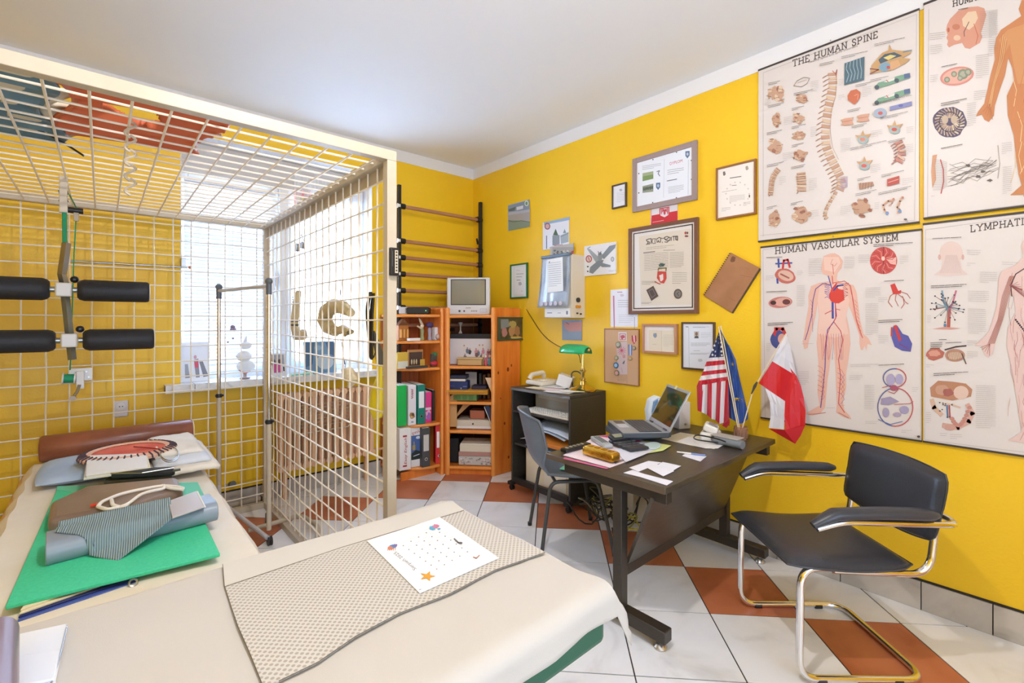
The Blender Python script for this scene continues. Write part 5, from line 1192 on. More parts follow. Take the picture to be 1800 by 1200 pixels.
# blood pressure monitor with cuff
c = oZ(1250, 772, D); t = T('blood_pressure_monitor', 'white blood pressure monitor with grey cuff and black hose', 'medical monitor', tuple(c), R(20))
MB().prism([(-.045, -.035, 0), (.05, -.035, 0), (.055, .035, 0), (-.045, .04, 0)], (0, 0, .035)).build('body', white_pl, t, bev=.01, seg=3); MB().box((-.005, .0, .048), (.07, .055, .03), rx=.35).build('upper_body', white_pl, t, bev=.008, seg=3); MB().box((-.005, -.01, .064), (.04, .035, .003), rx=.35).build('display', M('bpd', '8e9089', .2), t)
t.location.z = D; t.scale = (1.3, 1.3, 1.3)
c2 = oZ(1290, 780, D); t = T('arm_cuff', 'rolled grey blood pressure cuff with black hose lying beside its monitor', 'cuff', tuple(c2))
cuf = M('cuff_grey', '7c8288', .6)
p0_, p1_ = oZ(1258, 772, D + .022), oZ(1306, 782, D + .022)
for k, (r, of) in enumerate(((.026, 0), (.022, .03))):
    dd = Vector((.02, .024, 0)) * k; MB().tube([p0_ + dd, p1_ + dd], r, 14, flat=.8).build('roll', cuf, t)
MB().box((p0_ + p1_) / 2 + Vector((.022, .02, .022)), ((p1_ - p0_).length, .07, .006), rz=math.atan2((p1_ - p0_).y, (p1_ - p0_).x)).build('flap', M('cuff_l', 'b4ada4', .6), t, bev=.002)
MB().tube(fillet([oZ(1262, 778, D + .015), oZ(1218, 772, D + .01), oZ(1222, 764, D + .06), oZ(1240, 766, D + .085), oZ(1265, 772, D + .06), oZ(1275, 776, D + .03)], .05), .0035, 7).build('hose', black_pl, t)
# flags in a glass
c = oZ(1302, 772, D); t = T('drinking_glass', 'pinkish cut glass holding the small flags on the desk', 'glass', tuple(c))
MB().lathe([(.028, 0), (.034, .07), (.0315, .07), (.026, .008), (.001, .006)], c, 12).build('glass_body', M('pink_glass', 'e0b8a0', .08, trans=.75), t)
for k in range(8): a = k * math.pi / 4; MB().box(c + Vector((.033 * math.cos(a), .033 * math.sin(a), .035)), (.004, .014, .045), rz=a).build('facet', M('pink_glass'), t)
gc = Vector(c)
stick = M('flag_stick', 'd9c9a8', .5)
def pole(t, bot, top, mid=None): MB().tube([bot, mid, top] if mid is not None else [bot, top], .003, 8).build('stick', stick, t)
FX = 2.60
def fm(scale, o0, X0, amp, fr_, slope=0):
    def f(x, y, h):
        px, py = o0[0] + x / scale, o0[1] + y / scale
        p = oX(px, py, X0 + slope * (px - 1300) * .001 + amp * math.sin(px * fr_ + py * .02)); return p + Vector((-h, 0, 0))
    return f
s6, o6 = 4.617, (1050, 540)
def densify(p, n=10):
    out = []
    for i in range(len(p)):
        a, b = p[i], p[(i+1) % len(p)]
        for k in range(n): out.append((a[0] + (b[0]-a[0])*k/n, a[1] + (b[1]-a[1])*k/n))
    return out
def strips(cv, left, right, cols, nu=8):   # stripes between two polylines given as lists of points (same length), each stripe a row
    for i in range(len(left) - 1):
        for k in range(nu):
            q_ = lambda a, b, t_: (a[0] + (b[0]-a[0])*t_, a[1] + (b[1]-a[1])*t_)
            cv.v += [cv.mp(*q_(left[i], right[i], k/nu), cv.h), cv.mp(*q_(left[i], right[i], (k+1)/nu), cv.h), cv.mp(*q_(left[i+1], right[i+1], (k+1)/nu), cv.h), cv.mp(*q_(left[i+1], right[i+1], k/nu), cv.h)]
            n = len(cv.v) - 4; cv.f.append((n, n+1, n+2, n+3)); cv.c.append(cols[i])
    return cv
# American flag
t = T('american_flag', 'small American flag on a stick standing in the glass', 'flag', tuple(gc))
pole(t, gc + Vector((0, .005, .01)), oX(1263, 574, FX - .01))
RD, WT, BL = 'c8202e', 'ece6e6', '2d3560'
cv = Cv(fm(s6, o6, FX, .012, .35), start=0)
strips(cv, [(988, 195), (965, 260), (940, 330), (905, 410)], [(992, 195), (1010, 260), (1020, 330), (1030, 400)], [BL] * 3, 4)
strips(cv, [(905, 410), (888, 440), (872, 480), (860, 520), (842, 555), (825, 595), (808, 640)], [(1030, 400), (1035, 428), (1040, 462), (1045, 500), (1050, 530), (1055, 562), (1060, 590)], [WT, RD, WT, RD, WT, RD], 8)
# lower part: near vertical stripes
lt = [(808, 640), (860, 628), (895, 622), (930, 615), (970, 608), (1005, 602), (1040, 596), (1062, 590)]
lb = [(815, 838), (845, 850), (890, 870), (925, 905), (960, 915), (990, 945), (1025, 935), (1072, 960)]
q2 = [RD, WT, RD, WT, RD, WT, RD]
for i in range(7):
    L0 = [(lt[i][0] + (lb[i][0]-lt[i][0]) * k / 8, lt[i][1] + (lb[i][1]-lt[i][1]) * k / 8) for k in range(9)]; R0 = [(lt[i+1][0] + (lb[i+1][0]-lt[i+1][0]) * k / 8, lt[i+1][1] + (lb[i+1][1]-lt[i+1][1]) * k / 8) for k in range(9)]
    strips(cv, L0, R0, [q2[i]] * 8, 2)
cv.poly([(1025, 935), (1072, 905), (1075, 940), (1048, 978), (1015, 960)], RD); cv.poly([(808, 630), (850, 640), (856, 655), (845, 695)], RD); cv.poly([(850, 630), (868, 622), (852, 680)], WT)
rn = random.Random(1)
for (x, y) in [(985, 225), (975, 250), (995, 255), (965, 275), (985, 290), (1005, 285), (950, 310), (972, 322), (992, 330), (1008, 320), (938, 345), (960, 358), (985, 362), (1008, 358), (935, 385), (960, 392), (988, 388), (1012, 388)]:
    P = []
    for k in range(10): a = -math.pi/2 + k * math.pi / 5; r = 12 if k % 2 == 0 else 5; P.append((x + r * math.cos(a), y + r * math.sin(a)))
    cv.poly(P, 'f2f2f4')
cv.build('cloth', t, cloth_print, solid=.0012)
# European flag
t = T('european_flag', 'small blue European flag with yellow stars furled beside the American one', 'flag', tuple(gc))
pole(t, gc + Vector((.005, 0, .01)), oX(1267, 572, FX + .02))
cv = Cv(fm(s6, o6, FX + .02, .012, .5), start=0)
E1 = '4262a8'
strips(cv, [(996, 180), (1020, 300), (1040, 430), (1055, 600), (1060, 760), (1064, 890)], [(1000, 182), (1062, 300), (1095, 430), (1110, 600), (1125, 760), (1130, 930)], ['4f6fb0', '3f5fa6', '4565ab', '3f5ca0', '4262a8'], 5)
strips(cv, [(1062, 300), (1095, 430), (1110, 600), (1125, 760), (1130, 950)], [(1070, 310), (1125, 430), (1160, 600), (1195, 740), (1190, 935)], [E1] * 4, 4)
cv.poly([(1195, 740), (1225, 860), (1222, 905), (1190, 935)], '3a589c')
for (x, y, r) in ((1135, 742, 24), (1184, 750, 20), (1096, 462, 16)):
    P = []
    for k in range(10): a = -math.pi/2 + k * math.pi / 5; rr = r if k % 2 == 0 else r * .42; P.append((x + rr * math.cos(a), y + rr * math.sin(a)))
    cv.poly(P, 'e3b72c')
cv.build('cloth', t, cloth_print, solid=.0012)
# Polish flag
t = T('polish_flag', 'small white and red Polish flag on a slanted stick in the glass', 'flag', tuple(gc))
s2_, o2_ = 2.857, (1320, 380)
PX = FX - .02
pole(t, gc + Vector((0, 0, .03)), oX(1382, 586, PX), oX(1325, 682, PX)); MB().tube([oX(1321, 692, PX - .004), oX(1327, 678, PX - .004), oX(1331, 671, PX - .004)], [.003, .008, .004], 8).build('dark_ferrule', M('ferr', '3f3a32', .5), t)
cv = Cv(fm(s2_, o2_, PX, .010, .12, .5), start=0)
strips(cv, [(176, 590), (150, 640), (128, 685), (107, 728)], [(180, 592), (200, 665), (215, 740), (228, 800)], ['e8e4e6', 'e2dfe4', 'dcdadf'], 4)
strips(cv, [(107, 728), (85, 765), (62, 800), (40, 838)], [(228, 800), (212, 850), (195, 900), (172, 928)], ['d2141e'] * 3, 6)
strips(cv, [(180, 740), (190, 830), (172, 928), (168, 1000), (172, 1072)], [(228, 800), (250, 850), (265, 910), (275, 975), (272, 1050)], ['d2141e'] * 4, 4)
strips(cv, [(70, 862), (95, 930), (100, 1000), (90, 1062)], [(172, 928), (170, 970), (168, 1020), (166, 1070)], ['e2dfe4', 'dcd9df', 'e4e1e5'], 4)
cv.poly([(90, 1066), (168, 1072), (272, 1050), (250, 1100), (222, 1142)], 'c8141e')
cv.build('cloth', t, cloth_print, solid=.0012)
# cables on the floor behind the cart and under the desk
rn = random.Random(11); cols = ['26241f', '3a372c', '8c8a40', '2b2b28', '5c5a50', 'c2b23a', '201f1d', '777264']
t = T('cable_tangle', 'tangle of black and yellow cables on the floor behind the desk leg', 'cables', (2.3, 1.75, 0))
for k in range(12):
    c = Vector((2.25 + .35 * rn.random(), 1.55 + .45 * rn.random(), .02)); r = .05 + .08 * rn.random(); ph = rn.random() * 6
    MB().tube([c + Vector((r * math.cos(a + ph) * (1 + .3 * math.sin(a * 2)), r * math.sin(a + ph), .03 + .09 * abs(math.sin(a * .8 + k)))) for a in [i * .35 for i in range(22)]], .0045, 6).build('cable', M('cab_' + cols[k % 8], cols[k % 8], .5), t)
for k in range(4): MB().tube(fillet([(2.55 + .04 * k, 1.60 + .03 * k, .68), (2.52 + .05 * k, 1.62, .35), (2.45 + .06 * k, 1.65 + .05 * k, .05), (2.4, 1.75, .02)], .1), .0045, 6).build('cable', M('cab_26241f'), t)
t = T('power_strip', 'black power brick on the floor under the desk', 'power supply', (2.35, 1.5, 0)); box('brick', (2.28, 1.46, .001), (2.42, 1.53, .045), black_pl, t, bev=.008)
t = T('white_carton', 'white carton on the floor behind the printer cart', 'carton', (2.55, 1.9, 0)); box('carton', (2.55, 1.72, .001), (2.73, 1.98, .2), M('cartn', 'cfc3a8', .7), t, bev=.003)

# ================================================================ GREY PLASTIC CHAIR
t = T('plastic_chair', 'grey plastic shell chair with dark tube legs at the desk', 'chair', (2.10, 1.86, 0), R(-34.8))
SZ = .43
def shell(u, v):
    # v 0 front edge .. .55 rear of seat .. 1 top of back
    y = (u - .5)
    if v < .5:
        q_ = v / .5; x = .21 - .38 * q_; wd = .42 - .03 * q_; z = SZ - .018 * math.sin(q_ * math.pi) - (.02 * (1 - q_) ** 4)
        x0, z0 = x, z
    else:
        q_ = (v - .5) / .5; a = min(q_ * 3, 1); x = -.17 - .055 * math.sin(a * math.pi / 2) - .085 * q_; z = SZ + .35 * q_ ** 1.05 ; wd = .40 + .06 * math.sin(min(1, q_ * 1.3) * math.pi / 2) - .05 * max(0, q_ - .8) * 5 * .6
        x0, z0 = x, z
    cu = (2 * y) ** 2
    xx = x0 + (cu * .085 if v > .5 else 0) * min(1, (v - .5) * 4); zz = z0 + (cu * .022 if v < .6 else 0)
    if v > .92: zz -= cu * .03 * (v - .92) / .08
    return Vector((xx, y * wd, zz))
MB().grid(16, 30, shell).build('shell', grey_pl, t, solid=.008)
rimpts = [shell(0, v / 20) for v in range(21)] + [shell(u / 8, 1) for u in range(9)] + [shell(1, 1 - v / 20) for v in range(21)] + [shell(1 - u / 8, 0) for u in range(9)]
MB().tube(rimpts, .007, 6, closed=True).build('rolled_rim', grey_pl, t)
for sg in (-1, 1):
    MB().tube(fillet([(-.21, sg * .205, .0), (-.15, sg * .17, SZ - .03), (.12, sg * .17, SZ - .03), (.195, sg * .235, 0)], .05), .0105, 10).build('leg_frame', tube_grey, t)
    for x, y in ((-.21, .205), (.195, .235)): MB().cyl((x, sg * y, 0), (x - .0, sg * y, .02), .0135).build('foot_cap', black_pl, t)
MB().cyl((.1, -.17, SZ - .035), (.1, .17, SZ - .035), .009).cyl((-.12, -.17, SZ - .035), (-.12, .17, SZ - .035), .009).build('cross_tube', tube_grey, t)
t = T('green_document', 'mint green folder lying on the grey chair seat', 'folder', (2.08, 1.78, SZ)); MB().box((2.10, 1.76, SZ + .012), (.16, .22, .008), rz=.3).build('folder', M('mintf', '7fd6b0', .5), t, bev=.002)

# ================================================================ CANTILEVER ARMCHAIR
t = T('cantilever_armchair', 'black leather cantilever armchair with chrome tube frame facing the desk', 'chair', (2.198, .585, 0), math.atan2(.67, -.74))
r = .0125; yy = .222
MB().tube(fillet([(.0, yy - .01, .405), (.222, yy, .418), (.228, yy, .014), (-.225, yy, .014), (-.225, -yy, .014), (.228, -yy, .014), (.222, -yy, .418), (.0, -yy + .01, .405)], .075, 8), r, 14).build('floor_frame', chrome, t)
for sg in (-1, 1):
    MB().tube(fillet([(.10, sg * (yy - .012), .400), (-.245, sg * (yy - .012), .385), (-.272, sg * (yy - .015), .58)], .075, 8), r, 14).build('side_tube', chrome, t)
    for x in (.15, -.12): MB().cyl((x - .015, sg * yy, .0095), (x + .015, sg * yy, .0095), .0145).build('floor_glide', black_pl, t)
    ap = fillet([(-.315, 0, .585), (-.315, sg * .262, .585), (.10, sg * .265, .597), (.19, sg * .262, .57)], .06)
    MB().tube(ap, .011, 12).build('arm_tube', chrome, t)
    n = 14; pad_p = [(-.225 + (.355) * k / n, sg * .265, .622 + .006 * math.sin(k / n * 3)) for k in range(n + 1)] + [(.155, sg * .265, .611), (.205, sg * .263, .583)]
    MB().tube([Vector(p_) for p_ in pad_p], [.014, .026] + [.028] * (n - 1) + [.025, .016], 16, flat=.74).build('arm_pad', black_leather, t)
def seat(u, v, s=1):
    x = .268 - .45 * v; wd = .485 - .015 * v; a = 2 * u - 1; b = 2 * v - 1; k = (max(0, 1 - abs(a) ** 6) * max(0, 1 - abs(b) ** 7)) ** .5
    return Vector((x, a * wd / 2 * (1 - .10 * abs(b) ** 8), .440 - .026 * math.sin(v * math.pi * .9) - .010 * v + s * .028 * k - (.016 * (1 - v) ** 6)))
MB().grid(24, 24, lambda u, v: seat(u, v, 1)).grid(24, 24, lambda u, v: seat(u, v, -.75)).build('seat', black_leather, t)
MB().tube([seat(i / 12, 0, 0) for i in range(13)] + [seat(1, i / 12, 0) for i in range(1, 13)] + [seat(1 - i / 12, 1, 0) for i in range(1, 13)] + [seat(0, 1 - i / 12, 0) for i in range(1, 12)], .004, 6, closed=True).build('seat_piping', black_leather, t)
def back(u, v, s=1):
    a = 2 * u - 1; b = 2 * v - 1; k = (max(0, 1 - abs(a) ** 9) * max(0, 1 - abs(b) ** 9)) ** .5; wd = .465 + .02 * v
    z = .478 + .282 * v - (.010 * a * a if v > .5 else 0)
    x = -.243 - .045 * v - .022 * (1 - a * a)
    return Vector((x + s * .022 * k, a * wd / 2 * (1 - .07 * abs(b) ** 8), z + (.035 * (1 - v) ** 3 * a * a)))
MB().grid(24, 20, lambda u, v: back(u, v, 1)).grid(24, 20, lambda u, v: back(u, v, -1)).build('backrest', black_leather, t)
MB().tube([back(i / 12, 0, .9) for i in range(13)] + [back(1, i / 12, .9) for i in range(1, 13)] + [back(1 - i / 12, 1, .9) for i in range(1, 13)] + [back(0, 1 - i / 12, .9) for i in range(1, 12)], .0035, 6, closed=True).build('back_piping', black_leather, t)
# ================================================================ THE POSTERS on the right wall
vinyl = M('poster_vinyl', 'd6cdc6', .42, bump=.12, bscale=6)
wood_rail = M('poster_rail', '3a322e', .5)
def wallcv(scale, ox_, oy_, X, start=2e-4): return Cv(lambda x, y, h: oX(ox_ + x / scale, oy_ + y / scale, X - h), start=start)
PXW = XW - .012
def poster(label, y1, y0, z1, z0, bow=.0):
    t = T('anatomy_poster', label, 'poster', (XW, (y1 + y0) / 2, z0), 0, 'anatomy posters on the yellow wall')
    box('sheet', (PXW, y0, z0), (PXW + .003, y1, z1), vinyl, t)
    box('top_rail', (PXW - .004, y0 - .002, z1 - .004), (PXW + .007, y1 + .002, z1 + .005), wood_rail, t, bev=.001)
    box('bottom_rail', (PXW - .004, y0 - .002, z0 - .005), (PXW + .007, y1 + .002, z0 + .003), wood_rail, t, bev=.001)
    MB().tube([(PXW + .006, (y1+y0)/2, z1 + .018), (XW - .001, (y1+y0)/2, z1 + .018)], .003, 6).build('nail', steel, t)
    return t
def border(cv, px): cv.line(px, 1.3, 'a5a09c')
S_, V_ = 2.857, 1
BN, BN2, BN3 = 'c9a083', 'a8705a', '8c5a48'
def bones(cv, cx, cy, w_, h_, seed, c1=BN, c2=BN2, c3='e2c6a8', n=7):
    rn = random.Random(seed); cv.ell(cx, cy, w_ * .42, h_ * .40, c1, jit=.35, seed=seed, n=20)
    for k in range(n):
        a = rn.random() * 6.28; r = rn.uniform(.2, .5); x, y = cx + w_ * r * math.cos(a), cy + h_ * r * math.sin(a)
        cv.ell(x, y, w_ * rn.uniform(.08, .2), h_ * rn.uniform(.06, .16), rn.choice([c1, c2, c3]), a=rn.random() * 3, jit=.4, seed=seed + k)
        cv.line([(x - w_ * .14, y + h_ * .04 * rn.uniform(-1, 1)), (x + w_ * .14, y + h_ * .08 * rn.uniform(-1, 1))], 2.2, rn.choice([BN3, c2, '6e4a3c']))
def stack(cv, pts, w_, n, lean=.2, c=(BN, 'dcbfa0'), spin=1.0):
    for k in range(n):
        q_ = k / n * (len(pts) - 1); i = int(q_); f_ = q_ - i; x = pts[i][0] + (pts[i+1][0]-pts[i][0]) * f_; y = pts[i][1] + (pts[i+1][1]-pts[i][1]) * f_
        dx, dy = pts[i+1][0]-pts[i][0], pts[i+1][1]-pts[i][1]; L = math.hypot(dx, dy); dx, dy = dx/L, dy/L; hh = L * (len(pts) - 1) / n * .36
        P = [(x - w_*dy - hh*dx*.9, y + w_*dx - hh*dy*.9), (x + w_*dy*1 - hh*dx*.9, y - w_*dx - hh*dy*.9), (x + w_*dy + hh*dx, y - w_*dx + hh*dy), (x - w_*dy + hh*dx, y + w_*dx + hh*dy)]
        cv.poly(P, c[1] if k % 2 else c[0]); cv.line([P[3], P[2]], 1.6, BN2)
        if spin: cv.line([(x - w_ * .6, y), (x - w_ * 1.7 * spin, y + w_ * .55), (x - w_ * 2.2 * spin, y + w_ * .9)], 4.2, c[0]); cv.line([(x - w_ * .8, y + 3), (x - w_ * 2.1 * spin, y + w_ * .95)], 1.6, BN3)
# ---- spine
t = poster('anatomy poster titled THE HUMAN SPINE, upper left of the four', 1.045, .362, 2.701, 1.744)
cv = wallcv(2.857, 1320, 0, PXW)
cv.slab('THE HUMAN SPINE', (207, 337), (640, 187), 33, 4.6, '4c4240'); cv.text('Healthy Spine and Spine Disorders', (290, 318), (535, 234), 15, '5c5250')
border(cv, [(62, 365), (62, 1188)]); border(cv, [(832, 72), (822, 1106)]); border(cv, [(62, 365), (832, 72)]); border(cv, [(48, 1182), (822, 1106)])
stack(cv, [(408, 372), (412, 420), (402, 480), (388, 545), (378, 610), (372, 670), (378, 735), (398, 790), (425, 840), (448, 885), (456, 925), (440, 965)], 22, 25)
stack(cv, [(425, 968), (405, 1000), (388, 1030), (374, 1060), (372, 1085), (388, 1106)], 9, 8, spin=.5)
cv.line([(410, 356), (425, 372), (432, 350), (428, 385)], 4, 'c87868'); cv.line([(430, 380), (426, 480), (402, 560), (398, 660), (410, 740), (440, 800)], 1.6, 'b98a72')
for k in range(14): cv.line([(450, 890 + k * 5), (486, 885 + k * 4)], 1.4, 'b59ac0')
for i, (cx, cy, w_, h_) in enumerate([(130, 468, 88, 92), (128, 600, 50, 80), (125, 735, 72, 88), (118, 1100, 66, 92), (258, 498, 64, 58), (240, 595, 68, 50), (243, 680, 70, 55), (245, 778, 70, 66), (250, 1080, 84, 104), (560, 1040, 92, 90)]): bones(cv, cx, cy, w_, h_, i + 3, n=9)
cv.line([(215, 430), (232, 405), (265, 388), (295, 392), (282, 418), (255, 436), (225, 432), (215, 430)], 2.6, '9b8c80'); cv.line([(235, 415), (280, 400)], 2, 'b9a08c')
stack(cv, [(138, 850), (118, 875), (106, 905), (102, 940), (97, 985)], 13, 15, spin=.25); stack(cv, [(252, 870), (256, 910), (254, 970)], 22, 7, spin=.5)
cv.poly([(470, 318), (570, 284), (568, 402), (468, 428)], '54707c')
for k in range(5): cv.line([(484 + k*16, 312 - k*5), (478 + k*18, 345 - k*5), (492 + k*16, 375 - k*5), (480 + k*18, 412 - k*5)], 4, '9fb4bb')
cv.poly([(605, 330), (660, 265), (690, 252), (695, 222), (708, 250), (760, 255), (808, 250), (800, 270), (760, 290), (800, 295), (775, 320), (735, 335), (700, 355), (650, 360), (600, 372)], 'c99f6a'); cv.poly([(640, 300), (672, 272), (720, 262), (760, 280), (700, 300), (650, 320)], '4d5f6c'); cv.poly([(665, 290), (700, 275), (730, 280), (690, 302)], 'e3cf7a'); cv.ell(672, 336, 30, 22, '7fa4b8', a=-.3); cv.ell(690, 338, 9, 8, 'c8544a'); cv.poly([(700, 312), (740, 300), (752, 330), (712, 352), (700, 340)], 'd9a878'); cv.line([(600, 345), (640, 350), (600, 370)], 6, '8a5348'); cv.line([(765, 262), (806, 252)], 5, '5f8ea0')
for k in (0, 78):
    y = k; cv.poly([(620, 435 + y), (640, 415 + y), (700, 398 + y), (725, 385 + y), (760, 375 + y), (798, 372 + y), (798, 392 + y), (760, 402 + y), (700, 425 + y), (640, 442 + y)], '7fa88c'); cv.poly([(665, 412 + y), (700, 398 + y), (722, 388 + y), (720, 402 + y), (690, 412 + y)], 'e9e4dc'); cv.ell(632, 438 + y, 12, 11, '4c5c66'); cv.ell(732, 404 + y, 12, 11, '4c5c66'); cv.poly([(768, 372 + y), (798, 366 + y), (800, 388 + y), (770, 396 + y)], '5d6f92'); cv.line([(680, 402 + y), (690, 412 + y)], 4, 'c9584c')
cv.poly([(485, 480), (500, 455), (530, 447), (550, 462), (547, 490), (535, 510), (520, 525), (505, 515), (486, 500)], 'cd6f4c'); cv.line([(520, 480), (540, 470), (535, 500)], 4, 'e39a76')
cv.ell(648, 567, 34, 24, 'aab6c6', a=-.2); cv.ell(650, 568, 12, 9, 'c9605a'); cv.poly([(697, 535), (808, 508), (808, 530), (697, 556)], '8c90bc'); cv.ell(752, 530, 12, 8, '6a6ea8')
for cx, cy in ((480, 610), (560, 592)): cv.poly([(cx - 30, cy - 8), (cx - 8, cy - 16), (cx + 36, cy - 22), (cx + 28, cy), (cx + 36, cy + 14), (cx - 8, cy + 20), (cx - 30, cy + 18), (cx - 16, cy + 4)], 'd9a58a'); cv.line([(cx - 22, cy + 2), (cx + 28, cy - 6)], 2, 'a86f58')
for cx, cy, c_ in ((563, 690, 'd98a72'), (722, 640, 'cc5a50'), (570, 822, 'd9635c')): cv.poly([(cx - 40, cy - 12), (cx - 12, cy - 10), (cx, cy - 38), (cx + 8, cy - 12), (cx + 42, cy - 20), (cx + 22, cy + 6), (cx - 22, cy + 10)], 'd0a678'); cv.ell(cx, cy + 12, 27, 20, 'a7b8b4'); cv.ell(cx - 2, cy + 10, 14, 9, c_)
stack(cv, [(742, 715), (758, 745), (758, 785), (735, 822)], 20, 7, c=('c9857a', 'dcb49a'), spin=.9); cv.poly([(684, 900), (745, 882), (745, 920), (684, 935)], 'c4574e'); cv.line([(690, 916), (740, 900)], 3, 'e8b9a8')
cv.poly([(540, 920), (612, 912), (618, 930), (545, 952)], 'b98f76'); [cv.line([(550 + k * 14, 918), (546 + k * 14, 948)], 2, BN3) for k in range(5)]
cv.line([(715, 1004), (690, 1008), (664, 1030), (670, 1052), (684, 1074)], 8, 'd9a285'); cv.line([(712, 1006), (708, 1020), (694, 1034)], 4, 'c98a70'); cv.ell(684, 1070, 9, 9, '7f9bc2'); cv.ell(716, 1000, 6, 7, 'c98a70'); cv.line([(758, 992), (748, 1010), (735, 1040), (748, 1052), (736, 1070)], 8, 'd9a285'); cv.ell(748, 1060, 9, 8, '7f9bc2'); cv.ell(762, 992, 6, 7, 'c98a70')
rn = random.Random(9)
for (x, y, x1) in [(88, 418, 145), (85, 532, 165), (80, 668, 155), (80, 830, 165), (80, 1042, 130), (215, 470, 310), (205, 545, 265), (205, 638, 275), (205, 730, 265), (202, 840, 272), (200, 1022, 262), (345, 322, 418), (455, 285, 585), (620, 222, 772), (525, 428, 600), (485, 555, 550), (600, 402, 690), (612, 520, 806), (505, 635, 580), (650, 590, 788), (500, 745, 680), (690, 710, 772), (535, 900, 600), (655, 880, 768), (525, 975, 632), (640, 970, 805)]:
    cv.micro(x, y, x1, 2, 8, -.22, 2, '6c6460', seed=x)
for (x, y, x1, n_) in [(70, 500, 100, 4), (165, 590, 210, 5), (160, 770, 208, 5), (300, 410, 340, 6), (300, 640, 330, 6), (440, 400, 462, 4), (450, 700, 500, 8), (440, 480, 470, 3), (560, 440, 605, 6), (600, 660, 660, 4), (780, 640, 815, 4), (765, 730, 815, 6), (600, 830, 650, 5), (620, 1020, 645, 4), (290, 900, 330, 7), (140, 890, 175, 5), (300, 1060, 340, 5), (450, 1040, 500, 5), (760, 900, 815, 4)]: cv.micro(x, y, x1, n_, 9, -.15, 1.2, 'aaa39d', seed=x + y)
cv.ell(776, 1101, 9, 5, '6c6460'); cv.build('print', t)
# ---- nervous system (right edge, upper)
t = poster('anatomy poster of nerves with bald head and raised arm, upper right of the four', .345, -.34, 2.715, 1.758)
cv = wallcv(2.857, 1320, 0, PXW)
SKN, SK2, SK3 = 'cc8450', 'c47848', 'ecb98a'
cv.slab('HUMAN NERVOUS SYSTEM', (1012, 35), (1560, -120), 30, 5, '4c4240')
border(cv, [(893, 45), (887, 1088)]); border(cv, [(887, 1088), (1420, 1020)])
cv.poly([(980, 150), (985, 125), (1000, 95), (1040, 55), (1090, 36), (1140, 32), (1172, 42), (1182, 75), (1170, 120), (1155, 165), (1162, 185), (1150, 215), (1100, 245), (1075, 240), (1060, 215), (1020, 225), (995, 238), (985, 225), (990, 205), (982, 190), (988, 175)], 'd99a80'); cv.poly([(1060, 95), (1090, 60), (1130, 55), (1140, 90), (1120, 130), (1095, 150), (1065, 130)], 'e7c9a8'); cv.ell(1030, 135, 20, 15, 'c98062'); cv.ell(1035, 190, 18, 14, 'e3bfa0'); cv.line([(1095, 110), (1070, 160), (1072, 182)], 4, '7b5a50'); cv.line([(1120, 120), (1140, 180), (1130, 220)], 4, 'c77258'); cv.ell(992, 150, 6, 12, 'b9634e')
cv.ell(1035, 382, 86, 46, 'd98f80', a=-.2, n=24); cv.ell(1035, 382, 74, 37, 'e6ae9c', a=-.2, n=24)
for x, y, r in ((985, 400, 15), (1020, 372, 15), (1065, 372, 26), (1090, 362, 18), (1050, 392, 14)): cv.ell(x, y, r, r, '86937a'); cv.ell(x, y, r * .6, r * .6, 'b5b09a', jit=.3, seed=x)
cv.ell(998, 612, 82, 78, '5a5068', n=28, jit=.12, seed=2)
rn = random.Random(4)
for k in range(26): a = k * 6.28 / 26; cv.line([(998 + 25 * math.cos(a), 612 + 22 * math.sin(a)), (998 + 52 * math.cos(a + .2), 612 + 50 * math.sin(a + .2)), (998 + 74 * math.cos(a), 612 + 70 * math.sin(a))], rn.uniform(4, 9), rn.choice(['d9c3a2', 'c9ae92', 'b89c8c', 'e0cdb0']))
cv.ell(975, 600, 16, 22, 'c9b39a'); cv.ell(1020, 600, 16, 22, 'c9b39a')
cv.poly([(912, 780), (935, 775), (925, 830), (930, 900), (912, 945), (905, 860)], 'd9a07a'); cv.line([(952, 802), (966, 850), (968, 910), (955, 970)], 5, 'c9444a')
for k in range(18): cv.line([(915, 800 + k * 9), (955, 806 + k * 9 * .95), (985, 815 + k * 7)], 1.2, '9c9088')
rn = random.Random(8)
for k in range(16):
    x0, y0 = 985 + rn.random() * 30, 800 + rn.random() * 140; P = [(x0, y0)]
    for q_ in range(5): P.append((x0 + (q_ + 1) * 45 + rn.uniform(-10, 10), y0 + (820 + k * 4 - y0) * (q_ + 1) / 6 + rn.uniform(-22, 22) - q_ * 8))
    cv.line(P, 1.5, '7d756e')
cv.line([(1240, 730), (1250, 820), (1240, 895)], 3, 'a49a90')
for x, y in ((1140, 885), (1165, 860), (1200, 905), (1090, 830)): cv.ell(x, y, 12, 7, '6a625c', jit=.6, seed=x)
arm = [(1360, 0), (1345, 45), (1358, 80), (1300, 120), (1255, 150), (1232, 190), (1222, 240), (1225, 300), (1205, 370), (1190, 440), (1172, 520), (1140, 562), (1130, 585), (1160, 575), (1172, 600), (1195, 612), (1220, 580), (1225, 530), (1250, 450), (1275, 380), (1292, 290), (1312, 340), (1322, 400), (1285, 480), (1290, 580), (1320, 680), (1330, 780), (1345, 880), (1360, 930), (1320, 965), (1302, 980), (1420, 975), (1560, 975), (1560, 0)]
cv.poly(arm, SKN); cv.poly([(1245, 200), (1290, 150), (1400, 110), (1560, 110), (1560, 420), (1340, 420), (1320, 330), (1300, 220), (1270, 280)], 'd4955f')
rn = random.Random(6)
for k in range(26):
    x = 1310 + rn.random() * 200; y = 150 + rn.random() * 700; cv.line([(x, y), (x + rn.uniform(-25, 25), y + 70), (x + rn.uniform(-30, 30), y + 150)], 3, rn.choice(['ecbf8a', 'c47a45', 'f0cf9a', 'd9854f']))
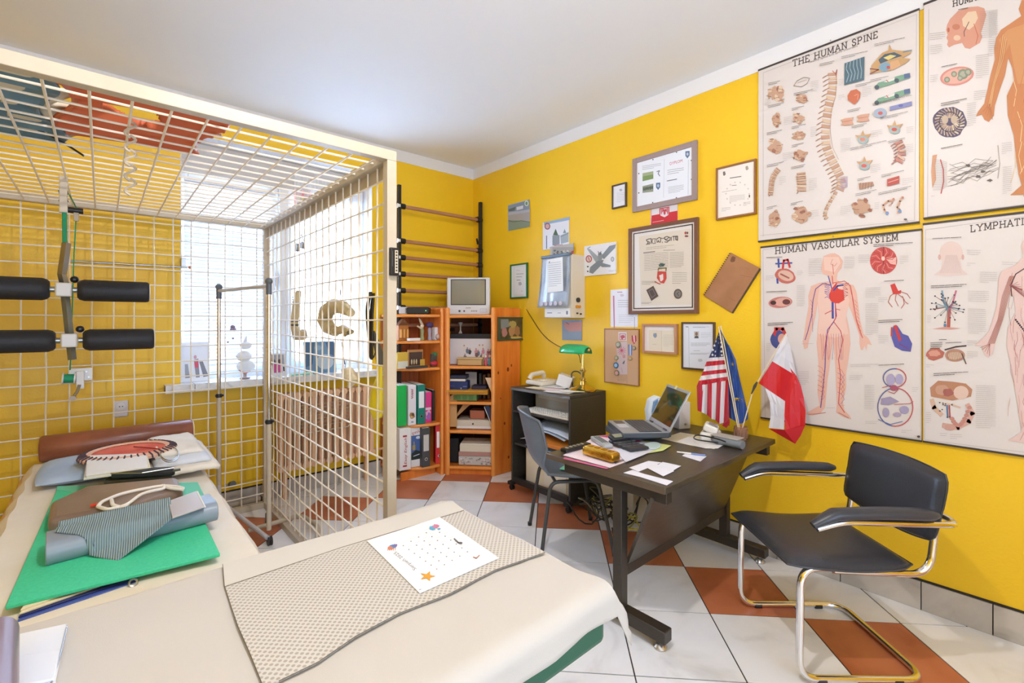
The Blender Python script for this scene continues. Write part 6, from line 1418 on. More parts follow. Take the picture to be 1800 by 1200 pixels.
for k in range(7): cv.line([(1262 + k * 4, 170 + k * 5), (1245 + k * 4, 300), (1215 + k * 2, 420), (1188 + k * 3, 540)], 2.5, 'ecc184' if k % 2 else 'c07442')
for k in range(5): cv.line([(1200, 520), (1165 + k * 12, 560 + k * 10)], 2, 'b56c40')
rn = random.Random(2)
for (x, y, x1, n_) in [(1150, 60, 1240, 14), (898, 170, 975, 4), (1130, 280, 1195, 12), (1120, 460, 1180, 5), (1085, 520, 1130, 12), (900, 380, 940, 4), (1260, 720, 1310, 6), (1265, 840, 1310, 14), (905, 985, 940, 1), (1195, 60, 1235, 20), (1190, 210, 1225, 8), (900, 230, 960, 5)]: cv.micro(x, y, x1, n_, 10, -.12, 1.3, 'a09890', seed=x + y)
for (x, y, x1) in [(1042, 48, 1130), (958, 335, 1095), (955, 520, 1130), (955, 745, 1100), (955, 530, 1080)]: cv.micro(x, y, x1, 1, 9, -.2, 3, '5c5450', seed=x)
cv.build('print', t)
# ---- vascular
t = poster('anatomy poster titled HUMAN VASCULAR SYSTEM, lower left of the four', 1.032, .354, 1.708, .760)
cv = wallcv(2.857, 1320, 380, PXW)
cv.slab('HUMAN VASCULAR SYSTEM', (120, 190), (742, 120), 33, 4.6, '4c4240')
border(cv, [(60, 168), (72, 1012)]); border(cv, [(852, 72), (852, 1118)]); border(cv, [(60, 168), (852, 72)]); border(cv, [(72, 1012), (852, 1118)])
PS, PM, PD = 'eab9a4', 'dfa088', 'cf8672'
body = [(395, 188), (365, 200), (357, 235), (352, 265), (360, 290), (385, 298), (395, 325), (340, 335), (302, 350), (288, 400), (290, 450), (275, 530), (268, 590), (260, 630), (268, 668), (285, 660), (292, 620), (310, 560), (325, 500), (335, 440), (342, 500), (335, 560), (330, 640), (338, 720), (342, 790), (335, 880), (345, 950), (300, 975), (272, 992), (310, 1000), (350, 988), (372, 960), (378, 900), (385, 820), (395, 760), (405, 660), (408, 610), (420, 700), (425, 780), (428, 860), (432, 940), (428, 985), (460, 1005), (505, 1020), (495, 1000), (470, 975), (462, 930), (478, 860), (478, 790), (490, 720), (500, 640), (495, 570), (480, 500), (482, 430), (505, 480), (525, 540), (545, 600), (545, 640), (552, 670), (562, 672), (570, 650), (580, 675), (585, 640), (608, 648), (590, 612), (565, 590), (548, 520), (540, 450), (530, 380), (515, 345), (460, 335), (430, 318), (435, 285), (455, 260), (462, 225), (445, 198), (420, 185)]
cv.poly(body, PS)
cv.poly([(345, 350), (470, 350), (495, 420), (475, 520), (490, 590), (420, 610), (335, 590), (345, 500), (335, 420)], 'efc7b4'); cv.poly([(365, 205), (440, 205), (450, 235), (420, 280), (370, 270)], 'efc9b6')
RD, BL = 'c8323a', '3d4fa0'
cv.line([(388, 300), (400, 340), (410, 380)], 5, BL); cv.line([(408, 300), (412, 340)], 3.5, RD); cv.line([(410, 240), (415, 290)], 2.5, RD)
cv.line([(400, 345), (360, 338), (325, 365), (312, 420), (305, 500), (285, 580), (272, 620)], 4, '6b4a98'); cv.line([(410, 335), (470, 325), (500, 350), (515, 430), (530, 520), (560, 610)], 3.2, RD); cv.line([(430, 338), (490, 335), (508, 400), (520, 500), (552, 600)], 2, 'd9605c')
cv.line([(410, 430), (411, 510)], 11, BL); cv.line([(424, 435), (426, 510), (412, 535), (385, 570), (376, 660), (372, 760), (362, 860), (350, 960)], 4.5, '5a4a98'); cv.line([(424, 440), (430, 500), (416, 530), (450, 575), (462, 620), (440, 720), (450, 800), (440, 940), (470, 985)], 3.6, RD)
cv.line([(405, 540), (380, 600), (366, 700)], 2.6, RD); cv.line([(412, 470), (372, 490)], 3.5, RD); cv.line([(424, 465), (448, 470)], 3, RD)
cv.ell(430, 400, 38, 37, 'd9392f', n=20); cv.poly([(400, 370), (425, 340), (440, 365), (465, 370), (470, 420), (440, 438), (400, 425)], 'dc4234'); cv.line([(415, 372), (435, 350), (462, 345)], 8, BL); cv.line([(412, 360), (430, 338)], 7, RD)
rn = random.Random(3)
for sx, bx_ in ((-1, 395), (1, 462)):
    for k in range(8): y = 340 + k * 9; cv.line([(bx_, y + 10), (bx_ + sx * 12, y), (bx_ + sx * 24, y + rn.uniform(-10, 10))], 2.4, BL if sx < 0 else 'b03a52')
for k in range(12):
    s_ = 1 if k % 2 else -1; cx = 355 if s_ < 0 else 455
    y = 760 + k * 12; cv.line([(cx - 20, y - 10), (cx, y), (cx + 14, y + 26), (cx - 4, y + 50)], 1.6, rn.choice(['c4524e', '6d5aa0', 'cf7464']))
for k in range(10): x = 350 + k * 13; cv.line([(x, 590), (x + rn.uniform(-8, 8), 640), (x + rn.uniform(-14, 14), 720)], 1.5, rn.choice(['d0746a', 'c85c58', '9c6a98']))
for k in range(8): cv.line([(300 + k * 1.5, 420 + k * 20), (310, 440 + k * 20)], 1.5, '5d4f9c'); cv.line([(520 + k * 3, 420 + k * 20), (532 + k * 3, 436 + k * 20)], 1.5, 'c8524e')
cv.line([(375, 985), (330, 992), (290, 994)], 3, 'c0706a'); cv.line([(440, 985), (490, 1012)], 3, 'c0706a'); cv.line([(410, 215), (400, 240), (420, 250), (432, 235)], 1.8, 'd07a70')
cv.ell(172, 300, 52, 36, 'c9695c', a=.3, n=22, jit=.1); cv.ell(175, 298, 40, 26, 'ddb5a0', a=.3); cv.line([(150, 290), (190, 310)], 8, 'a8594e'); cv.line([(138, 215), (140, 255)], 9, BL); cv.line([(125, 238), (205, 234)], 7, BL); cv.line([(160, 260), (165, 222), (185, 218), (195, 255)], 10, RD); cv.line([(132, 315), (134, 335)], 9, BL)
cv.ell(148, 432, 60, 28, 'c98078', a=-.1, n=22); cv.ell(160, 430, 42, 22, 'e0a898', a=-.1); cv.ell(112, 434, 15, 11, '4a3034'); cv.ell(178, 430, 20, 14, '6d3a3c')
cv.ell(135, 618, 37, 45, '46518f', n=20, jit=.1); cv.line([(118, 590), (128, 565), (160, 565), (175, 600)], 16, 'c43a3e'); cv.ell(155, 615, 20, 26, 'dca08e'); cv.line([(120, 560), (122, 600)], 7, RD)
cv.ell(666, 222, 68, 68, 'c94c48', n=28); cv.line([(666, 155), (666, 288)], 4, '7c2a2c'); cv.poly([(680, 215), (730, 205), (728, 245), (700, 238)], 'f0b5a8')
for k in range(18): a = k * 6.28 / 18; cv.line([(666 + 20 * math.cos(a), 222 + 20 * math.sin(a)), (666 + 44 * math.cos(a + .25), 222 + 44 * math.sin(a + .25)), (666 + 62 * math.cos(a), 222 + 62 * math.sin(a))], 2.5, '9c2c30' if k % 2 else 'e8a094')
cv.ell(664, 212, 9, 11, 'ecc9b8')
cv.poly([(700, 345), (722, 336), (740, 375), (755, 370), (752, 388), (715, 392)], 'cf3a34')
for P in ([(720, 385), (700, 400), (690, 430), (710, 455)], [(735, 388), (765, 410), (770, 440), (755, 462)], [(750, 378), (785, 390), (800, 412)], [(730, 388), (725, 420), (740, 450)], [(760, 400), (775, 430), (790, 440)]): cv.line(P, 2.8, 'b9453f')
cv.poly([(715, 552), (735, 548), (762, 590), (790, 600), (810, 640), (802, 680), (760, 675), (722, 655), (706, 610)], '5a5aa4'); cv.line([(725, 552), (748, 620)], 15, 'cc3a3e'); cv.line([(708, 560), (706, 600)], 9, 'b9444c'); cv.line([(745, 640), (790, 665)], 4, '8a3a5c')
for (cx, cy, rx, ry) in ((722, 812, 57, 47), (725, 958, 88, 96)):
    P = [(cx + rx * math.cos(a), cy + ry * math.sin(a)) for a in [k * math.pi / 16 for k in range(33)]]
    for i in range(32): cv.line([P[i], P[i+1]], 5, 'c9525c' if math.cos(i * math.pi / 16) > 0 else '5a66a4')
cv.ell(702, 820, 22, 30, 'b4a9c8'); cv.ell(745, 818, 20, 26, 'b4a9c8'); cv.ell(718, 862, 20, 15, 'a8586c'); cv.poly([(655, 915), (700, 905), (745, 930), (690, 948), (652, 945)], 'a598b4'); cv.ell(678, 985, 17, 24, 'aaa0bc'); cv.ell(770, 972, 24, 20, 'a99ebc'); cv.ell(735, 996, 20, 12, 'b2a0b4'); cv.line([(660, 860), (700, 850), (740, 870), (720, 890), (690, 880)], 3, 'b94a5c'); cv.line([(720, 945), (800, 940), (815, 930)], 3, 'c9525c'); cv.line([(640, 1020), (700, 1045), (760, 1030)], 4, '7480b4')
for (x, y, x1, n_) in [(290, 215, 355, 10), (230, 350, 270, 12), (468, 205, 520, 7), (575, 360, 650, 6), (575, 440, 640, 18), (232, 275, 260, 3), (540, 195, 595, 5), (748, 200, 790, 5), (640, 600, 690, 5), (500, 745, 640, 2), (255, 640, 335, 1), (240, 780, 290, 8), (495, 800, 560, 3), (640, 410, 685, 3), (380, 962, 430, 1), (570, 850, 620, 14), (810, 860, 840, 3), (75, 300, 115, 3), (78, 640, 100, 5), (440, 950, 510, 1), (756, 1075, 810, 2), (575, 1030, 640, 2)]: cv.micro(x, y, x1, n_, 9, -.02, 1.2, 'a8a09a', seed=x + y)
for (x, y, x1, n_) in [(78, 208, 175, 1), (616, 142, 812, 2), (78, 380, 208, 1), (85, 538, 210, 2), (670, 326, 812, 1), (640, 524, 760, 2), (642, 748, 815, 1)]: cv.micro(x, y, x1, n_, 9, -.05, 2.8, '5c5450', seed=x)
cv.ell(842, 1106, 8, 6, '4c4442'); cv.build('print', t)
# ---- lymphatic
t = poster('anatomy poster titled LYMPHATIC with pale arm drawing, lower right of the four', .347, -.335, 1.731, .760)
cv = wallcv(2.857, 1320, 380, PXW)
cv.slab('LYMPHATIC SYSTEM', (1100, 80), (1640, 5), 34, 5, '4c4240')
border(cv, [(876, 68), (872, 1122)]); border(cv, [(872, 1122), (1420, 1190)]); border(cv, [(876, 68), (1420, -5)])
LP, LQ, LR_ = 'e3c0b4', 'c98f84', 'a8625c'
cv.ell(1006, 185, 58, 60, 'e6cdc0', n=26); cv.poly([(962, 225), (1052, 225), (1060, 265), (1090, 292), (1000, 300), (918, 295), (955, 265)], 'e4ccc2')
for k in range(14): cv.line([(980 + k * 4, 195), (970 + k * 6, 245), (950 + k * 8, 285)], 1.2, 'bda39c')
cv.ell(947, 205, 7, 14, 'd9aea0'); cv.ell(1064, 205, 7, 14, 'd9aea0')
cv.line([(992, 560), (996, 460)], 17, 'b5594c'); cv.line([(960, 375), (968, 430), (985, 470)], 9, '7da0b8'); cv.line([(1030, 375), (1015, 430), (998, 465)], 9, 'c9708c')
rn = random.Random(12)
for k in range(30):
    a = rn.uniform(0, 6.28); r = rn.uniform(40, 90); x, y = 990 + r * math.cos(a), 455 + r * .9 * math.sin(a); cv.line([(990, 455), ((990 + x) / 2 + rn.uniform(-8, 8), (455 + y) / 2), (x, y)], 1.8, rn.choice(['6a8aa8', '8c4a50', '45404c', '7d9c9c'])); cv.ell(x, y, 4.5, 3.5, '3d3a48')
cv.ell(975, 548, 7, 10, '5d86a8'); cv.poly([(910, 565), (975, 555), (1055, 562), (1000, 568)], 'd9988a')
cv.ell(925, 692, 48, 30, 'b96a58', n=22, jit=.25, seed=4); cv.ell(922, 688, 30, 16, 'd99a86', jit=.3, seed=8); cv.ell(1025, 698, 50, 32, 'b98a74', n=22); cv.ell(1025, 700, 36, 20, 'd9bca0', jit=.3); cv.line([(975, 670), (1030, 655), (1080, 650)], 7, '4c3a38'); cv.line([(1060, 690), (1080, 740)], 6, '5c4a44')
for k in range(10): cv.line([(990 + k * 7, 680), (985 + k * 9, 720)], 2, '8a5a50')
cv.poly([(900, 860), (940, 825), (1010, 830), (1080, 840), (1112, 870), (1105, 905), (1060, 915), (1010, 925), (960, 915), (905, 905)], 'bb8464'); cv.ell(1055, 885, 38, 34, 'e3c3ae'); cv.ell(960, 872, 34, 26, 'c99a80', jit=.2); cv.ell(990, 885, 26, 20, 'a8625a', jit=.4)
cv.line([(910, 925), (920, 960), (955, 995)], 22, 'd9b49a'); cv.line([(1090, 950), (1112, 990), (1095, 1030), (1040, 1060), (970, 1050)], 24, 'd9a898')
for k in range(12): a = k * .25; cv.ell(1098 - k * 8, 960 + 90 * math.sin(a * .9), 12, 9, 'c88a7c')
cv.line([(985, 950), (988, 1010)], 8, '5a7aa0'); cv.line([(996, 950), (1000, 1010)], 7, 'b94a4a'); cv.line([(978, 940), (1010, 945), (1050, 960)], 8, 'e0bfa8'); cv.ell(1000, 1060, 30, 16, 'cfa090')
for k in range(10): cv.ell(970 + 12 * rn.uniform(-2, 4), 950 + rn.uniform(-15, 60), 4, 3, '4c3c48')
lym = [(1370, 120), (1355, 150), (1370, 200), (1330, 245), (1260, 275), (1245, 310), (1240, 380), (1235, 450), (1215, 520), (1195, 580), (1150, 625), (1122, 650), (1160, 648), (1170, 690), (1190, 710), (1215, 690), (1228, 630), (1250, 560), (1275, 490), (1300, 390), (1320, 400), (1330, 480), (1290, 560), (1285, 660), (1310, 760), (1325, 860), (1345, 980), (1360, 1080), (1320, 1110), (1290, 1125), (1440, 1150), (1560, 1150), (1560, 120)]
cv.poly(lym, 'e6c6bc')
for k in range(60):
    x = 1295 + rn.random() * 180; y = 280 + rn.random() * 780; cv.line([(x, y), (x + rn.uniform(-14, 14), y + 40), (x + rn.uniform(-20, 20), y + 90)], 1.8, rn.choice([LQ, 'b97a72', 'd9a49a', LR_]))
for k in range(9): cv.line([(1300 + k * 3, 300), (1262 + k * 4, 400), (1240 + k * 3, 520), (1190 + k * 4, 640)], 1.8, LQ if k % 2 else LR_)
cv.line([(1380, 258), (1330, 290), (1305, 345), (1310, 400)], 5, '4a2c34'); cv.line([(1302, 345), (1360, 370)], 8, 'a85a58')
for k in range(10): cv.ell(1330 + k * 7, 520 + k * 9, 5, 5, '3d2a34'); cv.line([(1305, 350), (1340 + k * 8, 330 + k * 12)], 1.8, '8c4c4c')
for k in range(5): cv.line([(1200, 640), (1150 + k * 12, 660 + k * 10)], 1.8, LR_)
for (x, y, x1, n_) in [(1085, 170, 1155, 3), (1150, 280, 1235, 6), (1090, 375, 1195, 6), (1090, 465, 1180, 13), (1085, 625, 1135, 3), (1130, 850, 1230, 22), (1085, 680, 1140, 4), (1085, 235, 1130, 2), (880, 745, 920, 2), (885, 500, 905, 4), (1260, 230, 1340, 2), (1000, 1095, 1060, 3), (950, 1090, 985, 2), (880, 985, 905, 6)]: cv.micro(x, y, x1, n_, 10, .03, 1.3, 'a8a09a', seed=x + y)
for (x, y, x1, n_) in [(912, 112, 1128, 1), (905, 350, 1082, 2), (945, 620, 1005, 1), (902, 636, 960, 4), (978, 636, 1066, 1), (918, 790, 1090, 2)]: cv.micro(x, y, x1, n_, 9, -.05, 2.8, '5c5450', seed=x)
cv.build('print', t)

# ================================================================ FRAMES AND PICTURES on the right wall
def frame(name, label, cat, y1, y0, z1, z0, fw_, fcol, art=None, scale=1, o_=(0, 0), mat_col='efeeee', depth=.018, inner=None, metal=0, gap=.001, glass=True, rough=.35):
    t = T(name, label, cat, (XW, (y1 + y0) / 2, (z1 + z0) / 2)); X1 = XW - gap; X0 = X1 - depth; fm_ = M('frame_' + fcol, fcol, rough, metal)
    box('frame_side', (X0, y1 - fw_, z0), (X1, y1, z1), fm_, t, bev=.0015); box('frame_side', (X0, y0, z0), (X1, y0 + fw_, z1), fm_, t, bev=.0015)
    box('frame_side', (X0, y0 + fw_, z1 - fw_), (X1, y1 - fw_, z1), fm_, t, bev=.0015); box('frame_side', (X0, y0 + fw_, z0), (X1, y1 - fw_, z0 + fw_), fm_, t, bev=.0015)
    XP = X0 + depth * .45
    box('picture', (XP, y0 + fw_, z0 + fw_), (X1, y1 - fw_, z1 - fw_), M('pic_' + mat_col, mat_col, .3), t)
    if inner:
        iw, ic, g = inner; y1i, y0i, z1i, z0i = y1 - fw_ - g, y0 + fw_ + g, z1 - fw_ - g, z0 + fw_ + g; im = M('frame_' + ic, ic, .35, .3)
        for a, b in (((y1i - iw, z0i), (y1i, z1i)), ((y0i, z0i), (y0i + iw, z1i)), ((y0i, z1i - iw), (y1i, z1i)), ((y0i, z0i), (y1i, z0i + iw))): box('inner_fillet', (XP - .002, a[0], a[1]), (XP, b[0], b[1]), im, t)
    if art:
        cv = Cv(lambda x, y, h: oX(o_[0] + x / scale, o_[1] + y / scale, XP - h)); art(cv); cv.build('print', t)
    return t
def card(name, label, cat, y1, y0, z1, z0, col, art, scale, o_, th=.004, gap=.002):
    t = T(name, label, cat, (XW, (y1 + y0) / 2, (z1 + z0) / 2)); box('board', (XW - gap - th, y0, z0), (XW - gap, y1, z1), M('card_' + col, col, .4), t)
    cv = Cv(lambda x, y, h: oX(o_[0] + x / scale, o_[1] + y / scale, XW - gap - th - h)); art(cv); cv.build('print', t); return t
s5, o5 = 3.53, (1060, 220)
s4, o4 = 4.285, (860, 320)
def a_dyplom(cv):
    cv.text('DYPLOM', (415, 248), (492, 228), 26, 'c9434a')
    cv.poly([(245, 298), (312, 285), (312, 332), (245, 348)], '7f9a5c'); cv.poly([(245, 298), (312, 285), (312, 305), (245, 318)], 'a8b48c'); cv.poly([(245, 378), (312, 362), (312, 412), (245, 420)], '98a08c')
    for k in range(8): cv.ell(252 + k * 8, 396 - k * 1.5, 3.5, 12, '4c5448', jit=.4, seed=k)
    for x, y in ((342, 378), (524, 182)): cv.poly([(x - 13, y - 20), (x + 13, y - 23), (x + 13, y + 6), (x, y + 24), (x - 13, y + 8)], '5f7aa0'); cv.ell(x, y - 3, 7, 10, 'c3cbd6')
    cv.line([(334, 288), (350, 282), (342, 300), (352, 315)], 5, '6f7a88'); cv.line([(380, 208), (376, 448)], 2, 'c9ced8'); cv.line([(530, 215), (528, 430)], 3, 'c9ced8')
    cv.micro(245, 255, 360, 3, 10, -.16, 2.2, '9a9ca4'); cv.micro(400, 280, 500, 3, 12, -.16, 2.4, '8a8c94', 2); cv.micro(398, 346, 512, 1, 9, -.2, 4.5, '5d6068', 3); cv.micro(405, 385, 500, 5, 9, -.16, 2, 'a3a5ac', 4)
    for x, y in ((310, 213), (456, 168), (548, 218), (548, 336), (455, 450), (308, 480), (222, 300), (222, 420)): cv.ell(x, y, 4, 4, '4a4444')
frame('picture_frame', 'wide taupe framed diploma with the red word DYPLOM', 'picture frame', 1.869, 1.403, 2.417, 2.048, .034, '9a8783', a_dyplom, s5, o5, 'e6e9ee')
def a_city(cv):
    cv.poly([(222, 690), (545, 640), (548, 1112), (236, 1120)], 'e6d8c2')
    q = lambda L: [((1125 + x / 20 - 1060) * 3.53, (400 + y / 20 - 220) * 3.53) for x, y in L]
    for L, w_ in (([(225, 590), (290, 540), (225, 430), (300, 400), (400, 385)], 5), ([(290, 480), (340, 520), (340, 570), (250, 575)], 5), ([(395, 400), (395, 560)], 5), ([(440, 400), (420, 500), (460, 560), (540, 550), (520, 470), (550, 390), (450, 395)], 4), ([(590, 400), (600, 520), (640, 480)], 4), ([(590, 390), (680, 345), (735, 370), (715, 510), (650, 500), (650, 440)], 5), ([(740, 360), (800, 385), (860, 350)], 4), ([(860, 390), (880, 330), (960, 310), (1010, 340), (960, 400), (870, 410), (940, 450), (1000, 460), (960, 510), (870, 500)], 5), ([(1010, 330), (1060, 350), (1050, 450), (1000, 440)], 5), ([(1100, 330), (1100, 450)], 5), ([(1140, 320), (1190, 310), (1190, 450)], 4), ([(1160, 310), (1320, 300), (1320, 440), (1260, 420), (1260, 310)], 6), ([(780, 500), (790, 530)], 4)): cv.line(q(L), w_, '554a42')
    cv.micro(268, 760, 440, 2, 10, -.1, 1.8, '8a7c6c')
    cv.micro(252, 792, 360, 1, 9, -.12, 6, '8a7e70', 12); cv.micro(375, 776, 500, 1, 9, -.03, 2.6, '7c7062', 7)
    cv.micro(256, 800, 405, 11, 10, -.08, 1.8, '8f8374', 5); cv.micro(415, 790, 500, 11, 9, -.04, 1.8, '8f8374', 6)
    cv.micro(430, 915, 520, 6, 13, 0, 2, '8f8374', 8); cv.micro(240, 968, 330, 3, 9, 0, 2, '8f8374', 9); cv.micro(238, 1100, 300, 2, 6, 0, 2, '8f8374', 2)
    cv.poly([(338, 905), (392, 908), (394, 950), (378, 982), (356, 978), (334, 948)], 'd24a38'); cv.ell(362, 945, 14, 22, 'e9dccb', jit=.6, seed=3, n=12); cv.line([(342, 900), (345, 888), (392, 886), (390, 902)], 7, '8c7a4c'); cv.ell(366, 866, 18, 14, '5a6f66', jit=.6, seed=4); cv.poly([(350, 860), (372, 878), (386, 862)], '47594f'); cv.line([(322, 970), (340, 980), (355, 985)], 6, 'c9574a')
    cv.poly([(268, 1022), (312, 996), (344, 1060), (300, 1090)], '5b4c44'); cv.line([(284, 1028), (308, 1014), (326, 1052), (302, 1070), (284, 1030)], 3, '8f8076'); cv.ell(465, 1046, 26, 31, '61564e', n=20); cv.ell(465, 1046, 18, 22, '857a70', n=20); cv.line([(470, 1034), (460, 1045), (470, 1058)], 4, '4c423a')
    cv.ell(512, 668, 7, 9, 'b95448'); cv.ell(524, 668, 5, 8, '5c504c'); cv.ell(518, 688, 12, 6, '8c4a44')
frame('picture_frame', 'large brown framed parchment certificate with red coat of arms and two seals', 'picture frame', 1.897, 1.394, 1.938, 1.344, .024, '74503c', a_city, s5, o5, 'ded8d0', depth=.024, inner=(.006, '3d2a20', .012))
frame('picture_frame', 'small dark framed letter left of the taupe diploma', 'picture frame', 2.042, 1.92, 2.272, 2.102, .010, '4b3f38', lambda cv: (cv.ell(110, 402, 9, 8, 'b4b8c0', jit=.4), cv.micro(84, 422, 136, 7, 9, -.06, 1.6, 'b0b2ba')), s5, o5, 'e4e4e8')
def a_cert(cv):
    cv.ell(752, 300, 8, 14, '7c746c', jit=.5); cv.ell(893, 266, 9, 14, 'b5a890', jit=.4); cv.ell(908, 440, 4, 10, '5c4a40'); cv.micro(788, 328, 866, 1, 9, -.15, 5, '6f6a66', 2); cv.micro(800, 374, 852, 1, 9, -.1, 3.4, '6f6a66', 3); cv.micro(738, 415, 915, 1, 8, -.18, 2, 'a09a92', 4); cv.micro(785, 440, 880, 6, 7, -.1, 1.6, 'b5afa6', 5); cv.micro(735, 515, 790, 3, 9, -.1, 1.8, 'aaa49c', 6); cv.micro(870, 480, 915, 3, 9, -.1, 1.8, 'aaa49c', 7)
    for k in range(14): a = k * .449; cv.ell(835 + 72 * math.cos(a), 425 + 72 * math.sin(a), 5, 5, 'ddd6c8')
frame('picture_frame', 'thin brass framed certificate with ring of stars right of the taupe diploma', 'picture frame', 1.285, 1.057, 2.211, 1.900, .011, '9c6c42', a_cert, s5, o5, 'ece4da', metal=.3)
frame('picture_frame', 'narrow green framed certificate right of the television', 'picture frame', 3.156, 2.932, 1.802, 1.496, .013, '1f6a38', lambda cv: (cv.micro(205, 665, 262, 1, 8, -.05, 2, 'aab0b2'), cv.micro(205, 692, 258, 2, 22, -.05, 3.4, '8f9496', 2), cv.micro(208, 738, 256, 1, 8, -.05, 4.5, '7c8284', 3), cv.ell(232, 765, 12, 14, 'b9bec2', jit=.4), cv.micro(240, 820, 262, 1, 8, 0, 2.4, '8f9496', 4), cv.micro(190, 850, 270, 2, 8, 0, 2, 'd9b59c', 5), cv.line([(188, 640), (280, 628), (278, 860), (188, 862), (188, 640)], 1.6, 'cfd4d4')), s4, o4, 'e2e6e8')
def a_ph1(cv):
    cv.poly([(142, 178), (302, 134), (306, 215), (144, 250)], '8a9cb0'); cv.poly([(144, 228), (306, 205), (306, 240), (144, 255)], 'b9bcc8'); cv.poly([(144, 250), (306, 225), (306, 290), (144, 305)], 'b0aaa4'); cv.poly([(144, 285), (200, 288), (306, 300), (306, 336), (146, 368)], '8a9a86')
    cv.line([(146, 290), (180, 300), (240, 290), (304, 300)], 4, '4f5a50'); cv.poly([(205, 188), (256, 175), (254, 200), (206, 212)], 'dfe3ea'); cv.poly([(145, 205), (200, 185), (190, 215), (148, 220)], '5f6f6a'); cv.ell(281, 160, 15, 21, 'dfe9dc'); cv.ell(281, 160, 9, 14, '6d9a72')
card('landscape_postcard', 'unframed landscape photo card highest on the left of the yellow wall', 'picture', 3.199, 2.922, 2.347, 2.113, 'a9b3ba', a_ph1, s4, o4)
def a_ph2(cv):
    cv.poly([(412, 302), (606, 262), (606, 285), (412, 322)], '9cb8d6'); cv.ell(438, 332, 22, 26, '8f4a52'); cv.ell(438, 332, 15, 18, 'd9b4b4'); cv.poly([(480, 400), (500, 350), (520, 400)], '4c6a52'); cv.poly([(555, 385), (568, 352), (580, 382)], '7f9a94'); cv.poly([(478, 402), (530, 398), (530, 468), (480, 478)], '8f9aa0'); cv.poly([(535, 402), (596, 375), (598, 450), (540, 465)], 'a9b4bc'); cv.line([(540, 410), (596, 385)], 4, '6d7c86'); cv.line([(432, 405), (432, 500)], 7, '5f7088'); cv.line([(490, 478), (552, 470)], 4, 'b03a42'); cv.micro(455, 495, 520, 1, 8, -.1, 4, 'c04a50', 3); cv.line([(478, 405), (478, 475)], 3, '7c868c')
card('building_postcard', 'white photo card of a building with round red emblem above the dispenser', 'picture', 2.752, 2.462, 2.118, 1.889, 'e2e4ea', a_ph2, s4, o4)
def a_bikes(cv):
    cv.poly([(478, 492), (640, 488), (632, 555), (470, 570)], 'a9a49c'); rn = random.Random(3)
    for k in range(14): cv.ell(485 + rn.random() * 120, 515 + rn.random() * 35, 8, 7, rn.choice(['3f3f3c', 'd9d4c8', '6f5a48', '55605c', 'c9b79c']), jit=.5, seed=k)
    cv.poly([(615, 520), (636, 515), (632, 552), (612, 556)], 'c9443c')
t_ = card('group_photo', 'dark group photo tucked behind the top of the wall dispenser', 'photo', 2.66, 2.41, 1.905, 1.80, 'b5aea4', a_bikes, s4, o4, gap=.008)
def a_plane(cv):
    G = '8a9298'
    cv.poly([(735, 500), (760, 505), (830, 570), (820, 610), (800, 600)], 'a9b0b4'); cv.poly([(955, 468), (948, 495), (865, 580), (840, 560), (905, 480)], G); cv.poly([(820, 590), (862, 585), (850, 620), (780, 690), (752, 680), (760, 640)], G); cv.poly([(800, 600), (860, 610), (915, 625), (912, 640), (850, 640)], G); cv.ell(835, 560, 18, 34, '9aa1a6'); cv.line([(820, 520), (828, 545)], 4, '3f4448'); cv.line([(842, 520), (835, 548)], 4, '3f4448'); cv.line([(742, 500), (760, 488)], 8, '9fb8bc')
    cv.ell(750, 578, 24, 28, 'b9504c', n=20); cv.ell(750, 578, 17, 20, 'e3cfc8'); cv.line([(745, 565), (755, 590)], 5, 'b9504c'); cv.ell(928, 580, 13, 19, '8f979c'); cv.ell(928, 580, 8, 12, 'c9ced0'); cv.ell(742, 636, 7, 6, '3c4044'); cv.ell(742, 672, 6, 6, '3c4044'); cv.micro(900, 665, 955, 2, 7, 0, 1.8, '9a9ea2')
card('airplane_board', 'white board with a grey aeroplane drawing and red emblem', 'picture', 2.30, 2.009, 1.866, 1.638, 'e4e2e2', a_plane, s4, o4, th=.01)
def a_cal(cv):
    cv.poly([(932, 855), (942, 855), (945, 1098), (938, 1098)], 'd26a8c'); cv.micro(965, 828, 1040, 1, 8, 0, 5, 'c45a7c'); cv.micro(970, 890, 1060, 4, 16, 0, 2.4, '8c9098', 2); cv.ell(1000, 852, 14, 10, 'd9d0d8', jit=.4); cv.micro(975, 1000, 1085, 5, 14, 0, 1.8, 'b4b8c2', 4)
    for k in range(12): cv.ell(1094, 1020 + k * 9, 3, 3, '7c7f86')
card('white_planner', 'white spiral planner sheet with pink strip behind the large certificate', 'planner', 2.062, 1.835, 1.523, 1.255, 'e6e6ec', a_cal, s4, o4, th=.003, gap=.001)
s6_, o6_ = 4.617, (1050, 540)
t = T('medal_board', 'cork brown board with badges, medals and white red ribbon', 'board', (XW, 1.96, 1.04)); 
box('board', (XW - .012, 1.818, .855), (XW - .002, 2.112, 1.238), M('kraft_board', 'c9a078', .7), t)
for a, b in (((1.818, .85), (1.824, 1.243)), ((2.106, .85), (2.112, 1.243)), ((1.824, 1.236), (2.106, 1.243)), ((1.824, .85), (2.106, .856))): box('edge_strip', (XW - .015, a[0], a[1]), (XW - .002, b[0], b[1]), M('board_edge', '9c6a40', .5), t)
cv = Cv(lambda x, y, h: oX(o6_[0] + x / s6_, o6_[1] + y / s6_, XW - .012 - h))
cv.poly([(170, 200), (238, 200), (240, 272), (172, 268)], 'e6dcd8'); cv.line([(180, 215), (228, 215), (228, 262), (182, 262), (182, 215)], 4, 'c9444c'); cv.ell(204, 240, 15, 18, 'c9606a', jit=.6, seed=2); cv.poly([(155, 290), (242, 275), (244, 545), (165, 545)], 'd9c3c0')
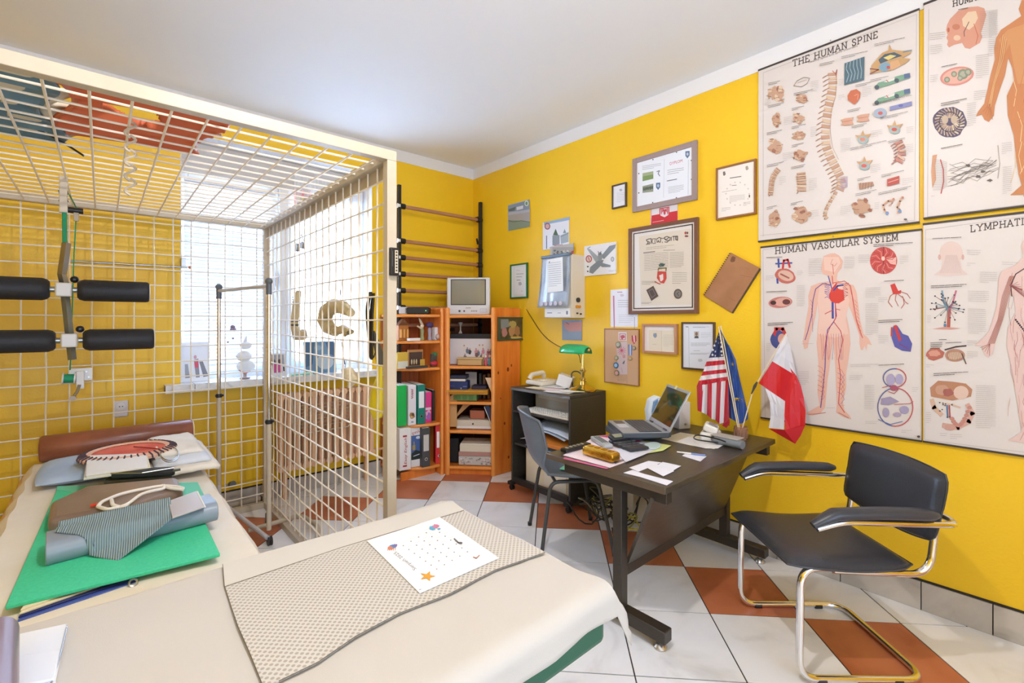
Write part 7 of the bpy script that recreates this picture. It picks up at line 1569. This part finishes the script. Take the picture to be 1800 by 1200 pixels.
for k in range(12): a = k * .52; cv.line([(198, 350), (198 + 34 * math.cos(a), 350 + 34 * math.sin(a))], 3.5, 'd0506a')
for k in range(4): cv.line([(205 + k * 6, 385), (210 + k * 5, 410)], 2.4, 'd0506a')
cv.line([(205, 455), (220, 435), (214, 460)], 6, '6a7090'); cv.line([(195, 490), (205, 530)], 2, '8a8490'); cv.line([(240, 545), (240, 620)], 2, '9c7850')
for k in range(8): cv.line([(168 + k * 9, 545), (166 + k * 9, 600)], 2, '9c8468')
cv.poly([(278, 228), (315, 228), (318, 270), (298, 300), (280, 270)], 'c93a40'); cv.poly([(290, 228), (303, 228), (306, 285), (296, 285)], 'e8d9d4'); cv.poly([(250, 300), (284, 305), (282, 390), (252, 390)], '6f86b8'); cv.poly([(262, 302), (272, 303), (272, 390), (262, 390)], 'd9dbe4'); cv.build('print', t)
for (x, y, r, col) in ((170, 302, 30, '8c8f7a'), (155, 410, 23, '9a9a78'), (152, 470, 29, '3f6fa0'), (158, 532, 29, '8a8468'), (298, 330, 20, '8f7a5c'), (268, 415, 20, 'b9945c')):
    p = oX(o6_[0] + x / s6_, o6_[1] + y / s6_, XW - .016); rr = r / s6_ / F * 2.75 / 1.0
    MB().cyl((XW - .012, p.y, p.z), (XW - .020, p.y, p.z), rr).build('badge', M('badge_' + col, col, .35, .4), t, bev=.001); MB().cyl((XW - .02, p.y, p.z), (XW - .0215, p.y, p.z), rr * .65).build('badge_centre', M('bc_' + col, {'3f6fa0': '9fc0dc', '8a8468': 'd9a09c'}.get(col, 'b5b09c'), .4), t)
def a_b5(cv): cv.poly([(418, 185), (520, 188), (520, 356), (418, 350)], 'ecdcc0'); cv.poly([(524, 188), (630, 186), (634, 355), (522, 358)], 'efe2c8'); cv.poly([(455, 212), (480, 208), (484, 235), (468, 250), (452, 232)], '8f98a8'); cv.micro(535, 225, 618, 9, 11, 0, 1.8, 'c0b094'); cv.micro(448, 300, 508, 1, 8, 0, 2.2, 'b0a084', 3); cv.line([(522, 188), (522, 356)], 2.5, 'c9b492'); cv.line([(632, 195), (636, 350)], 3, 'b06a5c')
frame('picture_frame', 'light wooden framed open booklet between the medal board and dark frame', 'picture frame', 1.786, 1.531, 1.2785, 1.082, .016, 'b98560', a_b5, s6_, o6_, 'e6dcd4', depth=.03)
def a_b6(cv): cv.poly([(785, 195), (825, 195), (825, 252), (785, 252)], 'c9bfb4'); cv.ell(805, 215, 11, 15, '8a6a54'); cv.poly([(788, 250), (795, 232), (816, 232), (822, 250)], '4c4a4c'); cv.line([(742, 160), (745, 490)], 2, '9aa0aa'); cv.micro(720, 158, 755, 1, 8, 0, 6, '6a7490', 1); cv.micro(775, 158, 905, 2, 6, 0, 2, '8a8c94', 2); cv.micro(760, 290, 915, 3, 10, 0, 2.4, '8a8c94', 3); cv.micro(780, 352, 880, 1, 8, 0, 2.4, '8a8c94', 4); cv.micro(755, 372, 910, 2, 9, 0, 2.2, '8a8c94', 5); cv.ell(835, 430, 18, 13, 'ccd0d8', jit=.4); cv.micro(840, 208, 920, 4, 12, 0, 1.8, 'aaacb4', 6)
frame('picture_frame', 'dark brown framed document with portrait photo behind the American flag', 'picture frame', 1.506, 1.292, 1.291, .995, .011, '54402f', a_b6, s6_, o6_, 'dfe3ea')
t = T('brown_notebook', 'brown kraft notebook with black comb binding hung diagonally on the wall', 'notebook', (XW, 1.2, 1.5))
Q = [oX(x, y, XW - .006) for x, y in ((1285, 444), (1336, 471), (1287, 549), (1238, 519))]
MB().prism([tuple(p + Vector((0, -.004, -.006))) for p in Q], (.004, 0, 0)).build('back_cover', M('nb_back', '4c4438', .6), t, smooth=False)
MB().prism([tuple(p + Vector((-.008, 0, 0))) for p in Q], (.008, 0, 0)).build('front_cover', M('nb_front', 'a8754c', .6, noise_s=10, col2='9c6a42'), t, smooth=False)
for k in range(22):
    p = Q[0].lerp(Q[3], (k + .5) / 22) + Vector((-.008, 0, 0)); MB().box(p, (.006, .008, .004), rx=.6).build('comb_ring', black_pl, t, smooth=False) if k == 0 else None
    if k: o = part_copy(t.children[-1] if False else [c_ for c_ in t.children if c_.name.startswith('comb_ring')][0], p - (Q[0].lerp(Q[3], .5 / 22) + Vector((-.008, 0, 0)))); o.parent = t
cv = Cv(lambda x, y, h: oX(o5[0] + x / s5, o5[1] + y / s5, XW - .014 - h)); cv.ell(806, 832, 14, 20, '7a4f30', jit=.4, a=.5); cv.line([(850, 930), (950, 950)], 2, '8c5f3c'); cv.line([(780, 1070), (820, 1090)], 2, '8c5f3c'); cv.line([(880, 880), (900, 895)], 2, '8c5f3c'); cv.build('print', t)
def a_flag(cv): cv.poly([(302, 505), (462, 492), (462, 530), (302, 560)], 'eae4e6'); cv.poly([(302, 560), (462, 530), (462, 592), (298, 620)], 'd02c34'); cv.poly([(350, 515), (412, 505), (412, 560), (382, 578), (350, 566)], 'd02c34'); cv.poly([(357, 520), (406, 512), (406, 556), (382, 571), (356, 560)], 'eadfe0'); [cv.line([(382, 525), (382 + sx_ * 20, 515 + k * 9), (382 + sx_ * 18, 525 + k * 9)], 4, 'c9444c') for sx_ in (-1, 1) for k in range(4)]; cv.ell(382, 540, 7, 16, 'c9444c'); cv.micro(308, 602, 452, 1, 8, -.18, 3, 'e9c4c4')
card('eagle_pennant', 'white and red pennant card with eagle emblem between the two big frames', 'pennant', 1.735, 1.539, 2.07, 1.925, 'd8a8aa', a_flag, s5, o5, th=.002, gap=.001)
# the dispenser cabinet
t = T('wall_dispenser', 'white wall cabinet with clear hanging plastic front and orange knobs', 'cabinet', (XW, 2.42, 1.56))
DYa, DYb, DZa, DZb = 2.60, 2.275, 1.815, 1.335
XD = XW - .16
box('case', (XD, 2.30, 1.32), (XW - .002, 2.575, 1.795), M('cab_white', 'd9cdb8', .45), t, bev=.004)
m_ = M('clear_plastic', '8f98a2', .12, noise_s=7, col2='b4bcc4')
MB().grid(12, 20, lambda u, v: Vector((XD - .012 - .03 * v ** 2 + .004 * math.sin(u * 9), 2.598 - .298 * u + .02 * v * (1 - u), 1.79 - .385 * v))).build('plastic_front', m_, t, solid=.002)
box('top_bar', (XD - .02, 2.30, 1.785), (XD + .01, 2.60, 1.805), M('slate_bar', '5a6a78', .4), t, bev=.003)
MB().prism([(XD - .030, 2.52, 1.77), (XD - .030, 2.36, 1.775), (XD - .034, 2.35, 1.52), (XD - .034, 2.515, 1.515)], (-.0015, 0, 0)).build('note_sheet', paper, t, smooth=False)
cv = Cv(lambda x, y, h: Vector((XD - .037 - h, 2.51 - x * .001, 1.76 - y * .001))); cv.micro(10, 20, 140, 12, 16, 0, 2.5, 'a0a4ac'); cv.ell(20, 12, 5, 6, '6a7080'); cv.build('print', t)
for k in range(5): MB().cyl((XD - .046, 2.565 - k * .05, 1.43), (XD - .05, 2.565 - k * .05, 1.43), .017).build('cup', M('cup_grey', 'b9aeb4', .4), t)
box('lower_panel', (XD - .008, 2.31, 1.325), (XD, 2.57, 1.395), M('low_panel', 'e3ddd4', .4), t, bev=.002)
cv = Cv(lambda x, y, h: Vector((XD - .008 - h, 2.56 - x * .001, 1.39 - y * .001))); cv.micro(20, 30, 120, 1, 8, 0, 8, '9a9ca4'); cv.rect(215, 18, 232, 44, '7a7c84'); cv.micro(130, 32, 190, 1, 8, 0, 5, 'aaacb4', 4); cv.build('print', t)
for (dx, dz, r, col) in ((.07, 1.455, .018, '33343a'), (.055, 1.405, .011, 'd9902c'), (.085, 1.405, .011, 'd9902c'), (.06, 1.355, .006, '3a3632'), (.10, 1.35, .006, '3a3632')): MB().cyl((XD + dx, 2.30, dz), (XD + dx, 2.288, dz), r).build('knob', M('kn_' + col, col, .4), t)
card('blue_pink_picture', 'small slate and salmon picture hanging under the wall dispenser', 'picture', 2.535, 2.33, 1.306, 1.145, '8a8f98', lambda cv: (cv.poly([(558, 1060), (695, 1050), (695, 1120), (600, 1125), (570, 1100)], 'd99a8c'), cv.poly([(556, 1090), (600, 1125), (690, 1125), (690, 1190), (558, 1190)], '8f9ca8'), cv.line([(580, 1058), (600, 1070)], 4, '5c3c38')), s4, o4)
# painting leaning/hung on side of the corner unit
t = T('gold_painting', 'dark framed painting with reddish figures hung on the pine side panel', 'picture frame', (2.63, 3.01, 1.25))
YP = B.y - .012
def pp(px, py): return oY(px, py, YP - .002)
a, b = pp(874, 556), pp(925, 598); YQ = YP - .016
x0, x1, z1, z0 = a.x, b.x, pp(875, 557).z, pp(875, 599).z
for q0, q1 in (((x0, z0), (x0 + .012, z1)), ((x1 - .012, z0), (x1, z1)), ((x0 + .012, z1 - .012), (x1 - .012, z1)), ((x0 + .012, z0), (x1 - .012, z0 + .012))): box('frame_side', (q0[0], YQ, q0[1]), (q1[0], YP - .001, q1[1]), M('green_frame', '3c5038', .4), t, bev=.002)
box('picture', (x0 + .01, YQ + .006, z0 + .01), (x1 - .01, YP - .001, z1 - .01), M('paint_bg', '6a5a32', .5, noise_s=9, col2='3f3a22'), t)
cv = Cv(lambda x, y, h: Vector((x0 + (x1 - x0) * x, YQ + .006 - h, z1 - (z1 - z0) * y)))
cv.poly([(.1, .1), (.35, .08), (.4, .4), (.1, .5)], '8a8f8c'); cv.ell(.22, .65, .09, .2, 'b9807a', jit=.4); cv.ell(.48, .6, .12, .22, 'b98a5c', jit=.4, seed=2); cv.ell(.66, .62, .1, .22, 'a87a4c', jit=.4, seed=3); cv.ell(.5, .3, .12, .15, 'b4a05c', jit=.4, seed=5); cv.ell(.62, .88, .2, .05, 'c9ad5a', jit=.4); cv.build('print', t)
for o in (t,): WL[t.name] = t.location.copy()
# pictures on the window sill
SZ0 = .889
def leaning(name, label, x, y, w_, h_, lean, col, art, rz=0, cat='photo'):
    t = T(name, label, cat, (x, y, SZ0 + .001), rz); MB().box((0, math.sin(lean) * h_ / 2, math.cos(lean) * h_ / 2), (w_, .006, h_), rx=-lean).build('card', M('ln_' + col, col, .5), t, world=False)
    cv = Cv(lambda a, b, h: Vector((a * w_ / 2, math.sin(lean) * b * h_ - .0035 / math.cos(lean) - h, math.cos(lean) * b * h_)), start=4e-4); art(cv); o = cv.build('print', None); o.parent = t; return t
leaning('white_photo_card', 'white photo card of two walking people on the left of the window sill', .47, YB + .03, .17, .27, .25, 'e6e8ee', lambda cv: (cv.ell(.1, .62, .1, .05, 'd9a0ac'), cv.poly([(.0, .55), (.3, .58), (.35, .1), (.1, .1)], '9a98a4'), cv.poly([(.05, .5), (.3, .5), (.28, .35), (.05, .35)], 'e0566f'), cv.poly([(.35, .5), (.6, .5), (.95, .12), (.6, .1)], '8c8c98'), cv.poly([(-.6, .45), (-.4, .45), (-.3, .1), (-.6, .1)], 'a8aab2')))
leaning('pink_photo_frame', 'small photo frame with two pink dressed children beside the cage corner post', .98, YB + .0, .13, .17, .3, 'd8d8dc', lambda cv: (cv.rect(-.8, .5, .8, .95, 'a8a8ac'), cv.rect(-.5, .15, -.05, .55, 'c94a88'), cv.rect(.05, .15, .5, .55, 'd45a94'), cv.ell(-.28, .65, .15, .1, '5c4c4a'), cv.ell(.28, .65, .15, .1, '5c4c4a'), cv.rect(.6, .2, .75, .4, '3c3c40')))
leaning('blue_picture', 'blue picture of a round basin leaning on the window sill', 1.29, YB - .01, .24, .25, .2, '5f8fb8', lambda cv: (cv.rect(-.95, .05, .95, .97, '7298b8'), cv.poly([(-.95, .97), (-.3, .97), (-.5, .3), (-.95, .2)], '4f7494'), cv.ell(.3, .35, .55, .24, 'b9ccd8'), cv.poly([(.4, .97), (.95, .97), (.95, .5), (.6, .6)], '4f6f90'), cv.ell(-.1, .8, .25, .08, '8fb0c8'), cv.rect(-.9, .03, -.2, .08, '58b890')))
leaning('green_leaflet', 'pale green leaflet lying low on the sill beside the blue picture', 1.13, YB - .06, .16, .02, .2, 'bfe3d2', lambda cv: cv.rect(-.9, .1, .9, .5, '8fd0b4'))
t = T('shell_figurine', 'translucent figurine of stacked shells on the window sill', 'figurine', (.76, YB - .02, SZ0 + .001)); c = Vector((.76, YB - .02, SZ0 + .001)); shm = M('milky_shell', 'dcdcdc', .25, noise_s=14, col2='eeeeee')
MB().lathe([(.03, 0), (.035, .01), (.012, .02), (.01, .05)], c, 16).build('foot', M('shell_base', 'b09c94', .5), t)
for k, (z, r) in enumerate(((.09, .06), (.16, .05), (.235, .038))): MB().ball(c + Vector((.006 * (-1)**k, 0, z)), r, 14, 8, sc=(1, .5, .75)).build('shell', shm, t)
MB().tube([c + Vector((.0, 0, .26)), c + Vector((.006, 0, .29)), c + Vector((.012, 0, .305))], [.012, .008, .003], 8).build('tip', shm, t)
for sg in (-1, 1): MB().tube([c + Vector((0, -.01, .04)), c + Vector((sg * .04, -.01, .065))], [.01, .004], 6).build('coral_branch', M('coral', 'c98a80', .5), t)
t = T('window_ornament', 'small purple flower ornament hanging before the blind', 'ornament', (.73, YB + .1, 1.26)); c = oY(409, 574, YB + .1)
MB().tube([c + Vector((0, 0, 1.0)), c], .001, 4).build('thread', steel, t)
for k, (dx, dz, r) in enumerate(((0, 0, .016), (.01, -.02, .014), (-.006, -.018, .012), (.002, -.085, .008), (-.03, -.11, .007))): MB().ball(c + Vector((dx, 0, dz)), r, 10, 6).build('bead', M('lilac_bead', '8a7888', .4), t)
t = T('window_sticker', 'pink and yellow sticker sheet high on the window mullion side', 'sticker', (1.14, YB + .13, 2.1)); a, b = oY(517, 332, YB + .15), oY(547, 370, YB + .15)
box('sheet', (a.x, YB + .148, b.z), (b.x, YB + .15, a.z), M('stick_p', 'f0c9cc', .5), t); cv = Cv(lambda x, y, h: Vector((a.x + (b.x - a.x) * x, YB + .148 - h, a.z + (b.z - a.z) * y))); cv.rect(.1, .05, .9, .3, 'e08a92'); cv.ell(.5, .5, .35, .12, 'e8d28a'); cv.rect(.2, .7, .8, .78, 'e08a92'); cv.build('print', t)
bpy.data.objects.remove(FO); bpy.data.curves.remove(FC)

GR = {'binder': 'binders on the end shelf', 'book': 'books on the pine shelves', 'picture_frame': 'framed documents on the yellow wall', 'paper_note': 'white notes on the desk', 'doll': 'little dolls in the corner unit', 'remote_control': 'remotes on the desk', 'silver_phone': 'remotes on the desk'}
for o in list(bpy.data.objects):
    k = o.name.split('.')[0]
    if o.parent is None and 'category' in o and k in GR and 'group' not in o: o['group'] = GR[k]
